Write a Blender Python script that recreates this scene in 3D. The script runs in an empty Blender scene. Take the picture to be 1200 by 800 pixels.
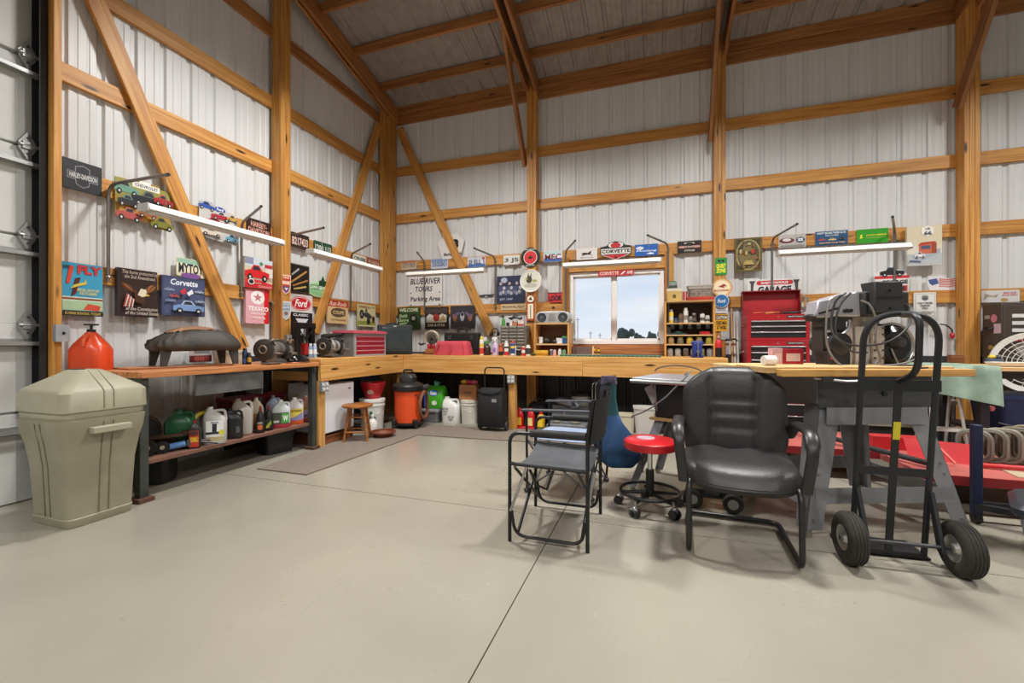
import bpy, math, random
from mathutils import Vector, Matrix
random.seed(7)
SC = bpy.context.scene
COL = SC.collection
PI = math.pi
# ---------------------------------------------------------------- camera
FPX = 507.6
CAM = Vector((4.145, -5.994, 1.10)); YAW = math.radians(18.52)
cd = bpy.data.cameras.new('camera'); co = bpy.data.objects.new('camera', cd); COL.objects.link(co)
cd.sensor_width = 36.0; cd.lens = 36.0 * FPX / 1200.0; cd.shift_y = 1.0 / 1200.0; cd.clip_start = 0.02; cd.clip_end = 500
co.location = CAM; co.rotation_euler = (PI / 2, 0, YAW); SC.camera = co
SC.view_settings.view_transform = 'Standard'; SC.view_settings.look = 'None'
SC.view_settings.exposure = 0.1; SC.view_settings.gamma = 1.0; SC.view_settings.use_curve_mapping = False
SC.cycles.max_bounces = 8; SC.cycles.diffuse_bounces = 5; SC.cycles.use_denoising = True
# ---------------------------------------------------------------- daylight sky (seen through the window)
W = bpy.data.worlds.new('sky'); SC.world = W; W.use_nodes = True
nt = W.node_tree; nt.nodes.clear()
wo = nt.nodes.new('ShaderNodeOutputWorld'); bg = nt.nodes.new('ShaderNodeBackground'); bg.inputs[1].default_value = 0.92
tc = nt.nodes.new('ShaderNodeTexCoord'); sep = nt.nodes.new('ShaderNodeSeparateXYZ'); nt.links.new(tc.outputs['Generated'], sep.inputs[0])
rp = nt.nodes.new('ShaderNodeValToRGB'); nt.links.new(sep.outputs[2], rp.inputs[0])
e = rp.color_ramp.elements; e[0].position = 0.0; e[0].color = (0.86, 0.92, 1.0, 1); e[1].position = 0.35; e[1].color = (0.42, 0.66, 1.0, 1)
mp = nt.nodes.new('ShaderNodeMapping'); mp.inputs['Scale'].default_value = (2.2, 2.2, 11); nt.links.new(tc.outputs['Generated'], mp.inputs[0])
nz = nt.nodes.new('ShaderNodeTexNoise'); nz.inputs['Scale'].default_value = 1.6; nz.inputs['Detail'].default_value = 6; nt.links.new(mp.outputs[0], nz.inputs[0])
cr = nt.nodes.new('ShaderNodeValToRGB'); cr.color_ramp.elements[0].position = 0.48; cr.color_ramp.elements[1].position = 0.72; nt.links.new(nz.outputs[0], cr.inputs[0])
mx = nt.nodes.new('ShaderNodeMixRGB'); mx.inputs[2].default_value = (0.95, 0.97, 1, 1); nt.links.new(cr.outputs[0], mx.inputs[0]); nt.links.new(rp.outputs[0], mx.inputs[1])
nt.links.new(mx.outputs[0], bg.inputs[0]); nt.links.new(bg.outputs[0], wo.inputs[0])
LAMP_W = 112.0          # each high-bay lamp of the hall (built at the end of the structure)
# ---------------------------------------------------------------- pixel rays onto real planes of the room
_R = Vector((math.cos(YAW), math.sin(YAW), 0)); _F = Vector((-math.sin(YAW), math.cos(YAW), 0))
def ray(px, py): return _R * ((px - 600) / FPX) + _F + Vector((0, 0, (401 - py) / FPX))
def FL(px, py, z=0.0): d = ray(px, py); return CAM + d * ((z - CAM.z) / d.z)      # point on a horizontal plane
def BW(px, py, o=0.0): d = ray(px, py); return CAM + d * ((-o - CAM.y) / d.y)     # on a plane o in front of the back girts
def LW(px, py, o=0.0): d = ray(px, py); return CAM + d * ((o - CAM.x) / d.x)      # on a plane o in front of the left girts
# ---------------------------------------------------------------- materials
def lin(h):
    h = h.lstrip('#'); c = [int(h[i:i + 2], 16) / 255 for i in (0, 2, 4)]
    return tuple((x / 12.92 if x <= .04045 else ((x + .055) / 1.055) ** 2.4) for x in c) + (1,)
_MC = {}
def newmat(n):
    m = bpy.data.materials.new(n); m.use_nodes = True; return m, m.node_tree, m.node_tree.nodes['Principled BSDF']
def mat(h, rough=.5, metal=0.0, var=.12, scale=9.0, bump=0.0, coat=0.0):
    k = (h, rough, metal, var, scale, bump, coat)
    if k in _MC: return _MC[k]
    m, t, b = newmat('paint_' + h.lstrip('#')); c = lin(h)
    b.inputs['Roughness'].default_value = rough; b.inputs['Metallic'].default_value = metal; b.inputs['Coat Weight'].default_value = coat
    tcn = t.nodes.new('ShaderNodeTexCoord'); n = t.nodes.new('ShaderNodeTexNoise'); n.inputs['Scale'].default_value = scale; n.inputs['Detail'].default_value = 5
    t.links.new(tcn.outputs['Object'], n.inputs[0])
    r = t.nodes.new('ShaderNodeValToRGB'); t.links.new(n.outputs[0], r.inputs[0])
    r.color_ramp.elements[0].position = .3; r.color_ramp.elements[1].position = .7
    r.color_ramp.elements[0].color = tuple(x * (1 - var) for x in c[:3]) + (1,); r.color_ramp.elements[1].color = tuple(min(1, x * (1 + var * .6)) for x in c[:3]) + (1,)
    t.links.new(r.outputs[0], b.inputs['Base Color'])
    if bump:
        bp = t.nodes.new('ShaderNodeBump'); bp.inputs['Strength'].default_value = bump; bp.inputs['Distance'].default_value = .01
        n2 = t.nodes.new('ShaderNodeTexNoise'); n2.inputs['Scale'].default_value = scale * 12; t.links.new(tcn.outputs['Object'], n2.inputs[0])
        t.links.new(n2.outputs[0], bp.inputs['Height']); t.links.new(bp.outputs[0], b.inputs['Normal'])
    _MC[k] = m; return m
def inkm(h, rough=.45):
    k = ('ink', h, rough)
    if k in _MC: return _MC[k]
    m, t, b = newmat('print_' + h.lstrip('#')); b.inputs['Base Color'].default_value = lin(h); b.inputs['Roughness'].default_value = rough
    _MC[k] = m; return m
def wood(name, light, dark, knot='3a1c08', rough=.5, knots=True, gs=1.0):
    m, t, b = newmat(name); N = t.nodes.new; Lk = t.links.new
    b.inputs['Roughness'].default_value = rough
    tcn = N('ShaderNodeTexCoord'); oi = N('ShaderNodeObjectInfo'); add = N('ShaderNodeVectorMath'); add.operation = 'MULTIPLY_ADD'
    add.inputs[1].default_value = (17, 23, 31); cx = N('ShaderNodeCombineXYZ')
    for i in range(3): Lk(oi.outputs['Random'], cx.inputs[i])
    Lk(cx.outputs[0], add.inputs[0]); Lk(tcn.outputs['Object'], add.inputs[2])
    m1 = N('ShaderNodeMapping'); m1.inputs['Scale'].default_value = (.9 * gs, 22 * gs, 22 * gs); Lk(add.outputs[0], m1.inputs[0])
    n1 = N('ShaderNodeTexNoise'); n1.inputs['Scale'].default_value = 1.6; n1.inputs['Detail'].default_value = 6; n1.inputs['Distortion'].default_value = .6; Lk(m1.outputs[0], n1.inputs[0])
    r1 = N('ShaderNodeValToRGB'); r1.color_ramp.elements[0].position = .32; r1.color_ramp.elements[1].position = .62
    r1.color_ramp.elements[0].color = lin(dark); r1.color_ramp.elements[1].color = lin(light); Lk(n1.outputs[0], r1.inputs[0])
    # board to board tone
    hs = N('ShaderNodeHueSaturation'); mr = N('ShaderNodeMapRange'); mr.inputs[3].default_value = .86; mr.inputs[4].default_value = 1.1
    Lk(oi.outputs['Random'], mr.inputs[0]); Lk(mr.outputs[0], hs.inputs['Value']); Lk(r1.outputs[0], hs.inputs['Color'])
    out = hs.outputs[0]
    if knots:
        m2 = N('ShaderNodeMapping'); m2.inputs['Scale'].default_value = (1.5, 7, 7); Lk(add.outputs[0], m2.inputs[0])
        v = N('ShaderNodeTexVoronoi'); v.inputs['Scale'].default_value = 1.15; Lk(m2.outputs[0], v.inputs[0])
        r2 = N('ShaderNodeValToRGB'); r2.color_ramp.elements[0].position = .07; r2.color_ramp.elements[1].position = .13
        r2.color_ramp.elements[0].color = (1, 1, 1, 1); r2.color_ramp.elements[1].color = (0, 0, 0, 1); Lk(v.outputs['Distance'], r2.inputs[0])
        mm = N('ShaderNodeMixRGB'); mm.inputs[2].default_value = lin(knot); Lk(r2.outputs[0], mm.inputs[0]); Lk(out, mm.inputs[1]); out = mm.outputs[0]
    Lk(out, b.inputs['Base Color'])
    bp = N('ShaderNodeBump'); bp.inputs['Strength'].default_value = .12; bp.inputs['Distance'].default_value = .004; Lk(n1.outputs[0], bp.inputs['Height']); Lk(bp.outputs[0], b.inputs['Normal'])
    return m
PINE = wood('pine_timber', 'd29a4e', 'ab6d2e')
PINE2 = wood('pine_rafter', 'a87240', '7f4c26')
BENCHW = wood('pine_bench', 'dcaa64', 'c58a44')
OLDW = wood('old_plank', 'c48450', '8a4c26', knots=False)
BROWNW = wood('brown_wood', '8a5430', '5f341a', knots=False)
STOOLW = wood('stool_wood', 'a8692f', '7a431a', knots=False)
LIGHTW = wood('light_board', 'd8b684', 'c29a62', knots=False)
BLK = mat('1a1a1b', .45); BLKM = mat('151516', .6); STEEL = mat('b0b0ae', .32, .9); DKST = mat('5a5a5a', .4, .8); WHITE = mat('e4e3de', .45, 0, .05)
CHROME = mat('d0d0d0', .15, 1.0); RED = mat('a81e20', .4); RUBBER = mat('26241f', .8)
# ---------------------------------------------------------------- mesh builder
class MB:
    def __init__(s): s.v = []; s.f = []; s.m = []; s.i = 0
    def mi(s, i): s.i = i; return s
    def add(s, vs, fs):
        o = len(s.v); s.v += [tuple(x) for x in vs]; s.f += [tuple(o + k for k in q) for q in fs]; s.m += [s.i] * len(fs); return s
    def box(s, c, sz, rx=0, ry=0, rz=0):
        M = Matrix.Rotation(rz, 3, 'Z') @ Matrix.Rotation(ry, 3, 'Y') @ Matrix.Rotation(rx, 3, 'X'); c = Vector(c)
        vs = [c + M @ Vector((x * sz[0] / 2, y * sz[1] / 2, z * sz[2] / 2)) for x in (-1, 1) for y in (-1, 1) for z in (-1, 1)]
        return s.add(vs, [(0, 1, 3, 2), (4, 6, 7, 5), (0, 4, 5, 1), (2, 3, 7, 6), (0, 2, 6, 4), (1, 5, 7, 3)])
    def b6(s, x0, x1, y0, y1, z0, z1): return s.box(((x0 + x1) / 2, (y0 + y1) / 2, (z0 + z1) / 2), (x1 - x0, y1 - y0, z1 - z0))
    def hexa(s, bot, top): # two quads (ccw seen from above)
        return s.add(list(bot) + list(top), [(3, 2, 1, 0), (4, 5, 6, 7), (0, 1, 5, 4), (1, 2, 6, 5), (2, 3, 7, 6), (3, 0, 4, 7)])
    def cyl(s, p0, p1, r0, r1=None, n=14, cap=True):
        p0 = Vector(p0); p1 = Vector(p1); r1 = r0 if r1 is None else r1; a = (p1 - p0).normalized()
        b = a.orthogonal().normalized(); c = a.cross(b); vs = []
        for p, r in ((p0, r0), (p1, r1)): vs += [p + (b * math.cos(2 * PI * k / n) + c * math.sin(2 * PI * k / n)) * r for k in range(n)]
        fs = [(k, (k + 1) % n, n + (k + 1) % n, n + k) for k in range(n)]
        if cap: fs += [tuple(range(n - 1, -1, -1)), tuple(range(n, 2 * n))]
        return s.add(vs, fs)
    def tube(s, pts, r, n=8, closed=False):
        P = [Vector(p) for p in pts]; K = len(P); vs = []; fr = None
        for i in range(K):
            if closed: t = (P[(i + 1) % K] - P[i - 1]).normalized()
            else: t = (P[min(i + 1, K - 1)] - P[max(i - 1, 0)]).normalized()
            if fr is None: fr = t.orthogonal().normalized()
            fr = (fr - t * fr.dot(t)).normalized(); c = t.cross(fr)
            vs += [P[i] + (fr * math.cos(2 * PI * k / n) + c * math.sin(2 * PI * k / n)) * r for k in range(n)]
        fs = []
        for i in range(K if closed else K - 1):
            j = (i + 1) % K; fs += [(i * n + k, i * n + (k + 1) % n, j * n + (k + 1) % n, j * n + k) for k in range(n)]
        if not closed: fs += [tuple(range(n - 1, -1, -1)), tuple((K - 1) * n + k for k in range(n))]
        return s.add(vs, fs)
    def loft(s, rings, cap=True, closed=False):
        n = len(rings[0]); vs = [p for r in rings for p in r]; K = len(rings)
        fs = []
        for i in range(K if closed else K - 1):
            j = (i + 1) % K; fs += [(i * n + k, i * n + (k + 1) % n, j * n + (k + 1) % n, j * n + k) for k in range(n)]
        if cap and not closed: fs += [tuple(range(n - 1, -1, -1)), tuple((K - 1) * n + k for k in range(n))]
        return s.add(vs, fs)
    def lathe(s, prof, c=(0, 0, 0), n=18, axis='z', cap=True, ring=False):
        rings = []
        for r, h in prof:
            q = []
            for k in range(n):
                a = 2 * PI * k / n; x = r * math.cos(a); y = r * math.sin(a)
                p = {'z': (x, y, h), 'x': (h, x, y), 'y': (y, h, x)}[axis]; q.append((p[0] + c[0], p[1] + c[1], p[2] + c[2]))
            rings.append(q)
        return s.loft(rings, cap and not ring, ring)
    def prism(s, poly, y0, y1): # polygon (x,z) ccw seen from -y, extruded from y0 (front) to y1
        n = len(poly); vs = [(x, y0, z) for x, z in poly] + [(x, y1, z) for x, z in poly]
        return s.add(vs, [tuple(range(n)), tuple(range(2 * n - 1, n - 1, -1))] + [(k, n + k, n + (k + 1) % n, (k + 1) % n) for k in range(n)])
    def face(s, poly, y): return s.add([(x, y, z) for x, z in poly], [tuple(range(len(poly)))])
    def ell(s, c, r, n=14, m=8):
        if not hasattr(r, '__len__'): r = (r, r, r)
        prof = [(max(1e-4, math.sin(PI * i / m)), -math.cos(PI * i / m)) for i in range(m + 1)]
        o = len(s.v); s.lathe(prof, n=n)
        for k in range(o, len(s.v)): x, y, z = s.v[k]; s.v[k] = (c[0] + x * r[0], c[1] + y * r[1], c[2] + z * r[2])
        return s
    def torus(s, c, R, r, axis='z', n=24, m=8):
        pts = []
        for k in range(n):
            a = 2 * PI * k / n; x = R * math.cos(a); y = R * math.sin(a); p = {'z': (x, y, 0), 'x': (0, x, y), 'y': (y, 0, x)}[axis]
            pts.append((p[0] + c[0], p[1] + c[1], p[2] + c[2]))
        return s.tube(pts, r, m, True)
def rrect(w, h, r, n=4, cx=0, cy=0):
    q = []
    for sx, sy, a0 in ((1, -1, -PI / 2), (1, 1, 0), (-1, 1, PI / 2), (-1, -1, PI)):
        for k in range(n + 1):
            a = a0 + PI / 2 * k / n; q.append((cx + sx * (w / 2 - r) + r * math.cos(a), cy + sy * (h / 2 - r) + r * math.sin(a)))
    return q
def oval(cx, cy, rx, ry, n=28): return [(cx + rx * math.cos(2 * PI * k / n), cy + ry * math.sin(2 * PI * k / n)) for k in range(n)]
def fil(pts, r, n=5): # fillet the corners of a polyline
    P = [Vector(p) for p in pts]; out = [P[0]]
    for i in range(1, len(P) - 1):
        a, b, c = P[i - 1], P[i], P[i + 1]; q = min(r, (a - b).length * .49, (c - b).length * .49)
        p0 = b + (a - b).normalized() * q; p1 = b + (c - b).normalized() * q
        for k in range(n + 1): t = k / n; out.append(p0 * (1 - t) ** 2 + b * 2 * t * (1 - t) + p1 * t * t)
    return out + [P[-1]]
def zr(ring, z): return [(x, y, z) for x, y in ring]
# ---------------------------------------------------------------- objects
LABELS = {}
def tag(o, label, cat, group=None):
    o['label'] = label; o['category'] = cat
    if group: o['group'] = group
    LABELS.setdefault(label, []).append((o.name, group)); return o
def thing(name, label, cat, loc=(0, 0, 0), rz=0, group=None):
    o = bpy.data.objects.new(name, None); COL.objects.link(o); o.location = loc; o.rotation_euler = (0, 0, rz); o.empty_display_size = .05
    return tag(o, label, cat, group)
def mkmesh(name, mb, mats, smooth=True, ang=38):
    me = bpy.data.meshes.new(name); me.from_pydata(mb.v, [], mb.f)
    for m in (mats if isinstance(mats, (list, tuple)) else [mats]): me.materials.append(m)
    if any(mb.m): me.polygons.foreach_set('material_index', mb.m)
    if smooth:
        me.polygons.foreach_set('use_smooth', [True] * len(me.polygons)); me.set_sharp_from_angle(angle=math.radians(ang))
    me.update(); return me
def part(parent, name, mb, mats, bev=0, loc=None, rot=None, label=None, smooth=True, sub=0, ang=38):
    me = mb if isinstance(mb, bpy.types.Mesh) else mkmesh(name, mb, mats, smooth, ang)
    o = bpy.data.objects.new(name, me); COL.objects.link(o)
    if parent: o.parent = parent
    if loc: o.location = loc
    if rot: o.rotation_euler = rot
    if bev: b = o.modifiers.new('bevel', 'BEVEL'); b.width = bev; b.segments = 2; b.limit_method = 'ANGLE'; b.angle_limit = .6
    if sub: b = o.modifiers.new('sub', 'SUBSURF'); b.levels = sub; b.render_levels = sub
    if label: o['label'] = label
    return o
def struct(o): o['kind'] = 'structure'; return o
def board(parent, name, p0, p1, w, h, m, roll=0.0, side=None): # timber from p0 to p1: w across (sideways), h the other way
    p0 = Vector(p0); p1 = Vector(p1); L = (p1 - p0).length; x = (p1 - p0).normalized()
    up = Vector(side) if side else (Vector((0, 0, 1)) if abs(x.z) < .9 else Vector((0, 1, 0)))
    y = up.cross(x).normalized(); z = x.cross(y)
    o = part(parent, name, MB().box((0, 0, 0), (L, w, h)), m, bev=.003)
    o.matrix_local = Matrix.Translation((p0 + p1) / 2) @ Matrix((x, y, z)).transposed().to_4x4() @ Matrix.Rotation(roll, 4, 'X'); return o
def textmesh(s, x0, z0, x1, z1, y, bold=.012, shear=0.0, fit=True):
    cu = bpy.data.curves.new('lettering', 'FONT'); cu.body = s; cu.size = 1; cu.offset = bold; cu.shear = shear; cu.resolution_u = 2; cu.align_x = 'CENTER'; cu.space_line = .9
    ob = bpy.data.objects.new('lettering', cu); me = ob.to_mesh()
    V = [v.co.copy() for v in me.vertices]; Fs = [tuple(p.vertices) for p in me.polygons]; ob.to_mesh_clear()
    bpy.data.objects.remove(ob); bpy.data.curves.remove(cu)
    if not V: return [], []
    a0 = min(v.x for v in V); a1 = max(v.x for v in V); b0 = min(v.y for v in V); b1 = max(v.y for v in V)
    return [(x0 + (v.x - a0) / max(1e-6, a1 - a0) * (x1 - x0), y, z0 + (v.y - b0) / max(1e-6, b1 - b0) * (z1 - z0)) for v in V], Fs
def lettering(parent, s, x0, z0, x1, z1, y, m, bold=.012, shear=0.0, name='lettering'):
    mb = MB(); v, fz = textmesh(s, x0, z0, x1, z1, y, bold, shear); mb.add(v, fz); return part(parent, name, mb, m, smooth=False)
def prints(parent, els, w, h, y0, cx=0.0, z0=0.0, step=.0007, yaw=0.0, off=None):
    """flat print on a face looking to -y: els in 0..1 of the face"""
    art = MB(); mats = []; let = MB(); lm = []; y = y0
    def slot(ms, c):
        m = inkm(c) if isinstance(c, str) else c
        if m not in ms: ms.append(m)
        return ms.index(m)
    X = lambda u: cx + (u - .5) * w
    Z = lambda v: z0 + v * h
    for q in els:
        y -= step; k = q[0]
        if k == 'r': art.mi(slot(mats, q[5])).face([(X(q[1]), Z(q[2])), (X(q[3]), Z(q[2])), (X(q[3]), Z(q[4])), (X(q[1]), Z(q[4]))], y)
        elif k == 'e': art.mi(slot(mats, q[5])).face([(X(a), Z(b)) for a, b in oval(q[1], q[2], q[3], q[4])], y)
        elif k == 'p': art.mi(slot(mats, q[2])).face([(X(a), Z(b)) for a, b in q[1]], y)
        elif k == 't':
            v, fz = textmesh(q[1], X(q[2]), Z(q[3]), X(q[4]), Z(q[5]), y, q[7] if len(q) > 7 else .015, q[8] if len(q) > 8 else 0)
            let.mi(slot(lm, q[6])).add(v, fz)
    a = part(parent, 'artwork', art, mats, smooth=False) if art.v else None
    b = part(parent, 'lettering', let, lm, smooth=False) if let.v else None
    for o in (a, b):
        if o and off: o.location = off
        if o and yaw: o.rotation_euler = (0, 0, yaw)
    return a, b
def car(x, z, s, c, d=1, top=None, glass='2a3038', wheel='161616', h=.42):
    """little printed car: body, cabin, glass and two wheels inside a sign (0..1 units)"""
    P = lambda l: [(x + d * a * s, z + b * s * h) for a, b in (l if d > 0 else l[::-1])]
    return [('p', P([(-.5, .1), (.5, .1), (.52, .5), (.3, .6), (-.3, .62), (-.5, .5)]), c),
            ('p', P([(-.26, .6), (.22, .6), (.08, .98), (-.16, .98)]), top or c), ('p', P([(-.19, .64), (.14, .64), (.05, .9), (-.12, .9)]), glass),
            ('e', x - .3 * s, z + .1 * s * h, .1 * s, .24 * s * h, wheel), ('e', x + .31 * s, z + .1 * s * h, .1 * s, .24 * s * h, wheel),
            ('e', x - .3 * s, z + .1 * s * h, .045 * s, .11 * s * h, 'c8c8c8'), ('e', x + .31 * s, z + .1 * s * h, .045 * s, .11 * s * h, 'c8c8c8')]
def sign(name, label, wall, box, base, els=(), o=.008, th=.006, shape=None, cat='sign', group=None, rim=None, rough=.4, tilt=0):
    """thin board on a wall; box = its extent on the photograph (mean top and bottom), o = gap from the girt face"""
    x0, y0, x1, y1 = box; xc = (x0 + x1) / 2; yc = (y0 + y1) / 2
    Q = BW if wall == 'B' else LW
    a = Q(x0, yc, o + th); b = Q(x1, yc, o + th); w = (b - a).length; zt = Q(xc, y0, o + th).z; zb = Q(xc, y1, o + th).z; c = (a + b) / 2
    h = zt - zb
    loc = (c.x, -o, zb) if wall == 'B' else (o, c.y, zb)
    t = thing(name, label, cat, loc, 0 if wall == 'B' else PI / 2, group)
    if tilt: t.rotation_euler[1] = tilt
    poly = [((u - .5) * w, v * h) for u, v in shape] if shape else [(-w / 2, 0), (w / 2, 0), (w / 2, h), (-w / 2, h)]
    part(t, 'plate', MB().prism(poly, -th, 0), inkm(base, rough) if isinstance(base, str) else base)
    if rim:
        r = .012 if len(rim) < 8 else .02; mb = MB(); rm = rim[:6]; d = th + .006
        for q in ((-w / 2, -w / 2 + r, 0, h), (w / 2 - r, w / 2, 0, h), (-w / 2 + r, w / 2 - r, 0, r), (-w / 2 + r, w / 2 - r, h - r, h)): mb.b6(q[0], q[1], -d, -th * .5, q[2], q[3])
        part(t, 'frame', mb, mat(rm, .4))
    if els: prints(t, els, w, h, -th)
    return t
# ================================================================ STRUCTURE
RX, RY = 12.2, -12.2          # far sides of the hall
Z0, PITCH, RIDGE = 4.72, .25, -6.1
def sheetmat(name, h, rough=.38, stain=.1):
    m, t, b = newmat(name); N = t.nodes.new; L = t.links.new; b.inputs['Roughness'].default_value = rough; b.inputs['Metallic'].default_value = .0
    tcn = N('ShaderNodeTexCoord'); mp_ = N('ShaderNodeMapping'); mp_.inputs['Scale'].default_value = (6, 6, .5); L(tcn.outputs['Object'], mp_.inputs[0])
    n = N('ShaderNodeTexNoise'); n.inputs['Scale'].default_value = 1.5; n.inputs['Detail'].default_value = 6; L(mp_.outputs[0], n.inputs[0])
    r = N('ShaderNodeValToRGB'); c = lin(h); r.color_ramp.elements[0].position = .3; r.color_ramp.elements[1].position = .6
    r.color_ramp.elements[0].color = tuple(x * (1 - stain) for x in c[:3]) + (1,); r.color_ramp.elements[1].color = c
    L(n.outputs[0], r.inputs[0]); L(r.outputs[0], b.inputs['Base Color']); return m
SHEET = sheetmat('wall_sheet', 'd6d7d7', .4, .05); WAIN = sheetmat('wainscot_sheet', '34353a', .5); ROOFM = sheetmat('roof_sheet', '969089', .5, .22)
def prof(xa, xb): # (x, depth) samples of the ribbed sheet
    P = [0.0]
    pts = [(xa, None), (xb, None)]
    k0 = math.floor(xa / .2286) - 1; k1 = math.ceil(xb / .2286) + 1; raw = []
    for k in range(k0, k1):
        c = k * .2286 + .1143
        raw += [(c - .030, 0), (c - .015, .019), (c + .015, .019), (c + .030, 0)]
        for d in (.078, .150): raw += [(c + d - .011, 0), (c + d - .005, .0035), (c + d + .005, .0035), (c + d + .011, 0)]
    raw.sort()
    def at(x):
        for (a, da), (b, db) in zip(raw, raw[1:]):
            if a <= x <= b: return da + (db - da) * (x - a) / max(1e-9, b - a)
        return 0
    return [(xa, at(xa))] + [(x, d) for x, d in raw if xa < x < xb] + [(xb, at(xb))]
def sheet(mb, xa, xb, fa, fb): # fa(x,d), fb(x,d) -> the two ends of each line across the ribs
    P = prof(xa, xb); n = len(P)
    return mb.add([fa(x, d) for x, d in P] + [fb(x, d) for x, d in P], [(i, i + 1, n + i + 1, n + i) for i in range(n - 1)])
# ---- floor
fl = struct(part(None, 'floor', MB().b6(-.3, RX + .1, RY - .1, .3, -.25, -.02), mat('5c574b', .8)))
m, t, b = newmat('sealed_concrete'); N = t.nodes.new; L = t.links.new
tcn = N('ShaderNodeTexCoord')
n1 = N('ShaderNodeTexNoise'); n1.inputs['Scale'].default_value = .9; n1.inputs['Detail'].default_value = 6; n1.inputs['Roughness'].default_value = .5; L(tcn.outputs['Object'], n1.inputs[0])
r1 = N('ShaderNodeValToRGB'); e = r1.color_ramp.elements; e[0].position = .2; e[0].color = lin('8a8578'); e[1].position = .8; e[1].color = lin('a19c8d'); L(n1.outputs[0], r1.inputs[0])
n2 = N('ShaderNodeTexNoise'); n2.inputs['Scale'].default_value = 11; n2.inputs['Detail'].default_value = 4; L(tcn.outputs['Object'], n2.inputs[0])
r2 = N('ShaderNodeValToRGB'); e = r2.color_ramp.elements; e[0].position = .70; e[0].color = (0, 0, 0, 1); e[1].position = .80; e[1].color = (.3, .3, .3, 1); L(n2.outputs[0], r2.inputs[0])
mm = N('ShaderNodeMixRGB'); mm.inputs[2].default_value = lin('6f6350'); L(r2.outputs[0], mm.inputs[0]); L(r1.outputs[0], mm.inputs[1])
v = N('ShaderNodeTexVoronoi'); v.inputs['Scale'].default_value = 2.6; L(tcn.outputs['Object'], v.inputs[0])
r3 = N('ShaderNodeValToRGB'); e = r3.color_ramp.elements; e[0].position = .022; e[0].color = (1, 1, 1, 1); e[1].position = .03; e[1].color = (0, 0, 0, 1); L(v.outputs['Distance'], r3.inputs[0])
m2 = N('ShaderNodeMixRGB'); m2.inputs[2].default_value = lin('3e382e'); L(r3.outputs[0], m2.inputs[0]); L(mm.outputs[0], m2.inputs[1])
L(m2.outputs[0], b.inputs['Base Color'])
rr = N('ShaderNodeMapRange'); rr.inputs[3].default_value = .24; rr.inputs[4].default_value = .30; L(n1.outputs[0], rr.inputs[0]); L(rr.outputs[0], b.inputs['Roughness'])
CONC = m
xs = [-.3, 3.567, 7.6, RX + .1]; ys = [.3, -3.32, -7.4, RY - .1]
for i in range(3):
    for j in range(3): part(fl, 'slab', MB().b6(xs[i] + .003, xs[i + 1] - .003, ys[j + 1] + .003, ys[j] - .003, -.02, 0), CONC)
# ---- back wall, with the window opening
WX0, WX1, WZ0, WZ1 = 2.985, 4.235, 1.075, 2.065
wb = MB()
for q in ((-.2, WX0, 0, 4.9), (WX1, RX + .1, 0, 4.9), (WX0, WX1, 0, WZ0), (WX0, WX1, WZ1, 4.9)): wb.b6(q[0], q[1], .075, .12, q[2], q[3])
wall_back = struct(part(None, 'wall_back', wb, mat('8a8a88', .7)))
def vsheet(parent, segs, wallkind, m, name='wall_panel'):
    mb = MB()
    for xa, xb, za, zb in segs:
        if wallkind == 'B': sheet(mb, xa, xb, lambda x, d: (x, .040 + d, za), lambda x, d: (x, .040 + d, zb if not callable(zb) else zb(x)))
        elif wallkind == 'L': sheet(mb, xa, xb, lambda x, d: (-.040 - d, x, za), lambda x, d: (-.040 - d, x, zb if not callable(zb) else zb(x)))
        elif wallkind == 'R': sheet(mb, xa, xb, lambda x, d: (RX + d, x, za), lambda x, d: (RX + d, x, zb if not callable(zb) else zb(x)))
        else: sheet(mb, xa, xb, lambda x, d: (x, RY - d, za), lambda x, d: (x, RY - d, zb))
    return part(parent, name, mb, m, ang=20)
PW = .9144; x = -.04
while x < RX:
    xb = min(x + PW, RX); segs = []
    cuts = sorted({x, xb} | {c for c in (WX0, WX1) if x < c < xb})
    for a, c in zip(cuts, cuts[1:]):
        if a >= WX0 - 1e-6 and c <= WX1 + 1e-6: segs += [(a, c, .95, WZ0), (a, c, WZ1, 4.86)]
        else: segs.append((a, c, .95, 4.86))
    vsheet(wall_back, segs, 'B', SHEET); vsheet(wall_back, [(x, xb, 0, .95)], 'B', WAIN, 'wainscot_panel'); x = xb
GT = [1.672, 2.39, 3.145, 3.90]        # tops of the girts
for zt in GT:
    segs = [(-.03, WX0 - .13 + .0), (WX1 + .13, RX)] if zt < 1.8 else [(-.03, 4.875), (4.877, RX)]
    for a, c in segs: board(wall_back, 'girt', (a, .019, zt - .07), (c, .019, zt - .07), .038, .14, PINE)
board(wall_back, 'eave_girt', (-.03, .019, 4.65), (4.875, .019, 4.65), .038, .14, PINE2); board(wall_back, 'eave_girt', (4.877, .019, 4.65), (RX, .019, 4.65), .038, .14, PINE2)
board(wall_back, 'eave_girt', (-.03, .0, 4.79), (RX, .0, 4.79), .045, .13, PINE2)
POSTX = [2.47, 4.875, 7.287, 9.7]
for px_ in POSTX:
    for k in (-1, 0, 1): board(wall_back, 'post', (px_ + k * .045, -.07, 0), (px_ + k * .045, -.07, 4.95), .0435, .14, PINE)
for k, (a, c) in enumerate(((.0, .06), (.064, .124), (.128, .185))):
    board(wall_back, 'post', ((a + c) / 2, -.093, 0), ((a + c) / 2, -.093, 4.9), c - a - .002, .186, PINE)
board(wall_back, 'brace', (.245, -.02, 4.50), (1.83, -.02, 1.22), .125, .040, PINE, side=(0, 1, 0))
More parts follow.
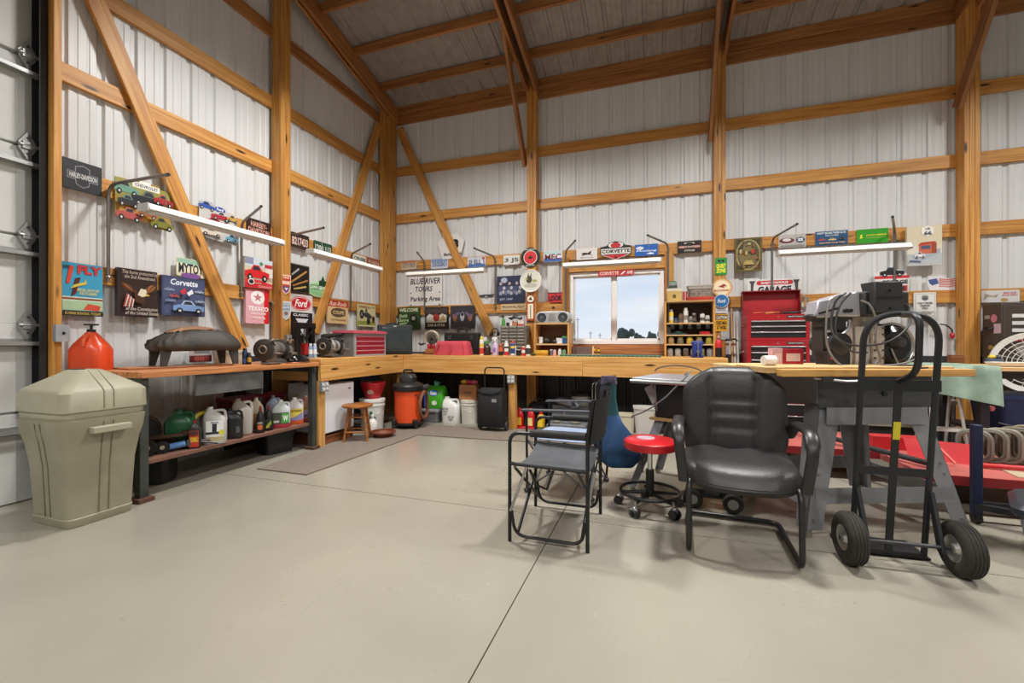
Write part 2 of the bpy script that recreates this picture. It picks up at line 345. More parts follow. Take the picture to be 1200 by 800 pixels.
# ---- window_1
WFR = mat('ece9e8', .4, 0, .03)
wf = MB(); fw = .055
for q in ((WX0, WX0 + fw, WZ0, WZ1), (WX1 - fw, WX1, WZ0, WZ1), (WX0 + fw, WX1 - fw, WZ0, WZ0 + fw), (WX0 + fw, WX1 - fw, WZ1 - fw, WZ1)): wf.b6(q[0], q[1], -.005, .09, q[2], q[3])
win = struct(part(None, 'window_1', wf, WFR, bev=.004))
xm = (WX0 + WX1) / 2 - .02
mb = MB().b6(xm - .028, xm + .028, .01, .07, WZ0 + fw, WZ1 - fw); part(win, 'meeting_stile', mb, WFR, bev=.003)
g, t, b = newmat('window_glass'); t.nodes.remove(b); o_ = t.nodes['Material Output']; tr = t.nodes.new('ShaderNodeBsdfTransparent'); gl = t.nodes.new('ShaderNodeBsdfGlossy'); gl.inputs['Roughness'].default_value = .02
fr = t.nodes.new('ShaderNodeFresnel'); ms = t.nodes.new('ShaderNodeMixShader'); t.links.new(fr.outputs[0], ms.inputs[0]); t.links.new(tr.outputs[0], ms.inputs[1]); t.links.new(gl.outputs[0], ms.inputs[2]); t.links.new(ms.outputs[0], o_.inputs[0])
GLASS = g
for a, c, y in ((WX0 + fw, xm - .02, .045), (xm + .02, WX1 - fw, .03)): part(win, 'pane', MB().b6(a, c, y, y + .004, WZ0 + fw, WZ1 - fw), GLASS)
for a, c, y in ((WX0 + fw, xm - .02, .04), (xm + .02, WX1 - fw, .025)):
    mb = MB()
    for q in ((a, a + .02, WZ0 + fw, WZ1 - fw), (c - .02, c, WZ0 + fw, WZ1 - fw), (a, c, WZ0 + fw, WZ0 + fw + .022), (a, c, WZ1 - fw - .022, WZ1 - fw)): mb.b6(q[0], q[1], y - .012, y + .012, q[2], q[3])
    part(win, 'sash', mb, WFR)
for p0, p1, hh in (((WX0 - .048, -.02, .93), (WX0 - .048, -.02, 2.27), .09), ((WX1 + .06, -.02, .93), (WX1 + .06, -.02, 2.27), .11)):
    board(wall_back, 'window_stud', p0, p1, hh, .08, PINE)
board(wall_back, 'window_header', (WX0 - .01, -.015, WZ1 + .075), (WX1 + .01, -.015, WZ1 + .075), .06, .14, PINE)
board(wall_back, 'window_sill', (WX0 - .01, -.02, WZ0 - .07), (WX1 + .01, -.02, WZ0 - .07), .08, .13, OLDW)
# ---- wall at the gable end (left) and the overhead door
def roofz(y): return Z0 + PITCH * (-y if y > RIDGE else (y - 2 * RIDGE)) if True else 0
wl = MB().b6(-.12, -.075, -4.1, .12, 0, 4.75); wl.b6(-.12, -.075, RY, -7.9, 0, 4.75); wl.b6(-.12, -.075, -7.9, -4.1, 4.05, 4.75)
wl.add([(-.1, .1, 4.7), (-.1, RIDGE, 6.3), (-.1, RY, 4.7)], [(0, 1, 2)])
wall_left = struct(part(None, 'wall_left', wl, mat('8a8a88', .7)))
y = .0
while y > RY:
    ya = max(y - PW, RY); za = .95
    if not (y <= -4.1 and ya >= -7.95):
        vsheet(wall_left, [(ya, y, za, lambda q: roofz(min(q, 0)) + .1)], 'L', SHEET)
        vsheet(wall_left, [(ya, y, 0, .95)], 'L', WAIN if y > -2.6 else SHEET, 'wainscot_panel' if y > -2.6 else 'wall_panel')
    else: vsheet(wall_left, [(ya, y, 4.05, lambda q: roofz(min(q, 0)) + .1)], 'L', SHEET)
    y = ya
GTL = [1.695, 2.395, 3.165, 3.90, 4.71]
for i, zt in enumerate(GTL): board(wall_left, 'girt', (-.019, -4.1 if zt < 4.5 else -9, zt - .07), (-.019, -.0, zt - .07), .038, .14, PINE if i < 4 else PINE2)
board(wall_left, 'girt', (-.019, -9.5, 5.42), (-.019, -2.9, 5.42), .038, .14, PINE2)
for k in (-1, 0, 1): board(wall_left, 'post', (.07, -2.135 + k * .045, 0), (.07, -2.135 + k * .045, 5.2), .0435, .14, PINE, side=(1, 0, 0))
board(wall_left, 'door_jamb', (.075, -4.12, 0), (.075, -4.12, 5.6), .045, .15, PINE, side=(1, 0, 0))
board(wall_left, 'door_jamb', (-.02, -4.155, 0), (-.02, -4.155, 5.6), .06, .03, PINE, side=(1, 0, 0))
board(wall_left, 'brace', (.021, -4.20, 4.52), (.021, -2.58, 1.03), .135, .040, PINE, side=(1, 0, 0))
board(wall_left, 'brace', (.021, -.24, 4.50), (.021, -1.57, 1.22), .125, .040, PINE, side=(1, 0, 0))
DOORM = mat('d3d3d0', .45, 0, .04, 3)
door = struct(part(None, 'door_1', MB().b6(-.10, -.06, -7.9, -4.16, .0, 4.05), mat('77777a', .6)))
zs = [.0, .62, 1.22, 1.84, 2.46, 3.09, 3.70]
for z0 in zs:
    z1 = z0 + .61
    part(door, 'door_section', MB().b6(-.06, -.012, -7.9, -4.165, z0 + .005, z1), DOORM, bev=.006)
    part(door, 'end_stile', MB().b6(-.012, -.009, -4.265, -4.165, z0 + .012, z1 - .006), mat('c6c6c3', .4, .3, .05))
GALV = mat('b9bab8', .35, .7, .12, 14)
for z1 in zs[1:]:
    mb = MB().prism([(0, -.10), (.045, -.02), (.045, .02), (0, .10), (-.045, .02), (-.045, -.02)], -.012, -.006); mb.cyl((-.045, -.02, 0), (.085, -.02, 0), .011, n=10); mb.box((0, -.018, 0), (.06, .02, .05))
    h_ = part(door, 'hinge', mb, GALV, loc=(.0, -4.215, z1 - .0), rot=(0, 0, PI / 2))
    part(h_, 'bolt', MB().cyl((0, -.02, .055), (0, -.008, .055), .007, n=6).cyl((0, -.02, -.055), (0, -.008, -.055), .007, n=6), DKST)
    zz = z1 - .145
    mb = MB().b6(-.012, .045, -7.9, -4.165, zz, zz + .004).b6(.041, .045, -7.9, -4.165, zz, zz + .03).b6(-.012, -.006, -7.9, -4.165, zz, zz + .05)
    part(door, 'strut', mb, GALV)
mb = MB().b6(.0, .09, -4.152, -4.149, 0, 5.2).b6(.0, .004, -4.19, -4.149, 0, 5.2).b6(.086, .09, -4.19, -4.149, 0, 5.2); part(door, 'track', mb, mat('3a3a3c', .5, .5))
# ---- remaining sides of the hall
wr = struct(part(None, 'wall_right', MB().b6(RX + .03, RX + .08, RY - .1, .1, 0, 4.8).add([(RX + .05, .1, 4.7), (RX + .05, RIDGE, 6.3), (RX + .05, RY, 4.7)], [(0, 2, 1)]), mat('8a8a88', .7)))
y = .0
while y > RY: vsheet(wr, [(max(y - PW, RY), y, 0, lambda q: roofz(min(q, 0)) + .1)], 'R', SHEET); y -= PW
wfr = struct(part(None, 'wall_front', MB().b6(-.2, RX + .1, RY - .1, RY - .03, 0, 4.9), mat('8a8a88', .7)))
x = -.04
while x < RX: vsheet(wfr, [(x, min(x + PW, RX), 0, 4.86)], 'F', SHEET); x += PW
# ---- roof
TH = .135
ce = struct(part(None, 'ceiling', MB().add([(-.2, .3, Z0 + TH - .045 + .03), (RX + .2, .3, Z0 + TH - .045 + .03), (RX + .2, RIDGE, Z0 + TH + .03 - RIDGE * PITCH + .04), (-.2, RIDGE, Z0 + TH + .03 - RIDGE * PITCH + .04), (-.2, RY - .3, Z0 + TH - .045 + .03), (RX + .2, RY - .3, Z0 + TH - .045 + .03)], [(0, 1, 2, 3), (3, 2, 5, 4)]), mat('8c877e', .7)))
x = -.04
while x < RX:
    xb = min(x + PW, RX + .04)
    for ya, yb in ((.08, RIDGE), (RIDGE, RY - .08)):
        mb = MB(); sheet(mb, x, xb, lambda q, d: (q, ya, Z0 + TH - .004 + d + (roofz(ya) - Z0)), lambda q, d: (q, yb, Z0 + TH - .004 + d + (roofz(yb) - Z0)))
        part(ce, 'roof_panel', mb, ROOFM, ang=20)
    x = xb
bays = [(.245, 2.385), (2.555, 4.79), (4.96, 7.2), (7.375, 9.62), (9.8, RX)]
for k in range(10):
    yy = -.49 - .6 * k; zz = Z0 + PITCH * (-yy) + .06
    if yy < RIDGE: break
    for a, c in bays: board(ce, 'purlin', (a, yy, zz), (c, yy, zz), .038, .12, PINE2)
for xr in [.145, .21] + [p + d for p in POSTX for d in (-.062, .062)]:
    for (ya, yb) in ((0.0, RIDGE), (RIDGE, RY)):
        board(ce, 'rafter', (xr, ya, roofz(ya) - .02), (xr, yb, roofz(yb) - .02), .040, .23, PINE2)
for p in POSTX:
    board(ce, 'knee_brace', (p - .105, -.10, 3.60), (p - .105, -1.02, 4.98), .040, .135, PINE2)
board(ce, 'bottom_chord', (POSTX[0], -3.2, 5.36), (POSTX[0], -9.0, 5.36), .04, .14, PINE2)
# the hall's own high-bay lamps, hung under the trusses
def high_bay(x, y):
    t = thing('high_bay_lamp', 'round black high bay lamp hung from the roof trusses', 'lamp', (x, y, 4.5), 0, 'high bay lamps under the roof')
    part(t, 'housing', MB().lathe([(.05, .16), (.09, .14), (.1, .05), (.24, .03), (.26, 0), (.255, -.0), (.23, .02), (.05, .03)], n=24), mat('222326', .4, .5))
    part(t, 'hanger', MB().cyl((0, 0, .15), (0, 0, roofz(y) - 4.5 + .02), .008), STEEL)
    em, tt, bb = newmat('lamp_glow') if 'glow' not in _MC else (_MC['glow'], None, None)
    if tt: bb.inputs['Emission Color'].default_value = (1, .97, .92, 1); bb.inputs['Emission Strength'].default_value = 6; _MC['glow'] = em
    part(t, 'diffuser', MB().lathe([(.001, .012), (.22, .012), (.22, .02), (.001, .02)], n=24), em)
    ld = bpy.data.lights.new('high_bay_light', 'AREA'); ld.shape = 'DISK'; ld.size = .44; ld.energy = LAMP_W; ld.color = (1, .985, .96); ld.spread = math.radians(150)
    lo = bpy.data.objects.new('high_bay_light', ld); COL.objects.link(lo); lo.parent = t; lo.location = (0, 0, .005)
for x in (1.9, 4.9, 8.2):
    for y in (-2.7, -8.0): high_bay(x, y)
# ---- outside the window
gm = mat('7f8a52', .9, 0, .3, .5)
gr = part(None, 'field', MB().b6(-60, 80, .4, 160, -.5, -.3), gm); tag(gr, 'flat green field outside the window', 'field'); gr['kind'] = 'structure'
def tree(x, y, h, w, label):
    t = thing('tree', label, 'tree', (x, y, -.3), 0, 'far trees outside the window')
    part(t, 'trunk', MB().cyl((0, 0, 0), (0, 0, h * .5), .25, .15), mat('4a3c30', .9))
    mb = MB(); R = random.Random(int(x * 7))
    for k in range(9): mb.ell((R.uniform(-w, w) * .7, R.uniform(-w, w) * .4, h * (.45 + R.random() * .32)), (w * R.uniform(.3, .5), w * .4, h * R.uniform(.16, .26)), 9, 6)
    part(t, 'crown', mb, mat('3f4c44', .95, 0, .4, .8))
for px_, w, h in ((733, 1.6, 4.2), (752, 1.4, 3.4), (763, .8, 3.3), (774, .9, 4.2)):
    d = ray(px_, 395); p = CAM + d * {733: 75, 752: 82, 763: 70, 774: 92}[px_]; tree(p.x, p.y, h, w, {733: 'dark leafy tree on the horizon beside the window stile', 752: 'low rounded tree in the middle of the far tree line', 763: 'smallest tree of the far tree line', 774: 'far tree at the edge of the window glass'}[px_])
for px_, hh in ((677, 6.2), (692, 3.4), (703, 3.0)):
    d = ray(px_, 395); p = CAM + d * 90; o = part(None, 'utility_pole', MB().cyl((p.x, p.y, -.4), (p.x, p.y, hh), .07).box((p.x, p.y, hh - .4), (.8, .08, .08)), mat('8f8e8c', .8))
    tag(o, {677: 'tallest distant utility pole seen through the window', 692: 'middle one of the distant utility poles', 703: 'shortest distant utility pole near the window stile'}[px_], 'pole', 'utility poles outside')
# ================================================================ GABLE WALL SIGNS, LIGHTS, BENCHES
def at(Q, px, py, o=0.0): P = Q(px, py, o); return P, (P - CAM).dot(_F) / FPX      # point and metres per pixel there
# ---- strip lights on bent pipe arms
def shop_light(label, p0, p1, arms, back=False):
    p0 = Vector(p0); p1 = Vector(p1); Ln = (p1 - p0).length; d = (p1 - p0).normalized(); rz = math.atan2(d.y, d.x)
    t = thing('shop_light', label, 'light', (p0 + p1) / 2, rz, 'hanging strip lights on pipe arms')
    pf = [(-.062, 0), (.062, 0), (.05, .034), (.03, .05), (-.03, .05), (-.05, .034)]
    mb = MB(); n = len(pf); vs = [(-Ln / 2, y, z) for y, z in pf] + [(Ln / 2, y, z) for y, z in pf]
    mb.add(vs, [tuple(range(n)), tuple(range(2 * n - 1, n - 1, -1))] + [(k, n + k, n + (k + 1) % n, (k + 1) % n) for k in range(n)])
    part(t, 'housing', mb, mat('e6e4de', .4, 0, .04), bev=.004)
    part(t, 'diffuser', MB().b6(-Ln / 2 + .03, Ln / 2 - .03, -.045, .045, -.012, .002), mat('cfcdc6', .5, 0, .04), bev=.004)
    for s in (-1, 1): part(t, 'end_cap', MB().b6(s * (Ln / 2 + .006) - .006, s * (Ln / 2 + .006) + .006, -.055, .055, -.01, .046), mat('c9c7c0', .5), bev=.003)
    return t
def arm(label, base, tip, drop):
    base = Vector(base); tip = Vector(tip)
    t = thing('wall_conduit', label, 'conduit', (base.x, base.y, base.z), 0, 'bent conduit arms holding the strip lights')
    top = Vector((base.x, base.y, tip.z)); pts = fil([(0, 0, 0), top - base, tip - base], .11, 7)
    part(t, 'pipe', MB().tube(pts, .0125, 10), mat('8d8a86', .35, .85))
    part(t, 'end_plug', MB().cyl(tip - base, tip - base + (tip - top).normalized() * .006, .0135, n=10), BLK)
    nrm = Vector((tip.x - base.x, tip.y - base.y, 0)).normalized()
    for q in (.04, (2.30 - base.z)): part(t, 'strap', MB().torus((0, 0, q), .016, .005, n=12, m=6), GALV)
    c = tip - base - nrm * .025; mb = MB(); k = 0; z = 0
    while z < drop: mb.cyl((c.x, c.y, c.z - z), (c.x, c.y, c.z - z - .02), .0035 if k % 2 else .0022, n=5); z += .022; k += 1
    part(t, 'chain', mb, STEEL); return t
XA = .66
def Lp(px, X): d = ray(px, 401); k = (X - CAM.x) / d.x; return CAM.y + d.y * k
def Bp(px, Y): d = ray(px, 401); k = (Y - CAM.y) / d.y; return CAM.x + d.x * k
shop_light('white strip light hanging in front of the long diagonal brace above the draped stand', (XA, Lp(169, XA), 2.05), (XA, Lp(328, XA), 2.05), 0)
shop_light('white strip light ending beside the corner post on the gable wall', (XA, Lp(364, XA), 2.045), (XA, Lp(444, XA), 2.045), 0)
for px_, tp, tipz, lb in ((128, 197, 2.35, 'bent conduit arm beside the biplane poster'), (284, 306, 2.35, 'bent conduit arm over the red pickup sign'), (338, 379, 2.35, 'bent conduit arm just past the gable wall post'), (412, 434, 2.35, 'bent conduit arm above the yellow tractor sign')):
    yy = Lp(px_, .03); arm(lb, (.018, yy, 1.58), (XA + .03, Lp(tp, XA + .03), tipz), tipz - 2.098)
YA = -.62
for (x0, x1), lb in (((478, 568), 'white strip light hanging over the tours parking sign'), ((661, 774), 'white strip light hanging above the window'), ((912, 1066), 'white strip light hanging over the red tool chest')):
    shop_light(lb, (Bp(x0, YA), YA, 2.045), (Bp(x1, YA), YA, 2.045), 0)
for px_, tp, lb in ((497, 489, 'bent conduit arm in front of the tours parking sign'), (580, 556, 'bent conduit arm between the brace and the group photo poster'), (664, 674, 'bent conduit arm on the window stud beside the LOOK sign'), (783, 759, 'bent conduit arm beside the jar shelf and window'), (905, 934, 'bent conduit arm behind the open red chest lid'), (1049, 1046, 'bent conduit arm above the saw beside the diner calendar')):
    xx = Bp(px_, -.03); oo = .1 if px_ in (664, 783) else .018; arm(lb, (xx, -oo, 1.58 if px_ not in (664, 783) else 1.30), (Bp(tp, YA - .03), YA - .03, 2.36), 2.36 - 2.098)
# ---- signs on the gable wall
SD = .012
sign('tin_sign', 'black rectangular sign with a shield outline at the door jamb', 'L', (75, 190, 118, 224), '26272b', [('p', [(.1, .35), (.1, .62), (.3, .62), (.3, .8), (.52, .88), (.68, .8), (.68, .62), (.9, .62), (.9, .35), (.68, .35), (.66, .2), (.5, .1), (.32, .2), (.3, .35)], '8a8b90'), ('p', [(.12, .38), (.12, .6), (.32, .6), (.32, .78), (.52, .85), (.66, .78), (.66, .6), (.88, .6), (.88, .38), (.66, .38), (.64, .22), (.5, .13), (.34, .22), (.32, .38)], '26272b'), ('t', 'HARLEY-DAVIDSON', .15, .40, .86, .58, 'd4d4d4', .03)], o=.002, th=.02)
sign('tin_sign', 'embossed tin sign of vintage cars on olive ground below the pipe arm', 'L', (135, 215, 199, 262), 'a8883c', [('r', .02, .55, .98, .97, '9a9448'), ('r', .06, .06, .9, .5, 'bf8a3a'), ('p', [(.3, .86), (.78, .86), (.78, 1.0), (.62, 1.0), (.62, 1.06), (.42, 1.06), (.42, 1.0), (.3, 1.0)], 'efeee6'), ('t', 'CHEVROLET', .34, .89, .75, .97, '22242a', .02)] + car(.2, .64, .4, '6a9a88', 1, '8ab0a0', h=.72) + car(.56, .44, .56, '1d1f24', -1, '6c7460', h=.72) + car(.84, .58, .36, 'a8282c', 1, 'c85a50', h=.75) + car(.22, .01, .42, 'b0504c', -1, 'c07060', h=.7) + car(.8, -.04, .42, '7c7c2c', 1, h=.7) + car(.2, .33, .36, '26292c', 1, '6a8a80', h=.75) + car(.52, .16, .34, '9a5a30', 1, h=.6), o=.01, th=.008,
     shape=[(.02, .06), (.3, .04), (.45, .12), (.7, .1), (.72, -.04), (.96, -.04), (.99, .2), (.97, .95), (.8, .97), (.78, 1.04), (.62, 1.06), (.42, 1.08), (.3, 1.0), (.02, .98)])
def biplane(x, z, s): return [('p', [(x - .5 * s, z + .28 * s), (x - .32 * s, z + .3 * s), (x - .12 * s, z + .95 * s), (x - .34 * s, z + .95 * s)], 'd8442a'), ('p', [(x - .25 * s, z - .2 * s), (x - .02 * s, z - .08 * s), (x + .2 * s, z + .55 * s), (x - .05 * s, z + .5 * s)], '5a2018'), ('p', [(x - .3 * s, z + .1 * s), (x + .5 * s, z + .3 * s), (x + .46 * s, z + .5 * s), (x + .38 * s, z + .38 * s), (x - .1 * s, z + .26 * s)], 'd8c050')]
sign('poster', 'blue sky biplane poster reading LEARN TO FLY', 'L', (73, 309, 120, 370), '3f9ec4', [('r', 0, .22, 1, .36, 'd8e4d4'), ('r', 0, .3, 1, .34, '8a5a3a'), ('r', 0, .1, 1, .28, 'a8c8a0'), ('p', [(.5, .12), (.9, .1), (.95, .2), (.62, .24)], 'd05038'), ('t', 'LEARN', .02, .88, .2, .95, '28384a', .02), ('t', 'FLY', .36, .80, .97, .97, 'd03a3a', .05)] + biplane(.33, .46, .5) + [('t', 'SPECIAL DISCOUNT\nFOR STUDENTS', .34, .40, .9, .52, 'e8d878', .02), ('r', 0, 0, 1, .09, '1c1a18'), ('t', 'FLYING SCHOOL TODAY', .05, .02, .95, .07, 'd8b860', .02)], o=.002, th=.006)
def eagle_els():
    R = random.Random(5); els = [('r', .06, .2, .94, .78, '33221c')]
    for sd in (-1, 1):
        for k in range(16):
            a = .25 + k * .085; L_ = .30 + .16 * math.sin(k * .35); x0_, z0_ = .5 + sd * .07, .50 - .004 * k
            dx, dz = sd * math.cos(a) * L_, math.sin(a) * L_ * .8
            els.append(('p', [(x0_, z0_), (x0_ + dx * .6 + .018, z0_ + dz * .6 - .02), (x0_ + dx, z0_ + dz), (x0_ + dx * .55 - .012, z0_ + dz * .6 + .02)][::1 if sd > 0 else -1], R.choice(['6a3c20', '8a5430', '4e2a18', 'a5693c', '5a3018'])))
    els += [('p', [(.38, .30), (.60, .27), (.66, .5), (.5, .58), (.36, .5)], '4a2a18'), ('p', [(.44, .46), (.52, .60), (.66, .58), (.68, .46), (.56, .42)], 'e2d6bc'), ('p', [(.64, .52), (.76, .46), (.66, .44)], 'd0a040')]
    for k in range(6): els.append(('p', [(.08 + .04 * k, .2), (.11 + .04 * k, .2), (.2 + .03 * k, .46 - .02 * k), (.17 + .03 * k, .48 - .02 * k)], ['a84a44', 'd8c8bc'][k % 2]))
    return els + [('t', 'This home protected by\nthe 2nd Amendment', .05, .79, .95, .96, 'cbbba6', .004, .2), ('t', 'of the Constitution\nof the United States', .12, .04, .97, .2, 'dccfbe', .004, .2)]
sign('canvas_picture', 'dark canvas with a bald eagle and script lettering', 'L', (138, 316, 184, 371), '33272a', eagle_els(), o=.006, th=.035)
sign('canvas_picture', 'navy canvas of blue sports cars with a red and white flag crossing', 'L', (190, 325, 240, 370), '474d6e', [('r', .04, .04, .96, .96, '4c5476'), ('t', 'Corvette', .18, .78, .82, .94, 'e8ecf4', .03, .15)] + car(.16, .62, .22, '8a9ab8') + car(.85, .62, .22, 'a8b4c8', -1) + car(.26, .46, .24, 'b05058') + car(.16, .34, .22, '7a8eb0') + car(.84, .36, .24, '9aa8c4', -1) + car(.56, .1, .72, '7c9ac8', 1, 'a8bcdc') + [('p', [(.34, .62), (.46, .72), (.5, .6), (.4, .54)], 'c83a40'), ('p', [(.5, .6), (.62, .7), (.66, .6), (.54, .52)], 'e8e8ec')], o=.006, th=.03)
def plate(label, wall, box, base, txt, ink, top=None, o=.012, group='licence plates along the girts', extra=()):
    els = ([('r', .02, .72, .98, .97, top)] if top else []) + list(extra) + [('t', txt, .07, .18, .93, .72, ink, .03)]
    t = sign('licence_plate', label, wall, box, base, els, o=o, th=.004, shape=rrect(1, 1, .06, 3, .5, .5), cat='licence plate', group=group)
    return t
plate('pale vanity plate MYTOY above the sports car canvas', 'L', (207, 303.5, 240, 324.5), 'e8dfc0', 'MYTOY', '2c3440', '9ac0a8', extra=[('e', .5, .06, .35, .16, '8a5aa0')])
sign('tin_sign', 'cut out tin sign of blue vintage cars behind the strip light', 'L', (232, 241, 277, 283), 'b8b8b8', [('r', .04, .1, .96, .9, 'c8c4c0'), ('e', .55, .9, .14, .08, '2a4a9a'), ('t', 'Ford', .46, .87, .64, .95, 'f4f4f4', .03, .2)] + car(.22, .82, .4, '3a58a8', h=.5) + car(.56, .62, .46, 'b03040', -1, 'd8d4cc', h=.5) + car(.86, .66, .3, 'c8a050', h=.6) + car(.4, .45, .6, 'c02c2c', h=.3) + car(.3, .12, .5, 'd4c8b8', h=.4) + car(.82, .06, .36, '6aa0b8', h=.6), o=.01, th=.006, shape=[(.02, .2), (.2, .05), (.6, .02), (.98, .0), (1, .62), (.85, .86), (.6, .9), (.3, 1.06), (.05, 1.0)])
sign('tin_sign', 'small black plate with pale lettering near the gable wall post', 'L', (289, 258, 317, 277), '2e1e1c', [('t', 'HARLEY-\nDAVIDSON', .08, .15, .92, .85, 'd8a090', .03)], o=.003, th=.004)
sign('canvas_picture', 'picture of a red pickup truck beside the gable wall post', 'L', (287, 303, 319, 338), 'd4c4ac', [('r', 0, .7, 1, 1, 'c8d4dc'), ('r', 0, .78, .3, 1, '8a90a8'), ('r', 0, .28, 1, .45, 'b8a48c'), ('r', 0, 0, 1, .16, 'c42830'), ('p', [(0, .14), (.5, .2), (1, .1), (1, .18), (.5, .28), (0, .3)], 'd8343a'), ('r', .72, .4, 1, .72, 'dcd8d0'), ('r', .7, .72, .98, .84, 'b83038'), ('e', .57, .84, .06, .06, '4a8a4a')] + car(.42, .3, .86, 'd0222a', 1, 'd0222a', h=.55) + [('e', .2, .2, .11, .1, 'e4e4e4'), ('e', .2, .2, .08, .07, '24262a'), ('t', 'GARAGE', .45, .03, .95, .11, 'e8b0a8', .02)], o=.004, th=.05)
STAR = [(.5 + .5 * math.sin(2 * PI * k / 10) * (1 if k % 2 == 0 else .4), .5 + .5 * math.cos(2 * PI * k / 10) * (1 if k % 2 == 0 else .4)) for k in range(10)][::-1]
sc_ = lambda P, x, z, a, b: [(x + (u - .5) * a, z + (v - .5) * b) for u, v in P]
sign('tin_sign', 'pink and red rectangular fuel sign with a white star disc', 'L', (288, 339, 315, 379), 'e0a8b0', [('r', .78, 0, 1, 1, 'd01c28'), ('r', 0, .93, .8, 1, 'd8707a'), ('e', .5, .76, .3, .2, 'f4ecec'), ('p', sc_(STAR, .5, .76, .42, .28), 'c07878'), ('t', 'TEXACO', .08, .36, .96, .5, 'faf2f0', .04), ('t', 'GASOLINE', .2, .26, .86, .33, 'f8e8e8', .03), ('t', 'MOTOR OIL', .25, .13, .84, .2, 'f8e8e8', .03)], o=.006, th=.03)
plate('dark brown plate B217433 above the second strip light', 'L', (341, 274, 362, 291), '33221f', 'B217433', 'e4c8bc')
plate('green plate with white digits next to the brown one', 'L', (368, 284, 389, 298), '1f4a38', '1200 113', 'dce4dc')
plate('white plate with dark digits near the corner post', 'L', (414, 299, 429, 307), 'dfe0d4', 'CFN 808', '36463c')
plate('reddish plate touching the corner post', 'L', (431, 303, 445, 312), 'a05a48', '910476', 'e0c0b0')
SHIELD = [(.5, 0), (.8, .14), (.97, .42), (1, .96), (.98, 1), (.02, 1), (0, .96), (.03, .42), (.2, .14)]
def post_sign(name, label, y0, y1, els, base, x0=330, x1=342, px=335):
    P, s = at(LW, px, (y0 + y1) / 2, .145); h = (y1 - y0) * s; w = .115
    t = thing(name, label, 'sign', (.143, P.y - .0, P.z - h / 2), PI / 2 - .25)
    part(t, 'plate', MB().prism([((u - .5) * w, v * h) for u, v in SHIELD], -.006, 0), inkm(base)); prints(t, els, w, h, -.006)
post_sign('shield_sign', 'upper red and orange shield badge on the gable wall post', 322, 345, [('p', sc_(SHIELD, .5, .5, .86, .9), 'c83a34'), ('p', [(.5, .08), (.76, .2), (.86, .42), (.14, .42), (.24, .2)], '6a4a80'), ('r', .12, .5, .88, .7, 'e8a890'), ('t', 'BEECH-NUT', .14, .54, .86, .66, 'fff0e0', .04), ('t', 'GARAGE', .2, .8, .8, .92, 'f0d0b0', .04), ('p', [(.5, .2), (.7, .34), (.3, .34)], 'e0e0d0')], 'e8dccc')
post_sign('shield_sign', 'lower grey and blue shield badge on the gable wall post', 353, 375, [('p', sc_(SHIELD, .5, .5, .86, .9), 'a8b0b8'), ('r', .12, .55, .88, .78, '6a7c98'), ('t', 'ROUTE', .18, .6, .82, .74, 'e0e4ea', .03), ('e', .5, .36, .2, .1, '8a5a50')], 'd8dade')
sign('tin_sign', 'black framed picture of bright wrenches behind the gable wall post', 'L', (339, 310, 362, 343), '120e0c', [('p', [(.05, .35), (.1, .3), (.9, .78), (.86, .84)], 'b88a4c'), ('p', [(.1, .62), (.14, .58), (.5, .82), (.46, .88)], 'a8aaa8'), ('p', [(.2, .14), (.22, .08), (.85, .22), (.84, .28)], 'c8a860'), ('p', [(.15, .25), (.18, .2), (.95, .46), (.92, .52)], 'a87838')], o=.006, th=.02, rim='4a3a2c')
sign('tin_sign', 'green oval garden sign with a dark pine tree', 'L', (360, 322, 387, 348), 'b8dcae', [('e', .5, .32, .44, .28, '8cc48a'), ('r', .12, .32, .86, .52, '3c8a4c'), ('t', 'LAWN SERVICE', .12, .34, .88, .5, 'e8f4e0', .03), ('p', [(.5, .52), (.72, .5), (.92, .52), (.84, .78), (.74, .76), (.66, 1.0), (.58, .76), (.48, .74)], '173c22')], o=.01, th=.008, shape=[(.5, 0), (.78, .05), (.95, .2), (1, .4), (.95, .55), (.84, .8), (.74, .78), (.66, 1.02), (.58, .78), (.46, .72), (.2, .6), (.03, .48), (0, .3), (.1, .1), (.28, .02)])
sign('tin_sign', 'white sign with a red script oval under the wrench picture', 'L', (339, 345, 366, 366), 'dcd6d4', [('e', .5, .5, .46, .4, 'c81c2c'), ('e', .5, .5, .43, .36, 'f0e8e6'), ('e', .5, .5, .41, .33, 'c81c2c'), ('t', 'Ford', .22, .3, .78, .72, 'f6efec', .03, .3)], o=.03, th=.006)
sign('tin_sign', 'black sign with a white funnel figure below the red oval', 'L', (341, 366, 366, 399), '18181a', [('t', 'CLASSIC', .1, .86, .8, .95, 'e8e8e8', .03), ('p', [(.42, .5), (.58, .5), (.8, .78), (.2, .78)], 'dfe3e8'), ('p', [(.4, .2), (.6, .2), (.6, .5), (.4, .5)], 'dfe3e8')], o=.03, th=.006)
sign('tin_sign', 'tan crate style sign with a red script header', 'L', (384, 352, 408, 379), 'd8bc88', [('r', 0, .72, 1, 1, 'b03a2a'), ('t', 'Rat-Rods', .08, .76, .92, .95, 'f0c8b0', .02, .3), ('t', 'COUPE', .18, .34, .84, .64, '3a3028', .05), ('e', .5, .48, .36, .2, '5a4a38'), ('t', 'COUPE', .24, .4, .78, .56, 'd8bc88', .03), ('t', 'CUSTOM GARAGE', .12, .12, .88, .2, '8a6a48', .02)], o=.01, th=.02)
def tractor(): return [('e', .22, .56, .12, .2, '2a2a2a'), ('e', .22, .56, .06, .1, '8a8a86'), ('p', [(.2, .6), (.55, .66), (.78, .5), (.74, .38), (.46, .42)], '3a3a3e'), ('e', .58, .26, .1, .15, '262626'), ('e', .86, .36, .08, .15, '262626'), ('p', [(.4, .66), (.5, .66), (.5, .82), (.42, .82)], '4a4a4e')]
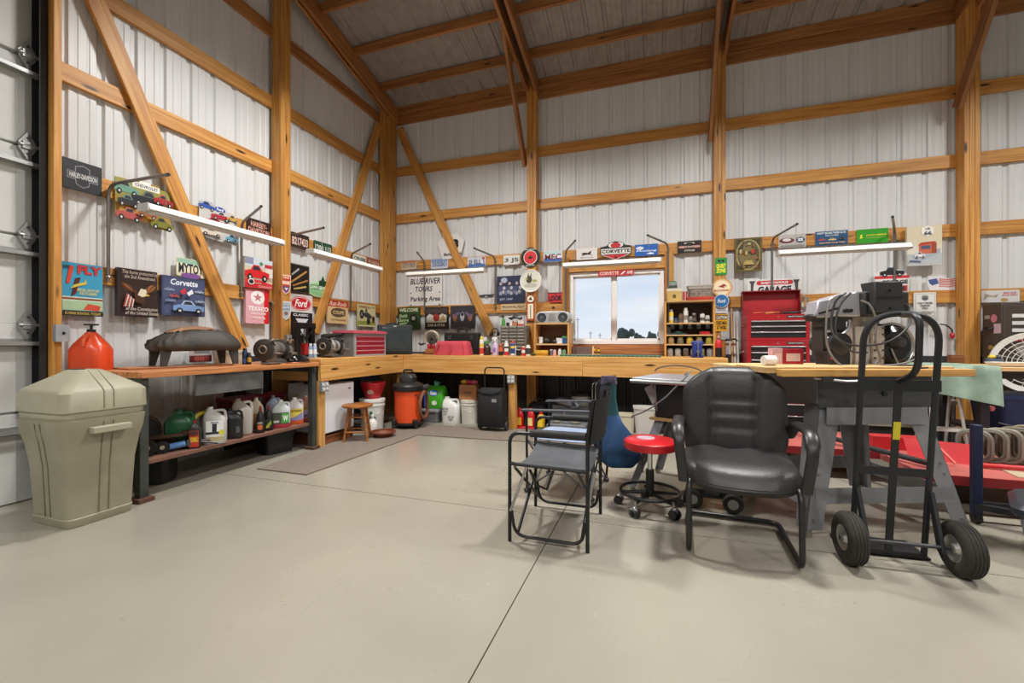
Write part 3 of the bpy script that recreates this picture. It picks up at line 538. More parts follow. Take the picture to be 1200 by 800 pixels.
sign('tin_sign', 'yellow sign with a dark tractor beside the corner post', 'L', (419, 357, 440, 383), 'd8cc98', [('r', 0, 0, 1, .26, '9aa048'), ('t', 'FARMALL', .08, .84, .7, .94, '8a3a34', .04), ('t', 'EST 1939', .72, .85, .95, .92, '4a4a3a', .02)] + tractor() + [('r', .05, .02, .95, .08, 'e8e0b8')], o=.012, th=.01)
# conduit with a switch box on the posts
def switch_box(label, loc, rz, w=.07, h=.115):
    t = thing('switch_box', label, 'switch', loc, rz)
    part(t, 'box', MB().b6(-w / 2, w / 2, -.045, 0, 0, h), mat('9aa0a8', .4, .4), bev=.004); part(t, 'cover_plate', MB().b6(-w / 2 - .003, w / 2 + .003, -.049, -.045, -.003, h + .003), mat('c2c7cd', .4, .2), bev=.003)
    part(t, 'toggle', MB().b6(-.005, .005, -.062, -.048, h * .42, h * .58), BLK); return t
P = LW(68, 390, .15); switch_box('grey metal switch box on the overhead door jamb', (.151, -4.115, P.z - .06), PI / 2)
P, s = at(LW, 334, 397, .145); switch_box('grey switch box with white plate low on the gable wall post', (.141, -2.135, P.z - .045), PI / 2, .06, .09)
mb = MB().tube(fil([(0, 0, 0), (.09, 0, 0), (.09, 0, .42), (.02, .0, .47), (.0, 0, .47)], .05), .009, 8)
o = part(None, 'conduit', mb, GALV, loc=(.02, -2.28, P.z - .02), rot=(0, 0, PI / 2)); tag(o, 'thin bent conduit running down beside the gable wall post', 'conduit')
# ---- L shaped pine workbench
BT = .928
def pine_part(t, name, x0, x1, y0, y1, z0, z1, m=BENCHW): # grain along the longest side
    c = ((x0 + x1) / 2, (y0 + y1) / 2, (z0 + z1) / 2); d = (x1 - x0, y1 - y0, z1 - z0); k = d.index(max(d))
    if k == 0: p0, p1, w, h = (x0, c[1], c[2]), (x1, c[1], c[2]), d[1], d[2]; sd = (0, 0, 1)
    elif k == 1: p0, p1, w, h = (c[0], y0, c[2]), (c[0], y1, c[2]), d[0], d[2]; sd = (0, 0, 1)
    else: p0, p1, w, h = (c[0], c[1], z0), (c[0], c[1], z1), d[0], d[1]; sd = (0, 1, 0)
    return board(t, name, p0, p1, w, h, m, side=sd)
t = thing('workbench', 'L-shaped pine workbench running along both walls into the corner', 'workbench', (0, 0, 0))
for k in range(3): pine_part(t, 'top_board', .19, 4.87, -.815 + k * .225 + .002, -.815 + (k + 1) * .225, BT - .04, BT)
for k in range(3): pine_part(t, 'top_board', .82 - (k + 1) * .225 + .002, .82 - k * .225, -2.36, -.817, BT - .04, BT)
pine_part(t, 'edge_strip', .84, 4.87, -.832, -.815, BT - .062, BT - .002); pine_part(t, 'edge_strip', .82, .837, -2.36, -.832, BT - .062, BT - .002)
pine_part(t, 'fascia', .838, 3.3, -.832, -.794, .694, .864); pine_part(t, 'fascia', 3.302, 4.87, -.832, -.794, .694, .864); pine_part(t, 'fascia', .80, .838, -2.36, -.832, .694, .864)
pine_part(t, 'end_rail', .2, .8, -2.36, -2.322, .694, .864); pine_part(t, 'end_rail', 4.832, 4.87, -.794, -.05, .694, .864)
for x, y in ((2.40, -.75), (.765, -2.315), (.765, -.765), (4.80, -.75), (3.6, -.75)): pine_part(t, 'leg', x - .045, x + .045, y - .045, y + .045, 0, .888)
def outlet(label, loc, rz):
    t = thing('outlet_box', label, 'outlet', loc, rz, 'double outlets under the workbench edge')
    part(t, 'box', MB().b6(-.05, .05, -.04, 0, 0, .1), mat('b4b6b8', .4, .5), bev=.004)
    for x in (-.025, .025):
        for z in (.028, .072): part(t, 'socket', MB().lathe([(.001, -.046), (.016, -.046), (.017, -.04), (.001, -.04)], (x, 0, z), 12, 'y'), mat('d8d8d4', .5))
outlet('galvanised double outlet on the pine leg beside the black folded cart', (2.40, -.80, .585), 0); outlet('galvanised double outlet on the pine leg by the white fridge', (.815, -2.315, .585), PI / 2); outlet('galvanised double outlet high behind the orange vacuum', (.815, -.765, .585), PI / 2 - .5)
# ---- old steel bench with plank top and lower shelf
SB = .895
t = thing('steel_workbench', 'old steel-legged workbench with a thick worn plank top', 'workbench', (0, 0, 0))
for k in range(3): pine_part(t, 'top_plank', .09 + k * .245, .09 + (k + 1) * .245 - .004, -4.0, -2.365, SB - .042, SB, OLDW)
STG = mat('4a4d4a', .55, .4, .35, 6)
for x, y in ((.76, -3.965), (.76, -2.40), (.12, -3.965), (.12, -2.40)):
    mb = MB().b6(x - .03, x + .03, y - .028, y + .028, .03, SB - .042); part(t, 'leg', mb, STG, bev=.003); part(t, 'foot', MB().b6(x - .06, x + .06, y - .05, y + .05, 0, .03), mat('5a3a2a', .8), bev=.004)
for y in (-3.965, -2.40): part(t, 'cross_rail', MB().b6(.09, .80, y - .02, y + .02, SB - .10, SB - .042), STG)
part(t, 'end_plate', MB().b6(.09, .80, -4.0, -3.985, SB - .14, SB - .042), mat('3c4a3a', .6, .2, .3))
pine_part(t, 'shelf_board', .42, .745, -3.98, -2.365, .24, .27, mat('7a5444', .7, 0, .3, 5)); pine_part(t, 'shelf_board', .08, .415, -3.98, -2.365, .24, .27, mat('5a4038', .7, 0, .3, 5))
part(t, 'apron_plate', MB().b6(.79, .796, -3.62, -3.02, .69, .852).b6(.6, .79, -3.025, -3.02, .64, .82), mat('6a6b6c', .5, .5, .5, 7), label='scuffed grey steel apron plate')
# ---- tan bin with a hipped lid
TAN = mat('918d76', .55, 0, .14, 5); TANL = mat('9f9b84', .5, 0, .12, 5)
t = thing('waste_bin', 'tan plastic waste bin with a hipped lid beside the overhead door', 'bin', (.70, -4.25, 0), 0)
rings = [zr(rrect(.36, .33, .04), .0), zr(rrect(.375, .345, .045), .02), zr(rrect(.38, .35, .045), .05), zr(rrect(.372, .342, .045), .055), zr(rrect(.40, .37, .05), .36), zr(rrect(.435, .405, .05), .50), zr(rrect(.462, .432, .05), .56), zr(rrect(.475, .445, .05), .64)]
part(t, 'body', MB().loft(rings), TAN)
rings = [zr(rrect(.462, .432, .05), .655), zr(rrect(.462, .432, .05), .68), zr(rrect(.485, .455, .05), .69), zr(rrect(.48, .45, .05), .80), zr(rrect(.44, .41, .05), .825), zr(rrect(.17, .13, .03), .925), zr(rrect(.15, .11, .03), .93)]
part(t, 'lid', MB().loft(rings), TANL)
part(t, 'lid_rim', MB().loft([zr(rrect(.458, .428, .05), .64), zr(rrect(.458, .428, .05), .66)]), mat('8f8b70', .6))
part(t, 'handle', MB().b6(-.10, .10, -.045, .0, .56, .575).b6(-.10, .10, -.05, -.036, .535, .575).b6(-.10, -.085, -.04, .0, .535, .565).b6(.085, .10, -.04, .0, .535, .565), TANL, bev=.006, loc=(.235, 0, .02), rot=(0, 0, PI / 2))
for u in (-.025, .025):
    part(t, 'rib_line', MB().tube([(.1885, u, .06), (.2005, u, .36), (.2185, u, .50), (.2385, u, .62)], .004, 5), mat('6e6b54', .7))
    part(t, 'rib_line', MB().tube([(u, -.1735, .06), (u, -.1855, .36), (u, -.2035, .50), (u, -.2235, .62)], .004, 5), mat('6e6b54', .7))
    part(t, 'rib_line', MB().tube([(.2425, u, .70), (.240, u, .80), (.221, u, .826), (.08, u, .925)], .004, 5), mat('7e7b62', .7))
part(t, 'lid_slot', MB().box((-.02, -.03, .928), (.09, .05, .012)), BLK)
# ---- things on the plank top
# red fuel jug with pump
y0 = Lp(106, .19)
t = thing('fuel_jug', 'orange-red plastic fluid jug with a black pump on the plank top', 'jug', (.20, y0, SB), .6)
part(t, 'body', MB().loft([zr(rrect(.21, .17, .05), 0), zr(rrect(.225, .185, .06), .02), zr(rrect(.225, .185, .06), .15), zr(rrect(.2, .16, .07), .19), zr(rrect(.08, .07, .03), .265), zr(rrect(.06, .06, .028), .28)]), mat('dc4a22', .3, 0, .06), ang=50)
part(t, 'handle', MB().tube(fil([(0, -.088, .175), (0, -.085, .23), (0, -.03, .262)], .03), .013, 8), mat('e05a30', .35))
part(t, 'pump', MB().cyl((0, 0, .275), (0, 0, .30), .026).cyl((0, 0, .30), (0, 0, .335), .009).box((0, 0, .335), (.085, .016, .012)), BLK)
# draped stand
y0 = Lp(229, .40)
t = thing('foot_stand', 'low four-legged stand draped with a dark brown vinyl cover', 'stand', (.40, y0, SB + .0135), PI / 2 - .28)
NC = 72; rg = []
for q, (w, d, z, am) in enumerate(((.585, .33, .125, .010), (.625, .36, .145, .022), (.63, .365, .175, .020), (.60, .34, .205, .014), (.53, .29, .235, .012), (.42, .22, .262, .012), (.27, .14, .282, .010), (.10, .05, .292, .006))):
    ring = []
    for k in range(NC):
        a_ = 2 * PI * k / NC; ca, sa = math.cos(a_), math.sin(a_); e_ = .42
        x = w / 2 * math.copysign(abs(ca) ** e_, ca); y = d / 2 * math.copysign(abs(sa) ** e_, sa)
        wr_ = am * (math.sin(17 * a_ + q) + .6 * math.sin(29 * a_ + 2 * q)) * .5
        ring.append((x * (1 + wr_ * 2), y * (1 + wr_ * 3), z + wr_ * .5 + .03 * math.sin(x * 6 + 1.2) * (q > 3) - .02 * abs(x) * (q < 3)))
    rg.append(ring)
part(t, 'cover', MB().loft(rg), mat('3b342d', .62, 0, .5, 5, .3), ang=70); part(t, 'cover_patch', MB().loft([[(x * .9 - .02, y * .9, z + .010) for x, y, z in rg[5]], [(x * .99 - .02, y * .99, z + .006) for x, y, z in rg[6]], [(x - .02, y, z + .006) for x, y, z in rg[7]]]), mat('8a6547', .6, 0, .4, 6, .3), label='worn tan patch')
for sx in (-1, 1):
    for sy in (-1, 1): part(t, 'leg', MB().hexa([(sx * .26 - .02, sy * .13 - .014, 0), (sx * .26 + .02, sy * .13 - .014, 0), (sx * .26 + .02, sy * .13 + .014, 0), (sx * .26 - .02, sy * .13 + .014, 0)], [(sx * .235 - .045, sy * .12 - .016, .19), (sx * .235 + .045, sy * .12 - .016, .19), (sx * .235 + .045, sy * .12 + .016, .19), (sx * .235 - .045, sy * .12 + .016, .19)]), mat('3a3836', .5), bev=.004)
part(t, 'top_panel', MB().b6(-.27, .27, -.14, .14, .185, .20), BLK)
o = board(None, 'loose_plank', (.30, Lp(150, .4), SB + .006), (.42, Lp(262, .42), SB + .006), .30, .012, OLDW); o.location.z = SB + .0065; tag(o, 'thin loose plank lying under the draped stand', 'board')
t = sign('tin_sign', 'red and white plate leaning behind the draped stand', 'L', (222, 407, 248, 424), 'd8d4d0', [('r', 0, .0, 1, .45, '7a3430'), ('t', '885', .2, .08, .9, .4, 'd0655a', .03), ('r', .2, .6, .9, .9, '8a8a8a')], o=.03, th=.006)
t = thing('paint_tub', 'short white plastic tub behind the draped stand', 'tub', (.16, Lp(268, .16), SB), 0)
part(t, 'body', MB().lathe([(.12, 0), (.135, .10), (.14, .10), (.14, .115), (.13, .115), (.12, .02), (.001, .02)], n=24), mat('d8d2c0', .4)); part(t, 'lid', MB().lathe([(.141, .105), (.141, .125), (.001, .128)], n=24), mat('cfcabb', .4)); 
o = part(None, 'rag', MB().ell((0, 0, .0), (.10, .06, .045), 14, 8), mat('c8bcae', .8, 0, .5, 20), loc=(.16, Lp(264, .16), SB + .168)); tag(o, 'crumpled spotted rag on the white tub lid', 'rag')
# small cans by the grinder
def can(name, label, loc, r, h, body, cap, bands=(), cat='can', group=None, noz=False, n=16):
    t = thing(name, label, cat, loc, 0, group)
    part(t, 'body', MB().lathe([(r * .95, 0), (r, .004), (r, h * .78), (r * .72, h * .84), (r * .7, h * .85)], n=n), body if not isinstance(body, str) else mat(body, .35))
    for z0, z1, c in bands: part(t, 'band', MB().lathe([(r * 1.012, z0 * h), (r * 1.012, z1 * h)], n=n, cap=False), inkm(c))
    part(t, 'cap', MB().lathe([(r * .72, h * .83), (r * .72, h * .96), (r * .55, h), (.001, h)], n=n) if not noz else MB().lathe([(r * .5, h * .83), (r * .5, h * .92), (r * .25, h * .93), (r * .25, h), (.001, h)], n=n), cap if not isinstance(cap, str) else mat(cap, .4)); return t
yy = Lp(287, .5); can('oil_can', 'dark blue squeeze bottle beside the bench grinder', (.50, yy, SB), .022, .15, '22304a', '16181c', [(.1, .35, '3a5aa0')], 'can'); can('oil_can', 'small black and yellow can beside the bench grinder', (.54, Lp(292, .54), SB), .018, .11, '1c1c1e', '22252a', [(.2, .6, 'c89a30')])
# bench grinder
def grinder(label, loc, rz, body, guard, s=1.0):
    t = thing('bench_grinder', label, 'grinder', loc, rz); zc = .135 * s
    part(t, 'base', MB().loft([zr(rrect(.20 * s, .17 * s, .03 * s), 0), zr(rrect(.19 * s, .16 * s, .03 * s), .025 * s), zr(rrect(.11 * s, .10 * s, .03 * s), .05 * s), zr(rrect(.10 * s, .09 * s, .03 * s), .08 * s)]), mat('45433f', .5))
    part(t, 'motor', MB().lathe([(.05 * s, -.095 * s), (.07 * s, -.088 * s), (.078 * s, -.05 * s), (.078 * s, .05 * s), (.07 * s, .088 * s), (.05 * s, .095 * s)], (0, 0, zc), 26, 'x'), body)
    part(t, 'motor_band', MB().lathe([(.0795 * s, -.02 * s), (.0795 * s, .02 * s)], (0, 0, zc), 26, 'x', cap=False), mat('6a6864', .4, .4))
    for sg in (-1, 1):
        cxg = sg * .125 * s
        gd = part(t, 'wheel_guard', MB().lathe([(.001, -.03 * s), (.092 * s, -.03 * s), (.102 * s, -.024 * s), (.104 * s, .0), (.102 * s, .024 * s), (.092 * s, .03 * s), (.001, .03 * s)], (cxg, .01 * s, zc), 28, 'x'), guard)
        part(gd, 'guard_ring', MB().torus((cxg + sg * .031 * s, .01 * s, zc), .036 * s, .008 * s, 'x', 22, 6), mat('8a7a68', .5, .2))
        part(gd, 'guard_screw', MB().cyl((cxg + sg * .028 * s, .05 * s, zc + .05 * s), (cxg + sg * .036 * s, .05 * s, zc + .05 * s), .006 * s).cyl((cxg + sg * .028 * s, -.04 * s, zc + .055 * s), (cxg + sg * .036 * s, -.04 * s, zc + .055 * s), .006 * s), DKST)
        part(t, 'wheel', MB().cyl((cxg - .018 * s, -.024 * s, zc - .012 * s), (cxg + .018 * s, -.024 * s, zc - .012 * s), .082 * s, n=26), mat('6e6860', .9))
        part(t, 'tool_rest', MB().box((cxg, -.125 * s, zc - .035 * s), (.075 * s, .05 * s, .008 * s), rx=.25).b6(cxg - .008, cxg + .008, -.11 * s, .0, .02, zc - .04 * s), mat('a09c94', .35, .7))
        part(t, 'spark_shield', MB().box((cxg, -.085 * s, zc + .085 * s), (.07 * s, .06 * s, .004 * s), rx=-.5), mat('8f918f', .25, .3))
    return t
grinder('grey bench grinder with dark wheel guards on the plank top', (.56, Lp(321, .56), SB), PI / 2 + .25, mat('8f8c88', .35, .6), mat('3a332e', .6))
o = part(None, 'magnetic_tray', MB().loft([zr(rrect(.14, .1, .03), 0), zr(rrect(.17, .13, .03), .015), zr(rrect(.16, .12, .03), .017), zr(rrect(.13, .09, .03), .006)]), mat('9a948c', .3, .7), loc=(.755, Lp(318, .755), SB), rot=(0, 0, 1.57)); tag(o, 'small polished steel tray in front of the bench grinder', 'tray')
t = thing('face_shield', 'black dome face shield with copper coloured rim on the plank top', 'visor', (.74, Lp(350, .74), SB), PI / 2)
part(t, 'shell', MB().loft([[(.13 * math.cos(a), .075 * math.sin(a), 0) for a in [2 * PI * k / 20 for k in range(20)]], [(.125 * math.cos(a) - .01, .07 * math.sin(a), .04) for a in [2 * PI * k / 20 for k in range(20)]], [(.08 * math.cos(a) - .02, .05 * math.sin(a), .07) for a in [2 * PI * k / 20 for k in range(20)]], [(.02 * math.cos(a) - .04, .01 * math.sin(a), .09) for a in [2 * PI * k / 20 for k in range(20)]]]), mat('141313', .15, 0, .1), ang=60)
part(t, 'rim', MB().tube([(.134 * math.cos(2 * PI * k / 24), .079 * math.sin(2 * PI * k / 24), .006) for k in range(24)], .006, 6, True), mat('9a5a38', .4, .3))
# black press frame
t = thing('press_frame', 'black steel H-frame press standing behind the grinders', 'press', (.24, Lp(357, .24), BT), PI / 2)
mb = MB(); part(t, 'upright', MB().b6(-.13, -.085, -.03, .03, 0, .36), BLK, bev=.004); part(t, 'upright', MB().b6(.085, .13, -.03, .03, 0, .36), BLK, bev=.004)
part(t, 'head_beam', MB().b6(-.14, .14, -.035, .035, .33, .40), BLK, bev=.004); part(t, 'base_plate', MB().b6(-.16, .16, -.09, .09, 0, .03), BLK, bev=.004)
part(t, 'diagonal', MB().cyl((-.08, -.02, .30), (.0, -.02, .20), .006).cyl((.09, -.02, .31), (.0, -.02, .20), .006), BLK)
part(t, 'jack', MB().b6(-.025, .025, -.03, .03, .03, .16), mat('c03034', .4)); part(t, 'ram', MB().cyl((0, 0, .16), (0, 0, .33), .014), CHROME)
# silver buffer on pine
grinder('silver and black bench buffer with white motor beside the grey chest', (.58, Lp(388, .58), BT), PI / 2 + .15, mat('c8c4c0', .3, .4), mat('1d1d1e', .5), .95)
t = thing('hand_tool', 'dark angle grinder lying across the bench buffer top', 'tool', (.46, Lp(384, .46), BT + .205), PI / 2 + .3)
part(t, 'body', MB().cyl((-.12, 0, .035), (.08, 0, .045), .028, .034), mat('2c2a28', .5)); part(t, 'head', MB().cyl((.1, 0, .0), (.1, 0, .075), .035, .03), DKST); part(t, 'side_handle', MB().cyl((.1, -.03, .05), (.13, -.14, .07), .014, .016), BLK); part(t, 'disc_guard', MB().lathe([(.02, .0), (.07, .0), (.07, .014), (.02, .014)], (.1, 0, -.006), 18), mat('a09a90', .4, .5))
# blue cans behind
for k, (px_, c) in enumerate(((364, '7a94b8'), (369, '9ab0cc'))): can('spray_can', ['pale blue spray can by the press frame', 'lighter blue spray can by the bench buffer'][k], (.63, Lp(px_, .63), BT), .02, .16, c, 'c8ccd4', [(.3, .6, 'e4e6ea')])
# grey chest with red drawers
t = thing('tool_chest', 'grey bench tool chest with four red drawers and a red cloth top', 'tool chest', (.565, -1.37, BT), PI / 2)
GY = mat('7a787a', .45)
part(t, 'body', MB().b6(-.31, .31, -.135, .155, 0, .29), GY, bev=.006); part(t, 'face_frame', MB().b6(-.31, -.285, -.155, -.135, 0, .29).b6(.285, .31, -.155, -.135, 0, .29).b6(-.285, .285, -.155, -.135, .0, .022).b6(-.285, .285, -.155, -.135, .255, .29), mat('a5a3a8', .4), bev=.002)
for k in range(4):
    z0 = .028 + k * .057; d = part(t, 'drawer', MB().b6(-.283, .283, -.152, -.13, z0, z0 + .05), mat('b02a3c', .4), bev=.002); part(d, 'pull', MB().b6(-.283, .283, -.163, -.150, z0 + .036, z0 + .05), mat('dc8a98', .35, .2), bev=.002)
rg = []
part(t, 'lid_cloth', MB().loft([[(x, y, .288 - .012 * abs(math.sin(9 * x))) for x, y in rrect(.66, .36, .03, 4)], [(x, y, .312 + .004 * math.sin(14 * x)) for x, y in rrect(.655, .35, .03, 4)], [(x, y, .318 + .004 * math.sin(11 * x)) for x, y in rrect(.5, .22, .03, 4)]]), mat('c8505e', .8, 0, .15))
# CRT television
t = thing('television', 'dark grey tube television in the bench corner', 'television', (.55, -.60, BT), .62)
TVM = mat('2c2f31', .5)
part(t, 'bezel', MB().b6(-.24, .24, -.17, -.06, 0, .42), TVM, bev=.015); part(t, 'screen', MB().loft([[(x, -.171, z + .235) for x, z in rrect(.40, .30, .03)], [(x, -.178, z + .235) for x, z in rrect(.34, .24, .04)]]), mat('3a4142', .18), ang=50)
mb = MB().hexa([(-.22, -.06, .0), (.22, -.06, .0), (.13, .25, .03), (-.13, .25, .03)], [(-.22, -.06, .41), (.22, -.06, .41), (.12, .25, .30), (-.12, .25, .30)]); part(t, 'back_housing', mb, TVM, bev=.01)
part(t, 'logo', MB().b6(-.02, .02, -.174, -.17, .392, .405), mat('c8c8c4', .3)); part(t, 'control_strip', MB().b6(-.21, .21, -.176, -.168, .02, .06), BLK, bev=.003)
o = part(None, 'remote_box', MB().b6(-.09, .09, -.05, .05, 0, .02).b6(-.05, .05, -.03, .03, .02, .032), BLK, bev=.004, loc=(.53, -.62, BT + .422), rot=(0, 0, .7)); tag(o, 'flat black antenna box on top of the tube television', 'box')
# ================================================================ JUGS ON THE LOWER SHELF
SH = .27
def jug(name, label, px, w, h, body, cap, X=.62, base=SH, rz=None, handle=True, els=None, fluid=None, cat='jug', depth=.62, neck=.5, lbl=None, loc=None, group=None):
    """moulded jug: shoulders, neck, cap and a loop handle; w,h in metres"""
    loc = loc or (X, Lp(px, X), base); t = thing(name, label, cat, loc, PI / 2 - .75 if rz is None else rz, group)
    d = w * depth; r = min(w, d) * .28
    nk = -w * (neck - .5)
    ring = lambda a, b, z, dx=0: [(x + dx, y, z) for x, y in rrect(w * a, d * b, min(w * a, d * b) * .3, 3)]
    bm = mat(body, .35, 0, .06) if isinstance(body, str) else body
    part(t, 'body', MB().loft([ring(.94, .94, 0), ring(1, 1, h * .03), ring(1, 1, h * .62), ring(.9, .92, h * .72, nk * .2), ring(.5, .6, h * .86, nk * .8), ring(.3, .45, h * .9, nk), ring(.3, .45, h * .93, nk)]), bm, ang=50)
    part(t, 'cap', MB().cyl((nk, 0, h * .92), (nk, 0, h), min(w, d) * .2, n=12), mat(cap, .4))
    if fluid: part(t, 'fluid', MB().loft([ring(.955, .955, h * .004), ring(1.012, 1.012, h * .03), ring(1.012, 1.012, h * fluid[1])]), mat(fluid[0], .3))
    if handle:
        sx = 1 if nk <= 0 else -1
        part(t, 'handle', MB().tube(fil([(nk + sx * w * .12, 0, h * .88), (sx * w * .40, 0, h * .9), (sx * w * .46, 0, h * .62)], w * .15), w * .07, 7), bm)
    if els: 
        e_ = MB(); prints(t, els, w * .86, h * .5, -d * .5 - .0015, 0, h * .06)
    return t
jug('gas_can', 'dark green fuel can with a yellow spout on the lower shelf', 211, .20, .30, '1f5a38', '1c3a28', 0.52, depth=.8)
o = part(None, 'spout', MB().tube(fil([(0, 0, 0), (.03, 0, .05), (.09, 0, .065)], .03), .016, 8).cyl((.085, 0, .064), (.12, 0, .068), .022), mat('c8b428', .4), loc=(.57, Lp(226, .57), SH + .19), rot=(0, 0, PI / 2 - .4)); 
o.parent = bpy.data.objects['gas_can']; o.matrix_parent_inverse = (Matrix.Translation(bpy.data.objects['gas_can'].location) @ Matrix.Rotation(PI / 2 - .75, 4, 'Z')).inverted()
jug('oil_bottle', 'black motor oil bottle with red cap and orange label', 228, .085, .215, '1e1c1c', 'a82030', 0.70, handle=False, els=[('r', .08, .0, .92, 1.2, 'c83a24'), ('r', .1, .35, .9, .75, 'e08a20'), ('t', 'OIL', .2, .4, .8, .7, 'f4d040', .04), ('t', 'MOTOR', .15, .88, .85, 1.05, 'f8e8d8', .03)], cat='bottle')
jug('oil_jug', 'silver grey oil jug with a large 1 on its label', 252, .165, .30, 'b4b2ae', 'cfcfcc', 0.68, neck=.7, els=[('r', .1, 0, .95, 1.15, 'e8e8e6'), ('t', '1', .4, .55, .62, .98, '20222a', .05), ('t', 'Mobil', .35, 1.0, .7, 1.1, '3a3e58', .02), ('r', .1, .42, .82, .55, '2a2c2e'), ('e', .85, .5, .13, .16, 'd8d048'), ('r', .1, .05, .95, .28, 'b8a878')])
jug('oil_jug', 'plain black oil jug beside the silver grey one', 273, .15, .26, '1e1e20', '161617', 0.66, neck=.65, els=[('r', .7, .3, .9, .7, '55565c')])
jug('coolant_jug', 'tall white jug with a slanted pouring neck', 284, .17, .32, 'd8d4c8', 'd0ccbf', 0.56, neck=.7)
jug('cleaner_jug', 'pale jug with amber liquid behind the black bottles', 300, .13, .30, 'cfc4a8', 'e4e0d4', 0.48, handle=False, fluid=('b07a30', .5))
def pointy(label, px, els, X=.68):
    t = thing('detailer_bottle', label, 'bottle', (X, Lp(px, X), SH), PI / 2 - .75, 'pointed black bottles on the lower shelf')
    part(t, 'body', MB().lathe([(.036, 0), (.04, .006), (.04, .10), (.032, .15), (.015, .19), (.012, .2)], n=18), mat('1b1b1d', .35)); part(t, 'cap', MB().lathe([(.012, .198), (.01, .225), (.004, .245), (.001, .245)], n=12), mat('8a2028', .4)); prints(t, els, .06, .1, -.0405, 0, .015)
pointy('pointed black bottle with an orange label on the lower shelf', 305, [('r', .1, .1, .9, .95, '2a2022'), ('e', .5, .4, .35, .25, 'c8602c'), ('t', 'CHERRY', .15, .72, .85, .85, 'e0d0c0', .03)])
pointy('pointed black bottle with a green and yellow label on the lower shelf', 315, [('r', .1, .1, .9, .95, '24261e'), ('p', [(.2, .1), (.9, .5), (.8, .8), (.15, .35)], '8aa838'), ('p', [(.15, .1), (.5, .15), (.7, .4), (.2, .3)], 'd0b030')], .66)
jug('washer_jug', 'grey blue jug standing behind the clear jugs', 320, .14, .29, '8a98a8', 'b0b8c0', 0.44)
jug('washer_jug', 'clear jug with red fluid and a green label', 329, .165, .27, 'c4c8c8', 'd8d8d4', 0.66, fluid=('a8323c', .17), els=[('r', .0, .2, 1, 1.0, '4a4e44'), ('r', .55, .25, 1, .95, '4e9a48'), ('t', 'W', .62, .4, .95, .8, 'e8f0e0', .05), ('r', .02, .3, .4, .45, 'c8c8c0')])
jug('washer_jug', 'clear jug with orange fluid and a yellow label', 345, .165, .27, 'cdc8c4', 'e0dcd8', 0.64, fluid=('d06030', .2), els=[('r', 0, .2, 1, 1.05, '8a84b0'), ('r', 0, .75, 1, 1.05, 'e0c030'), ('t', 'ZEROTHERM', .08, .82, .92, .98, '3a3a3a', .02), ('p', [(0, .3), (.6, .5), (1, .8), (0, .75)], 'd8c85a')])
jug('washer_jug', 'pink jug with a yellow and purple label at the shelf end', 359, .16, .275, 'd88a78', 'e4d8d4', 0.63, fluid=('c85038', .12), els=[('r', 0, .2, 1, 1.05, '7a68a8'), ('r', 0, .75, 1, 1.05, 'e0c030'), ('t', 'ZEROTHERM', .08, .82, .92, .98, '3a3a3a', .02), ('p', [(0, .3), (.6, .5), (1, .8), (0, .75)], 'c8b0d8')])
jug('washer_jug', 'jug with a bright yellow top behind the pink jug', 350, .13, .29, 'c8a82c', 'd8b828', 0.40)
t = thing('tool_box', 'dark red steel tool box at the back of the lower shelf', 'tool box', (.26, Lp(296, .26), SH), PI / 2)
part(t, 'body', MB().b6(-.30, .30, -.1, .1, 0, .26), mat('6e1c22', .4), bev=.006); part(t, 'lid', MB().prism([(-.31, .26), (.31, .26), (.31, .30), (-.31, .30)], -.11, .11), mat('7a2026', .35), bev=.008); part(t, 'handle', MB().tube(fil([(-.08, 0, .30), (-.08, 0, .345), (.08, 0, .345), (.08, 0, .30)], .02), .006, 6), BLK); part(t, 'latch', MB().b6(-.02, .02, -.116, -.1, .22, .28), CHROME)
t = thing('battery_tub', 'black plastic tub on the floor under the shelf end', 'tub', (.50, -2.62, 0), PI / 2 - .2)
part(t, 'body', MB().loft([zr(rrect(.26, .2, .03), 0), zr(rrect(.3, .24, .03), .2), zr(rrect(.31, .25, .03), .2), zr(rrect(.31, .25, .03), .215), zr(rrect(.29, .23, .03), .215), zr(rrect(.25, .19, .03), .02)]), mat('1b1b1d', .5)); part(t, 'handle', MB().tube(fil([(-.06, -.11, .2), (-.06, -.13, .24), (.06, -.13, .24), (.06, -.11, .2)], .02), .006, 6), DKST)
t = thing('fuel_can', 'dark dented fuel can under the shelf by the waste bin', 'can', (.35, Lp(175, .35), 0), .6); part(t, 'body', MB().loft([zr(rrect(.3, .2, .04), 0), zr(rrect(.32, .22, .04), .02), zr(rrect(.32, .22, .04), .19), zr(rrect(.2, .12, .04), .23)]), mat('20211f', .6)); part(t, 'cap', MB().cyl((.06, 0, .22), (.06, 0, .25), .03), DKST)
# oily parts heaped at the shelf end, each piece separate
def junk(name, label, px, X, z, mbs, rz): 
    t = thing(name, label, 'tool', (X, Lp(px, X), z), rz)
    for n_, mb, mm_ in mbs: part(t, n_, mb, mm_)
    return t
RUST = mat('4a2e24', .7, .3, .5, 12); OILY = mat('2a2522', .5, .5, .4, 12)
junk('pipe_wrench', 'rusty pipe wrench lying on the parts heap', 186, 0.60, SH + .10, [('handle', MB().box((0, 0, .02), (.34, .03, .022)), RUST), ('jaw', MB().box((.18, .02, .025), (.07, .07, .03)).box((.21, -.03, .025), (.05, .03, .03)), RUST)], 1.1)
junk('wheel_hub', 'dirty wheel hub with a round flange on the lower shelf', 172, 0.65, SH, [('flange', MB().lathe([(.03, 0), (.06, 0), (.06, .02), (.03, .02)], (0, -.0, .062), 20, 'y'), OILY), ('barrel', MB().lathe([(.03, .02), (.035, .12), (.015, .12)], (0, 0, .062), 16, 'y'), OILY), ('bore', MB().lathe([(.001, -.003), (.018, -.003), (.02, .0)], (0, 0, .062), 16, 'y'), mat('a09488', .35, .6))], PI / 2 - .6)
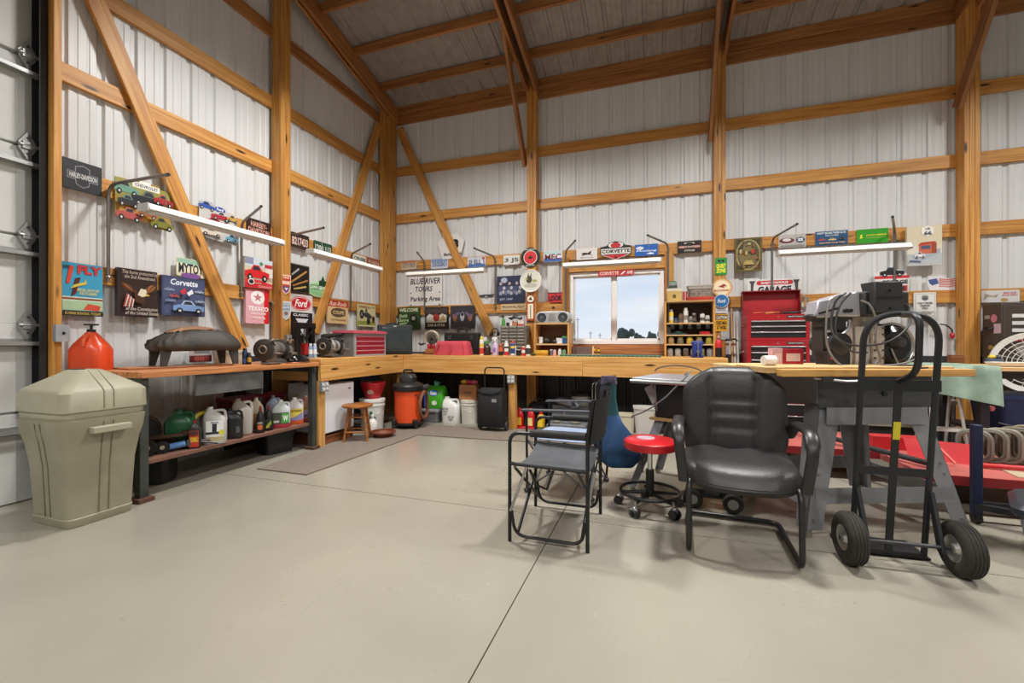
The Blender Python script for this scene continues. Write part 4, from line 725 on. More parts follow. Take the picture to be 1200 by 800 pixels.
junk('wheel_hub', 'second smaller hub with a bright bore on the lower shelf', 190, 0.66, SH, [('flange', MB().lathe([(.024, 0), (.046, 0), (.046, .02), (.024, .02)], (0, 0, .048), 20, 'y'), OILY), ('barrel', MB().lathe([(.03, .02), (.03, .1), (.015, .1)], (0, 0, .048), 16, 'y'), RUST), ('bore', MB().lathe([(.001, -.003), (.014, -.003), (.016, .0)], (0, 0, .048), 16, 'y'), mat('b0a494', .35, .6))], PI / 2 - .6)
junk('bracket', 'folded rusty steel bracket on the parts heap', 176, 0.53, SH, [('plate', MB().box((0, 0, .06), (.3, .012, .12), rx=.3).box((.1, .05, .05), (.012, .12, .10)), RUST), ('bolt', MB().cyl((-.08, -.03, .08), (-.08, .03, .08), .012, n=6), DKST)], 1.2)
junk('grease_gun', 'grease gun with a blue barrel on the lower shelf', 200, 0.64, SH, [('barrel', MB().cyl((-.08, 0, .03), (.09, 0, .045), .024), mat('5a86c0', .4)), ('head', MB().box((.13, 0, .05), (.07, .05, .05)), DKST), ('lever', MB().cyl((.1, 0, .07), (.26, .02, .04), .008), DKST), ('nozzle', MB().tube([(.15, 0, .05), (.22, -.03, .04), (.3, -.03, .012)], .006, 6), BLK)], 1.2)
junk('brake_drum', 'dark toothed drum standing behind the parts heap', 164, 0.38, SH, [('drum', MB().lathe([(.04, 0), (.13, 0), (.135, .02), (.135, .1), (.1, .1), (.04, .03)], (0, -.05, .136), 24, 'y'), mat('1d1a19', .6)), ('rim', MB().torus((0, -.05, .136), .13, .008, 'y'), RUST)], 1.0)
# ================================================================ FLOOR UNDER THE PINE BENCH
cp = MB(); pts = [(.86, -3.14), (1.40, -3.14), (1.47, -1.50), (3.95, -1.36), (3.95, -.88), (.86, -.88)]
n = len(pts); cp.add([(x, y, 0.001) for x, y in pts] + [(x, y, .012) for x, y in pts], [tuple(range(n - 1, -1, -1)), tuple(range(n, 2 * n))] + [(k, (k + 1) % n, n + (k + 1) % n, n + k) for k in range(n)])
o = part(None, 'floor_mat', cp, mat('7f7468', .95, 0, .15, 30, .4), smooth=False); tag(o, 'grey-brown L-shaped carpet runner in front of the workbench', 'mat')
# white fridge
t = thing('mini_fridge', 'white compact fridge under the pine bench', 'fridge', (.52, -2.0, .115), PI / 2)
part(t, 'body', MB().b6(-.24, .24, -.19, .25, 0, .53), mat('dcdde0', .35, 0, .03), bev=.012); part(t, 'door', MB().b6(-.24, .24, -.25, -.195, .0, .53), mat('e6e8ec', .3, 0, .03), bev=.012); part(t, 'badge', MB().b6(.14, .18, -.253, -.25, .45, .463), mat('2a2c34', .3)); part(t, 'hinge_cap', MB().b6(-.22, -.16, -.24, -.2, .53, .54), WHITE)
t2 = thing('fridge_crate', 'low wooden crate the white fridge stands on', 'crate', (.52, -2.02, 0), PI / 2); 
for z in (.005, .06): part(t2, 'slat', MB().b6(-.25, .25, -.24, -.22, z, z + .05), BROWNW)
part(t2, 'deck', MB().b6(-.25, .25, -.24, .24, .095, .114), BROWNW); part(t2, 'side', MB().b6(-.25, -.23, -.22, .24, 0, .095).b6(.23, .25, -.22, .24, 0, .095), BROWNW)
o = part(None, 'black_bag', MB().loft([zr(rrect(.2, .12, .04), 0), zr(rrect(.22, .13, .05), .03), zr(rrect(.15, .08, .03), .06)]), mat('23252c', .7), loc=(.58, -2.18, .646), rot=(0, 0, .8)); tag(o, 'small black pouch lying on top of the fridge', 'pouch')
# round wooden stool
P = FL(419, 516)
t = thing('wooden_stool', 'round-seated brown wooden stool in front of the fridge', 'stool', (P.x, P.y, .0125), .5)
hs = .395
part(t, 'seat', MB().lathe([(.001, hs - .03), (.15, hs - .03), (.165, hs - .022), (.165, hs - .006), (.155, hs), (.001, hs)], n=28), STOOLW)
for k in range(4):
    a = PI / 4 + k * PI / 2; part(t, 'leg', MB().cyl((.11 * math.cos(a), .11 * math.sin(a), hs - .03), (.175 * math.cos(a), .175 * math.sin(a), 0), .015, .014), STOOLW)
    b_ = a + PI / 2
    for f in ((.35, .65) if k % 2 else (.28, .72)):
        r = .11 + .065 * f; z = (hs - .03) * (1 - f); part(t, 'stretcher', MB().cyl((r * math.cos(a), r * math.sin(a), z), (r * math.cos(b_), r * math.sin(b_), z), .009), STOOLW)
def bucket(name, label, loc, r, h, c, band=None, lid=None, rz=0, cat='bucket'):
    t = thing(name, label, cat, loc, rz)
    part(t, 'body', MB().lathe([(r * .86, 0), (r * .88, .01), (r * .98, h * .8), (r * 1.04, h * .81), (r * 1.04, h * .86), (r * .99, h * .87), (r, h * .97), (r * 1.04, h * .97), (r * 1.04, h), (r * .97, h), (r * .84, .02), (.001, .02)], n=26), mat(c, .4, 0, .05))
    if lid: part(t, 'lid', MB().lathe([(r * 1.06, h - .02), (r * 1.06, h + .012), (r * .9, h + .016), (.001, h + .014)], n=26), mat(lid, .4, 0, .05))
    part(t, 'bail', MB().tube([(r * 1.05 * math.cos(a), -.02 - r * .75 * abs(math.sin(a)) * .0 - r * 1.02 * math.sin(a), h * .83 - h * .28 * math.sin(a)) for a in [PI * k / 14 for k in range(15)]], .003, 5), STEEL)
    if band: prints(t, band, r * 1.1, h * .55, -r * .97, 0, h * .1)
    return t
P = FL(437, 507); bucket('white_bucket', 'white pail with a dark green stripe label under the red bowl', (P.x - .12, P.y + .15, .0125), .15, .37, 'd4d3cc', [('r', .42, 0, .62, 1, '1f5a34'), ('r', .08, .55, .28, .8, '4a4a4a'), ('r', .7, .3, .9, .7, '6a8a98')], 'dcdbd4', rz=.5)
bk = bpy.data.objects['white_bucket'].location
t = thing('red_funnel', 'deep red plastic bowl standing on the white pail', 'bowl', (bk.x + .01, bk.y, .0125 + .37 + .016), .4)
part(t, 'body', MB().lathe([(.085, 0), (.09, .01), (.15, .17), (.155, .2), (.148, .2), (.08, .02), (.001, .02)], n=26), mat('b01c26', .3)); part(t, 'sticker', MB().loft([[(.04 * math.cos(2 * PI * k / 16), -.128 - .030 * math.sin(2 * PI * k / 16), .085 + .035 * math.sin(2 * PI * k / 16)) for k in range(16)], [(.04 * math.cos(2 * PI * k / 16), -.124 - .030 * math.sin(2 * PI * k / 16), .085 + .035 * math.sin(2 * PI * k / 16)) for k in range(16)]]), mat('c8a890', .5))
P = FL(428, 512); t = thing('cleaner_bottle', 'squat white bottle behind the wooden stool', 'bottle', (P.x - .02, P.y + .16, .0125), 0); part(t, 'body', MB().lathe([(.055, 0), (.06, .01), (.06, .13), (.03, .17), (.018, .175), (.018, .2)], n=20), mat('dedcd6', .35)); part(t, 'cap', MB().cyl((0, 0, .195), (0, 0, .22), .022), WHITE)
P = FL(446, 513); t = thing('wicker_tray', 'shallow reddish brown tray on the carpet', 'tray', (P.x, P.y + .05, .0125), 0); part(t, 'rim', MB().torus((0, 0, .05), .13, .014, n=28), mat('6a3018', .6)); part(t, 'dish', MB().lathe([(.09, 0), (.13, .045), (.12, .045), (.085, .01), (.001, .01)], n=26), mat('7a3c20', .6))
P = FL(460, 505); jug('weed_jug', 'dark green spray jug wedged behind the vacuum', 0, .11, .28, '3c4a26', '28301c', loc=(.93, -1.02, .0125), rz=.3, els=[('r', .1, .1, .9, .9, '8a9a38')])
# orange shop vacuum
P = FL(518, 503); t = thing('shop_vacuum', 'orange drum shop vacuum with a black lid and motor', 'vacuum', (P.x - .07, P.y + .30, .0125), .25)
t.location = (1.10, -1.12, .0125); t.scale = (.82, .82, 1.06)
part(t, 'drum', MB().lathe([(.19, .06), (.205, .07), (.215, .43), (.222, .43), (.222, .445), (.2, .445)], n=30), mat('e0501e', .4, 0, .05)); part(t, 'lid', MB().lathe([(.23, .44), (.245, .45), (.25, .5), (.225, .525), (.15, .545), (.001, .55)], n=30), BLK)
part(t, 'motor_housing', MB().loft([zr(rrect(.24, .2, .06), .54), zr(rrect(.25, .21, .06), .60), zr(rrect(.2, .17, .06), .635), zr(rrect(.12, .1, .04), .645)]), mat('242526', .45)); part(t, 'carry_handle', MB().tube(fil([(-.07, 0, .63), (-.07, 0, .69), (.07, 0, .69), (.07, 0, .63)], .03), .013, 8), BLK)
part(t, 'dolly', MB().lathe([(.19, .04), (.23, .04), (.23, .07), (.19, .07)], n=30), BLK)
for k in range(4):
    a = PI / 4 + k * PI / 2; c = (.235 * math.cos(a), .235 * math.sin(a)); w_ = part(t, 'caster_bracket', MB().box((c[0], c[1], .075), (.07, .07, .07), rz=a), BLK, bev=.008); part(w_, 'caster_wheel', MB().cyl((c[0] - .015 * math.sin(a) , c[1] + .015 * math.cos(a), .033), (c[0] + .015 * math.sin(a), c[1] - .015 * math.cos(a), .033), .032), DKST)
part(t, 'hose', MB().tube([(.25 + .02 * math.sin(k * .5), .0 + .16 * math.cos(k * .35), .27 + .16 * math.sin(k * .35)) for k in range(19)], .026, 8), mat('7a4a34', .6)); part(t, 'hose_port', MB().cyl((.2, .0, .47), (.33, .0, .49), .035), mat('3a3634', .5))
prints(t, [('t', 'WET DRY\nVAC', 0, 0, 1, 1, '2a1a14', .04)], .10, .06, -.2165, .12, .35)
for o_ in t.children:
    if o_.name.startswith('lettering'): o_.rotation_euler = (0, 0, .45)
# green bag on a grey tote
P = FL(532, 502); t = thing('storage_tote', 'lidded grey plastic tote beside the orange vacuum', 'tote', (Bp(507.5, -.62), -.62, 0.0), .0)
part(t, 'body', MB().loft([zr(rrect(.25, .24, .03), 0), zr(rrect(.28, .28, .04), .15)]), mat('6c6d70', .5)); part(t, 'lid', MB().loft([zr(rrect(.30, .30, .04), .15), zr(rrect(.30, .30, .04), .17), zr(rrect(.26, .26, .04), .185)]), mat('7c7d80', .45))
t = thing('plastic_bag', 'bright green and blue plastic bag on the grey tote', 'bag', (Bp(511, -.60), -.60, .187), .1)
part(t, 'bag', MB().loft([zr(rrect(.27, .15, .03), 0), zr(rrect(.31, .19, .06), .05), zr(rrect(.31, .19, .06), .22), zr(rrect(.29, .12, .05), .28), zr(rrect(.26, .03, .012), .31)]), mat('4cae2a', .35, 0, .1)); prints(t, [('r', 0, 0, .12, .9, '2a5ac0'), ('e', .5, .72, .25, .16, '3c70c8'), ('t', 'Gain', .32, .62, .68, .82, 'f0f4f0', .04), ('e', .55, .2, .14, .12, 'e8f0e0')], .27, .26, -.0965, 0, .03); part(t, 'knot', MB().cyl((0, 0, .3), (.02, 0, .36), .02, .05, n=8), mat('6ac0a0', .5))
jug('chlorine_jug', 'white square jug with a moulded handle and small print', 0, .24, .36, 'deded8', 'e4e4e0', loc=(Bp(529, -.66), -.66, 0.0), rz=.1, neck=.75, depth=.7, els=[('t', 'MOTOR OIL\n15W-40\n5 GAL', .0, .55, .45, 1.1, '5a4a50', .02), ('t', 'HD 24\nSAE', .4, .15, .8, .5, '5a3a60', .02)])
bucket('white_bucket', 'plain cream white pail below the cardboard box', (2.235 - .0, -.50, 0.0), .118, .31, 'd8d5c8', None, 'dcd9cc', .2); bpy.data.objects['white_bucket.001'].location = (Bp(550, -.58), -.58, .0)
t = thing('cardboard_box', 'small open cardboard box on the cream pail', 'box', (Bp(550, -.58), -.58, .3265), .15); CB = mat('a8744a', .8)
part(t, 'body', MB().b6(-.12, .12, -.085, .085, 0, .2), CB, bev=.002); part(t, 'print', MB().b6(-.05, .05, -.087, -.085, .09, .11), mat('7a5030', .8))
for k, (x, c) in enumerate(((-.07, 'd8b830'), (.0, 'c83a58'), (.075, 'd86a80'))): o = part(None, 'snack_bag', MB().ell((0, 0, 0), (.055, .05, .035), 10, 6), mat(c, .4, 0, .4, 25), loc=(Bp(550, -.58) + x, -.58, .56)); tag(o, ['yellow crumpled bag in the cardboard box', 'red crumpled bag in the cardboard box', 'pink crumpled bag in the cardboard box'][k], 'bag', 'bags in the cardboard box')
# black folding cart
P = FL(577, 505); t = thing('folding_cart', 'black soft-sided rolling cart with a loop handle', 'cart', (2.18, -.72, 0), 0); t.location = (2.235, -.80, 0.0125)
t.location.x = Bp(577, -.98); t.location.y = -.98
part(t, 'case', MB().loft([zr(rrect(.30, .16, .03), .05), zr(rrect(.33, .2, .04), .08), zr(rrect(.33, .2, .04), .47), zr(rrect(.29, .15, .04), .52)]), mat('17181b', .7)); part(t, 'handle', MB().tube(fil([(-.13, .07, .4), (-.13, .07, .77), (.13, .07, .77), (.13, .07, .4)], .05), .009, 8), BLK); part(t, 'bungee', MB().tube([(.16 * math.cos(a), -.105, .53 - .07 * math.sin(a)) for a in [PI * k / 12 for k in range(13)]], .008, 6), BLK)
for s in (-1, 1): part(t, 'wheel', MB().lathe([(.01, -.015), (.055, -.015), (.06, 0), (.055, .015), (.01, .015)], (s * .175, .03, .06), 18, 'x'), mat('2c2c2e', .6))
part(t, 'tag', MB().b6(.03, .09, -.104, -.1, .36, .40), mat('8a8a88', .5))
# red lantern bottles and dark clutter under the bench
def lantern(label, px, X=None, h=.24, c='c01c20', b='e0c030'):
    x = Bp(px, -.62); t = thing('fluid_bottle', label, 'bottle', (x, -.62, .012), 0, 'red bottles beside the pine leg')
    part(t, 'body', MB().loft([zr(rrect(.09, .07, .02), 0), zr(rrect(.1, .08, .025), .01), zr(rrect(.1, .08, .025), h * .62), zr(rrect(.07, .055, .02), h * .8), zr(rrect(.035, .035, .015), h * .86)]), mat(c, .3)); part(t, 'cap', MB().cyl((0, 0, h * .85), (0, 0, h), .022), mat('d02a2a', .4)); part(t, 'wrapper', MB().b6(-.032, .032, -.0425, -.039, .02, h * .5), mat(b, .5))
lantern('red bottle with a yellow wrapper beside the pine leg', 609); lantern('second red bottle with a pale yellow wrapper further along', 622, b='e8d88a')
o = part(None, 'bottle_tray', MB().loft([zr(rrect(.34, .2, .02), 0), zr(rrect(.36, .22, .02), .011)]), mat('c03038', .4), loc=(Bp(614, -.62), -.62, .0)); tag(o, 'thin red tray under the red bottles', 'tray')
lantern('yellow bottle behind the folding director chair', 634, c='c8a020', b='e8c830', h=.2)
for k, (px_, w, h, z) in enumerate(((625, .26, .30, 0), (653, .26, .24, 0))):
    t = thing('tool_case', ['black moulded tool case deep under the bench', 'black duffel bag beside the tool case under the bench'][k], 'case', (Bp(px_ + 6, -.33), -.33, 0), .05); part(t, 'shell', MB().loft([zr(rrect(w, .2, .05), 0), zr(rrect(w * 1.04, .23, .06), h * .3), zr(rrect(w, .2, .06), h * .85), zr(rrect(w * .7, .1, .04), h)]), mat('18191b', .6)); part(t, 'handle', MB().tube(fil([(-.06, 0, h - .01), (-.06, 0, h + .04), (.06, 0, h + .04), (.06, 0, h - .01)], .02), .009, 6), BLK)
t = thing('drill', 'chrome air drill lying on a case behind the folding chair', 'drill', (Bp(664, -.60), -.60, .31), -.45); part(t, 'body', MB().cyl((-.12, 0, .05), (.1, 0, .03), .045, .05), mat('9aa0ac', .25, .7)); part(t, 'chuck', MB().cyl((-.12, 0, .05), (-.18, 0, .055), .03, .02), DKST); part(t, 'grip', MB().tube(fil([(.06, 0, .0), (.1, -.02, -.03), (.2, -.02, .0), (.14, 0, .04)], .03), .018, 8), mat('5a5e66', .4, .5))
t = thing('drill_case', 'grey open power tool case behind the folding director chair', 'case', (Bp(666, -.68), -.68, 0), .0); part(t, 'tray', MB().b6(-.24, .24, -.16, .16, 0, .11), mat('6a6a6c', .5), bev=.015); part(t, 'lid', MB().box((0, .13, .2), (.48, .05, .2), rx=-.25), mat('5a5a5e', .5), bev=.012)
part(t, 'strut', MB().cyl((-.08, -.1, .11), (-.02, -.12, .26), .012), CHROME); part(t, 'reel', MB().ell((-.13, -.08, .14), (.05, .05, .04)).ell((.1, -.08, .14), (.06, .05, .04)), mat('a8a294', .5))
bucket('white_bucket', 'grey-white square pail with a black lid behind the folding chair', (Bp(681, -.30), -.30, 0), .125, .42, 'b8b4ac', [('e', .4, .85, .2, .07, '1a1a1a')], '1c1c1e', 0)
t = thing('rod_rack', 'dark bin with chrome hoop handles and a tan lid under the bench', 'bin', (Bp(705, -.30), -.30, 0), 0); part(t, 'body', MB().b6(-.10, .10, -.09, .09, .32, .62), mat('2a2a2c', .6), bev=.01); part(t, 'lid', MB().b6(-.12, .12, -.11, .11, .655, .68), mat('c8a878', .5), bev=.004); part(t, 'skirt', MB().b6(-.11, .11, -.10, .10, .6, .655), BLK); part(t, 'stand', MB().b6(-.09, .09, -.08, .08, 0, .32), BLK)
for x in (-.10, -.06): part(t, 'hoop', MB().tube(fil([(x, -.14, .2), (x, -.14, .58), (x + .08, -.14, .6), (x + .14, -.14, .58)], .04), .007, 6), CHROME)
def waste(label, px, Y, w, h, c):
    t = thing('waste_basket', label, 'waste basket', (Bp(px, Y), Y, 0.0), .05); part(t, 'body', MB().loft([zr(rrect(w * .74, w * .6, .04), 0), zr(rrect(w, w * .8, .05), h), zr(rrect(w * 1.05, w * .85, .05), h), zr(rrect(w * 1.05, w * .85, .05), h + .02), zr(rrect(w * .96, w * .76, .05), h + .02), zr(rrect(w * .7, w * .56, .04), .02)]), mat(c, .5, 0, .06))
    part(t, 'liner', MB().loft([zr(rrect(w * .9, w * .7, .05), h - .02), zr(rrect(w * .5, w * .4, .05), h - .05)]), mat('5a5048', .7)); return t
t = waste('pale grey waste basket with a square emblem by the table saw', 756, -.97, .245, .37, 'c4c0b8'); prints(t, [('r', .0, .0, 1, 1, '8a8680'), ('r', .12, .12, .88, .88, 'c4c0b8'), ('p', [(.3, .2), (.7, .2), (.5, .5)], '8a8680')], .045, .055, -.096, -.0, .23)
for o_ in t.children:
    if o_.name.startswith('artwork'): o_.rotation_euler = (-.06, 0, 0)
waste('cream waste basket hidden behind the blue chair bag', 733.5, -.96, .21, .28, 'c8c0a8')
# ================================================================ BACK WALL SIGNS
sign('parking_sign', 'large white parking area board in the corner of the back wall', 'B', (479, 322, 518, 358), 'e2dfdc', [('t', 'BLUE RIVER', .05, .70, .95, .89, '20243a', .02, .2), ('t', 'TOURS', .2, .46, .72, .63, '20243a', .02, .2), ('t', 'Parking Area', .06, .1, .95, .3, '20243a', .02, .05), ('e', .07, .42, .02, .02, '2a2a2a'), ('e', .93, .42, .02, .02, '2a2a2a'), ('e', .07, .03, .02, .02, '2a2a2a'), ('e', .93, .03, .02, .02, '2a2a2a')], o=.002, th=.012)
sign('home_plate_sign', 'white home plate shaped sign behind the back wall brace', 'B', (512, 274, 544, 303), 'dddbd8', [('t', '3', .58, .38, .80, .78, '16161a', .08), ('t', 'Babe Ruth', .25, .12, .9, .24, '2a2a2e', .03, .2)], o=.002, th=.015, shape=[(.2, 0), (.85, 0), (1, .7), (.75, 1.0), (.4, 1.0), (0, .68)])
for lb, bx, base, tx, ink, top, ex in (
    ('pale worn plate nearest the corner post on the back wall', (470, 305, 488, 315.5), 'c8bda8', '53Y1905', '8a6a58', 'b87a5a', ()),
    ('blue and white plate beside the back wall brace', (505, 303, 525, 314.5), 'c4ccd8', '350SB01', '5a6a98', '7a94c0', ()),
    ('blue bottomed plate with a red state mark', (548, 301, 569, 313), 'd4dae2', 'SJ ELL 1', '3a4a70', 'c8d2e0', [('r', .02, .02, .98, .3, '4a70b0'), ('e', .88, .84, .08, .12, 'c04040')]),
    ('white plate with large dark digits by the round red sign', (590, 299, 609, 310), 'dedcd4', '3 J5', '4a4a4e', None, ()),
    ('plate with blue waves beside the round red sign', (637, 294, 659, 306.5), 'dfe4ea', 'MEC', '7a3038', 'b8d8d4', [('r', .02, .02, .98, .32, '2f6ab8')])):
    plate(lb, 'B', bx, base, tx, ink, top, extra=ex)
# round signs on the middle post
def disc(name, label, px, py, r, els, base, o=.145, th=.01, rim=None, cat='sign'):
    P, s = at(BW, px, py, o + th); R_ = r * s; t = thing(name, label, cat, (P.x, -o, P.z - R_), 0)
    part(t, 'plate', MB().lathe([(.001, 0), (R_, 0), (R_, -th), (.001, -th)][::-1], (0, 0, R_), 40, 'y'), inkm(base)); prints(t, els, 2 * R_, 2 * R_, -th)
    if rim: part(t, 'rim', MB().torus((0, -th, R_), R_ * .97, R_ * .06, 'y', 40, 8), mat(rim, .35))
    return t
disc('round_sign', 'round black and red eagle sign high on the middle post', 621.5, 301.5, 11.8, [('e', .5, .5, .47, .47, '1c1e1c'), ('e', .5, .5, .35, .35, 'e8e4dc'), ('e', .5, .5, .32, .32, 'cf2f34'), ('p', [(.36, .5), (.44, .42), (.6, .44), (.68, .52), (.56, .5), (.52, .62), (.44, .52)], '161616'), ('t', 'FEDERAL AMMUNITION', .2, .86, .8, .93, 'd8d8d0', .02), ('t', 'SINCE 1922', .28, .07, .72, .14, 'd8d8d0', .02)], '2e3a30')
disc('round_clock', 'white rimmed round wall dial with deer below the red sign', 622, 329, 13, [('e', .5, .5, .44, .44, 'd8d8c8'), ('e', .42, .56, .14, .16, '4a4238'), ('p', [(.32, .6), (.38, .88), (.44, .66), (.54, .9), (.52, .58)], '4a4238'), ('e', .5, .3, .3, .1, 'b8b8a8'), ('e', .68, .5, .12, .06, 'a8b060'), ('e', .3, .6, .06, .06, 'a8b060')], 'e4e2dc', th=.03, rim='e8e6e0', cat='clock')
t = sign('thermometer', 'tall red thermometer plaque on the middle post', 'B', (616, 345, 627.5, 377), 'b8502c', [('r', .22, .12, .78, .66, 'e8e0c8'), ('r', .46, .14, .54, .6, '5a6a48'), ('r', .12, 0, .88, .05, '2a2422'), ('e', .5, .84, .42, .15, '2a2a2a'), ('e', .5, .84, .36, .125, 'e8dcc4'), ('p', [(.3, .8), (.7, .8), (.5, .92)], '2a2a2a')], o=.143, th=.012, shape=[(.1, 0), (.9, 0), (.9, .7), (1, .78), (1, .9), (.8, 1), (.2, 1), (0, .9), (0, .78), (.1, .7)])
sign('poster', 'dark blue group photograph poster beside the middle post', 'B', (582.5, 323, 614, 355), '2e3350', [('r', .05, .3, .95, .62, '47536f')] + [('e', .14 + .1 * k + .03 * (k % 2), .72 - .16 * (k % 3), .05, .06, ['b8a8a0', 'c8c0c8', '8a7a80'][k % 3]) for k in range(8)] + [('e', .14 + .1 * k, .36 + .05 * (k % 2), .05, .07, ['9aa0b8', 'b8b0b0', '6a7090'][k % 3]) for k in range(8)] + [('t', 'EST 1947', .12, .1, .6, .18, 'a8b0c8', .03), ('e', .28, .84, .12, .1, 'b0b4c8')], o=.004, th=.012)
sign('banner', 'pale tin banner with small dark lettering under the group photograph', 'B', (587, 356, 616, 363), 'd0b890', [('t', 'WALTON FALL RELAY', .04, .3, .96, .75, '5a3a28', .03)], o=.002, th=.004)
sign('stencil', 'dark winged car emblem on bare wall sheet', 'B', (561, 344, 579, 348.5), '3a3a3c', [], o=-.03, th=.012, shape=[(0, .7), (.15, .35), (.3, .2), (.42, .5), (.55, .3), (.75, .2), (.9, .4), (1, .9), (.85, .75), (.6, .8), (.3, .8)])
sign('picture', 'green welcome sign with a dark wheel behind the television', 'B', (466, 360, 492, 386), '2c4a26', [('t', 'WELCOME', .08, .8, .92, .96, 'd8dcb8', .04), ('e', .72, .5, .18, .2, '1c1c1a'), ('e', .72, .5, .08, .09, '9aa08a'), ('t', 'Smith\nGarage', .04, .3, .5, .7, 'b8d0a0', .03, .2), ('p', [(.1, .2), (.4, .25), (.46, .32), (.1, .3)], '9ac080')], o=.006, th=.02)
sign('picture', 'black square picture with a red crest and white wings', 'B', (498, 359.5, 525, 385.5), '2c2626', [('r', .04, .72, .96, .92, '4a4040'), ('p', [(.06, .3), (.94, .3), (.94, .62), (.75, .7), (.5, .55), (.2, .7), (.06, .55)], 'd0ccc0'), ('e', .5, .52, .14, .18, 'a03028'), ('p', [(.62, .35), (.9, .4), (.8, .66)], 'b89a60'), ('t', 'GAS & STAR', .12, .12, .88, .24, 'e4dccf', .03)], o=.006, th=.02)
sign('picture', 'charcoal square picture of an eagle with spread flaming wings', 'B', (528, 358, 556, 385), '36363c', [('p', sc_([(0, .8), (.1, .2), (.3, .1), (.42, .5), (.4, .9), (.2, .6)], .32, .5, .5, .5), '9a6a48'), ('p', sc_([(1, .8), (.8, .6), (.6, .9), (.58, .5), (.7, .1), (.9, .2)], .68, .5, .5, .5), '9a6a48'), ('p', [(.12, .6), (.2, .5), (.4, .66), (.35, .74)], '6a5a80'), ('p', [(.6, .66), (.8, .5), (.88, .6), (.65, .74)], '6a5a80'), ('e', .5, .52, .09, .2, 'b8c0cc'), ('e', .5, .62, .06, .08, '1c1c22')], o=.006, th=.02)
sign('tin_sign', 'small red LOOK sign by the window stud', 'B', (642, 342.5, 660, 354), 'd03038', [('r', .02, .9, .98, 1, '2a2a2c'), ('t', 'LOOK', .06, .12, .94, .7, '1c1416', .06), ('p', [(.42, .85), (.58, .85), (.5, .72)], '1c1416')], o=.05, th=.006)
sign('wood_plaque', 'orange wooden plaque with a dark emblem under the LOOK sign', 'B', (637, 356, 660, 369), PINE, [('e', .5, .66, .08, .12, '3a2412'), ('e', .5, .18, .3, .16, '3a2412')], o=.03, th=.015)
sign('tin_sign', 'white tin sign with a galloping horse', 'B', (675.5, 290.5, 700, 304), 'e0ddda', [('p', [(.2, .5), (.36, .62), (.55, .56), (.68, .74), (.72, .66), (.66, .5), (.78, .36), (.6, .42), (.4, .4), (.24, .28), (.32, .46)], '1c1a1c'), ('t', 'MUSTANG', .2, .12, .8, .24, '8a8a8e', .02)], o=.02, th=.004)
sign('tin_sign', 'crested red black and white sports car sign above the window', 'B', (703.5, 282.5, 740, 304.5), '2e2c30', [('p', [(.03, .32), (.97, .32), (.97, .62), (.03, .62)], 'e6e2dd'), ('p', [(.05, .28), (.95, .28), (.5, .02)], 'e6e2dd'), ('p', [(.1, .28), (.9, .28), (.5, .04)], 'cc2830'), ('t', 'CORVETTE', .05, .38, .95, .57, '26242a', .04), ('e', .38, .8, .12, .13, 'e4e0dc'), ('e', .62, .8, .12, .13, 'e4e0dc'), ('e', .5, .78, .16, .14, 'c03038'), ('e', .5, .14, .05, .05, '2a2024')], o=.02, th=.006, shape=[(.5, 0), (.98, .3), (1, .34), (1, .72), (.8, .78), (.7, .94), (.5, 1), (.3, .94), (.2, .78), (0, .72), (0, .34), (.02, .3)])
sign('tin_sign', 'blue sign with a white horse and script above the window', 'B', (744, 286, 771, 299.5), '2862b4', [('e', .22, .68, .17, .15, 'd8e0ea'), ('t', 'Mustang', .06, .32, .95, .52, 'e8f0f8', .02, .2), ('p', [(.5, .16), (.66, .28), (.8, .24), (.84, .12), (.66, .1)], 'e8f0f8')], o=.02, th=.004)
sign('tin_sign', 'black plate with a red and white bar emblem past the window', 'B', (794, 282, 822, 296), '1e1614', [('t', 'MOTOR', .28, .74, .72, .88, 'e0cfc4', .03), ('r', .1, .38, .9, .6, 'a83028'), ('t', 'HARLEY-DAVIDSON', .06, .42, .94, .58, 'f0e4da', .03), ('e', .5, .5, .22, .36, '1e1614'), ('t', 'HARLEY-DAVIDSON', .06, .42, .94, .58, 'e8c4b4', .03), ('t', 'CYCLES', .28, .12, .72, .26, 'e0cfc4', .03)], o=.012, th=.004)
sign('tin_sign', 'narrow red strip sign on the window header', 'B', (701, 316.5, 743, 323), 'b83038', [('t', 'CORVETTE', .04, .2, .58, .82, 'e8c8bc', .04), ('p', [(.62, .2), (.72, .8), (.78, .8), (.68, .2)], 'e8e0d8'), ('t', 'AVE', .8, .25, .96, .78, 'f0e4e0', .04)], o=.05, th=.004)
sign('tin_sign', 'small green sign with yellow lettering on the back post', 'B', (838, 302, 852, 322), '2f8a3c', [('e', .35, .82, .12, .08, '1c2a1c'), ('e', .65, .82, .12, .08, '1c2a1c'), ('t', 'QUIET\nZONE', .1, .12, .9, .65, 'e8e440', .05)], o=.143, th=.005)
disc('round_sign', 'cream round sign with red bird on the back post', 846, 337, 11, [('e', .5, .5, .45, .45, 'e0bc88'), ('e', .5, .5, .38, .38, 'ecdcb8'), ('p', [(.3, .55), (.6, .7), (.75, .58), (.6, .56), (.62, .48)], '9a3424'), ('t', 'BUDWEISER', .14, .3, .86, .4, 'b04a34', .03)], 'c89a5c')
disc('round_sign', 'blue oval topped badge above the caution sign', 845.5, 352.5, 8, [('e', .5, .5, .46, .46, '2f74b4'), ('t', 'Ford', .24, .36, .76, .64, 'f0f4f8', .03, .2)], 'd8dce0', o=.16)
sign('paper_sign', 'white printed notice between the blue badge and caution sign', 'B', (838, 358, 853, 367), 'dfdfe2', [('t', 'NOTICE OF\nPARKING', .1, .3, .9, .85, '6a6a78', .02)], o=.15, th=.004)
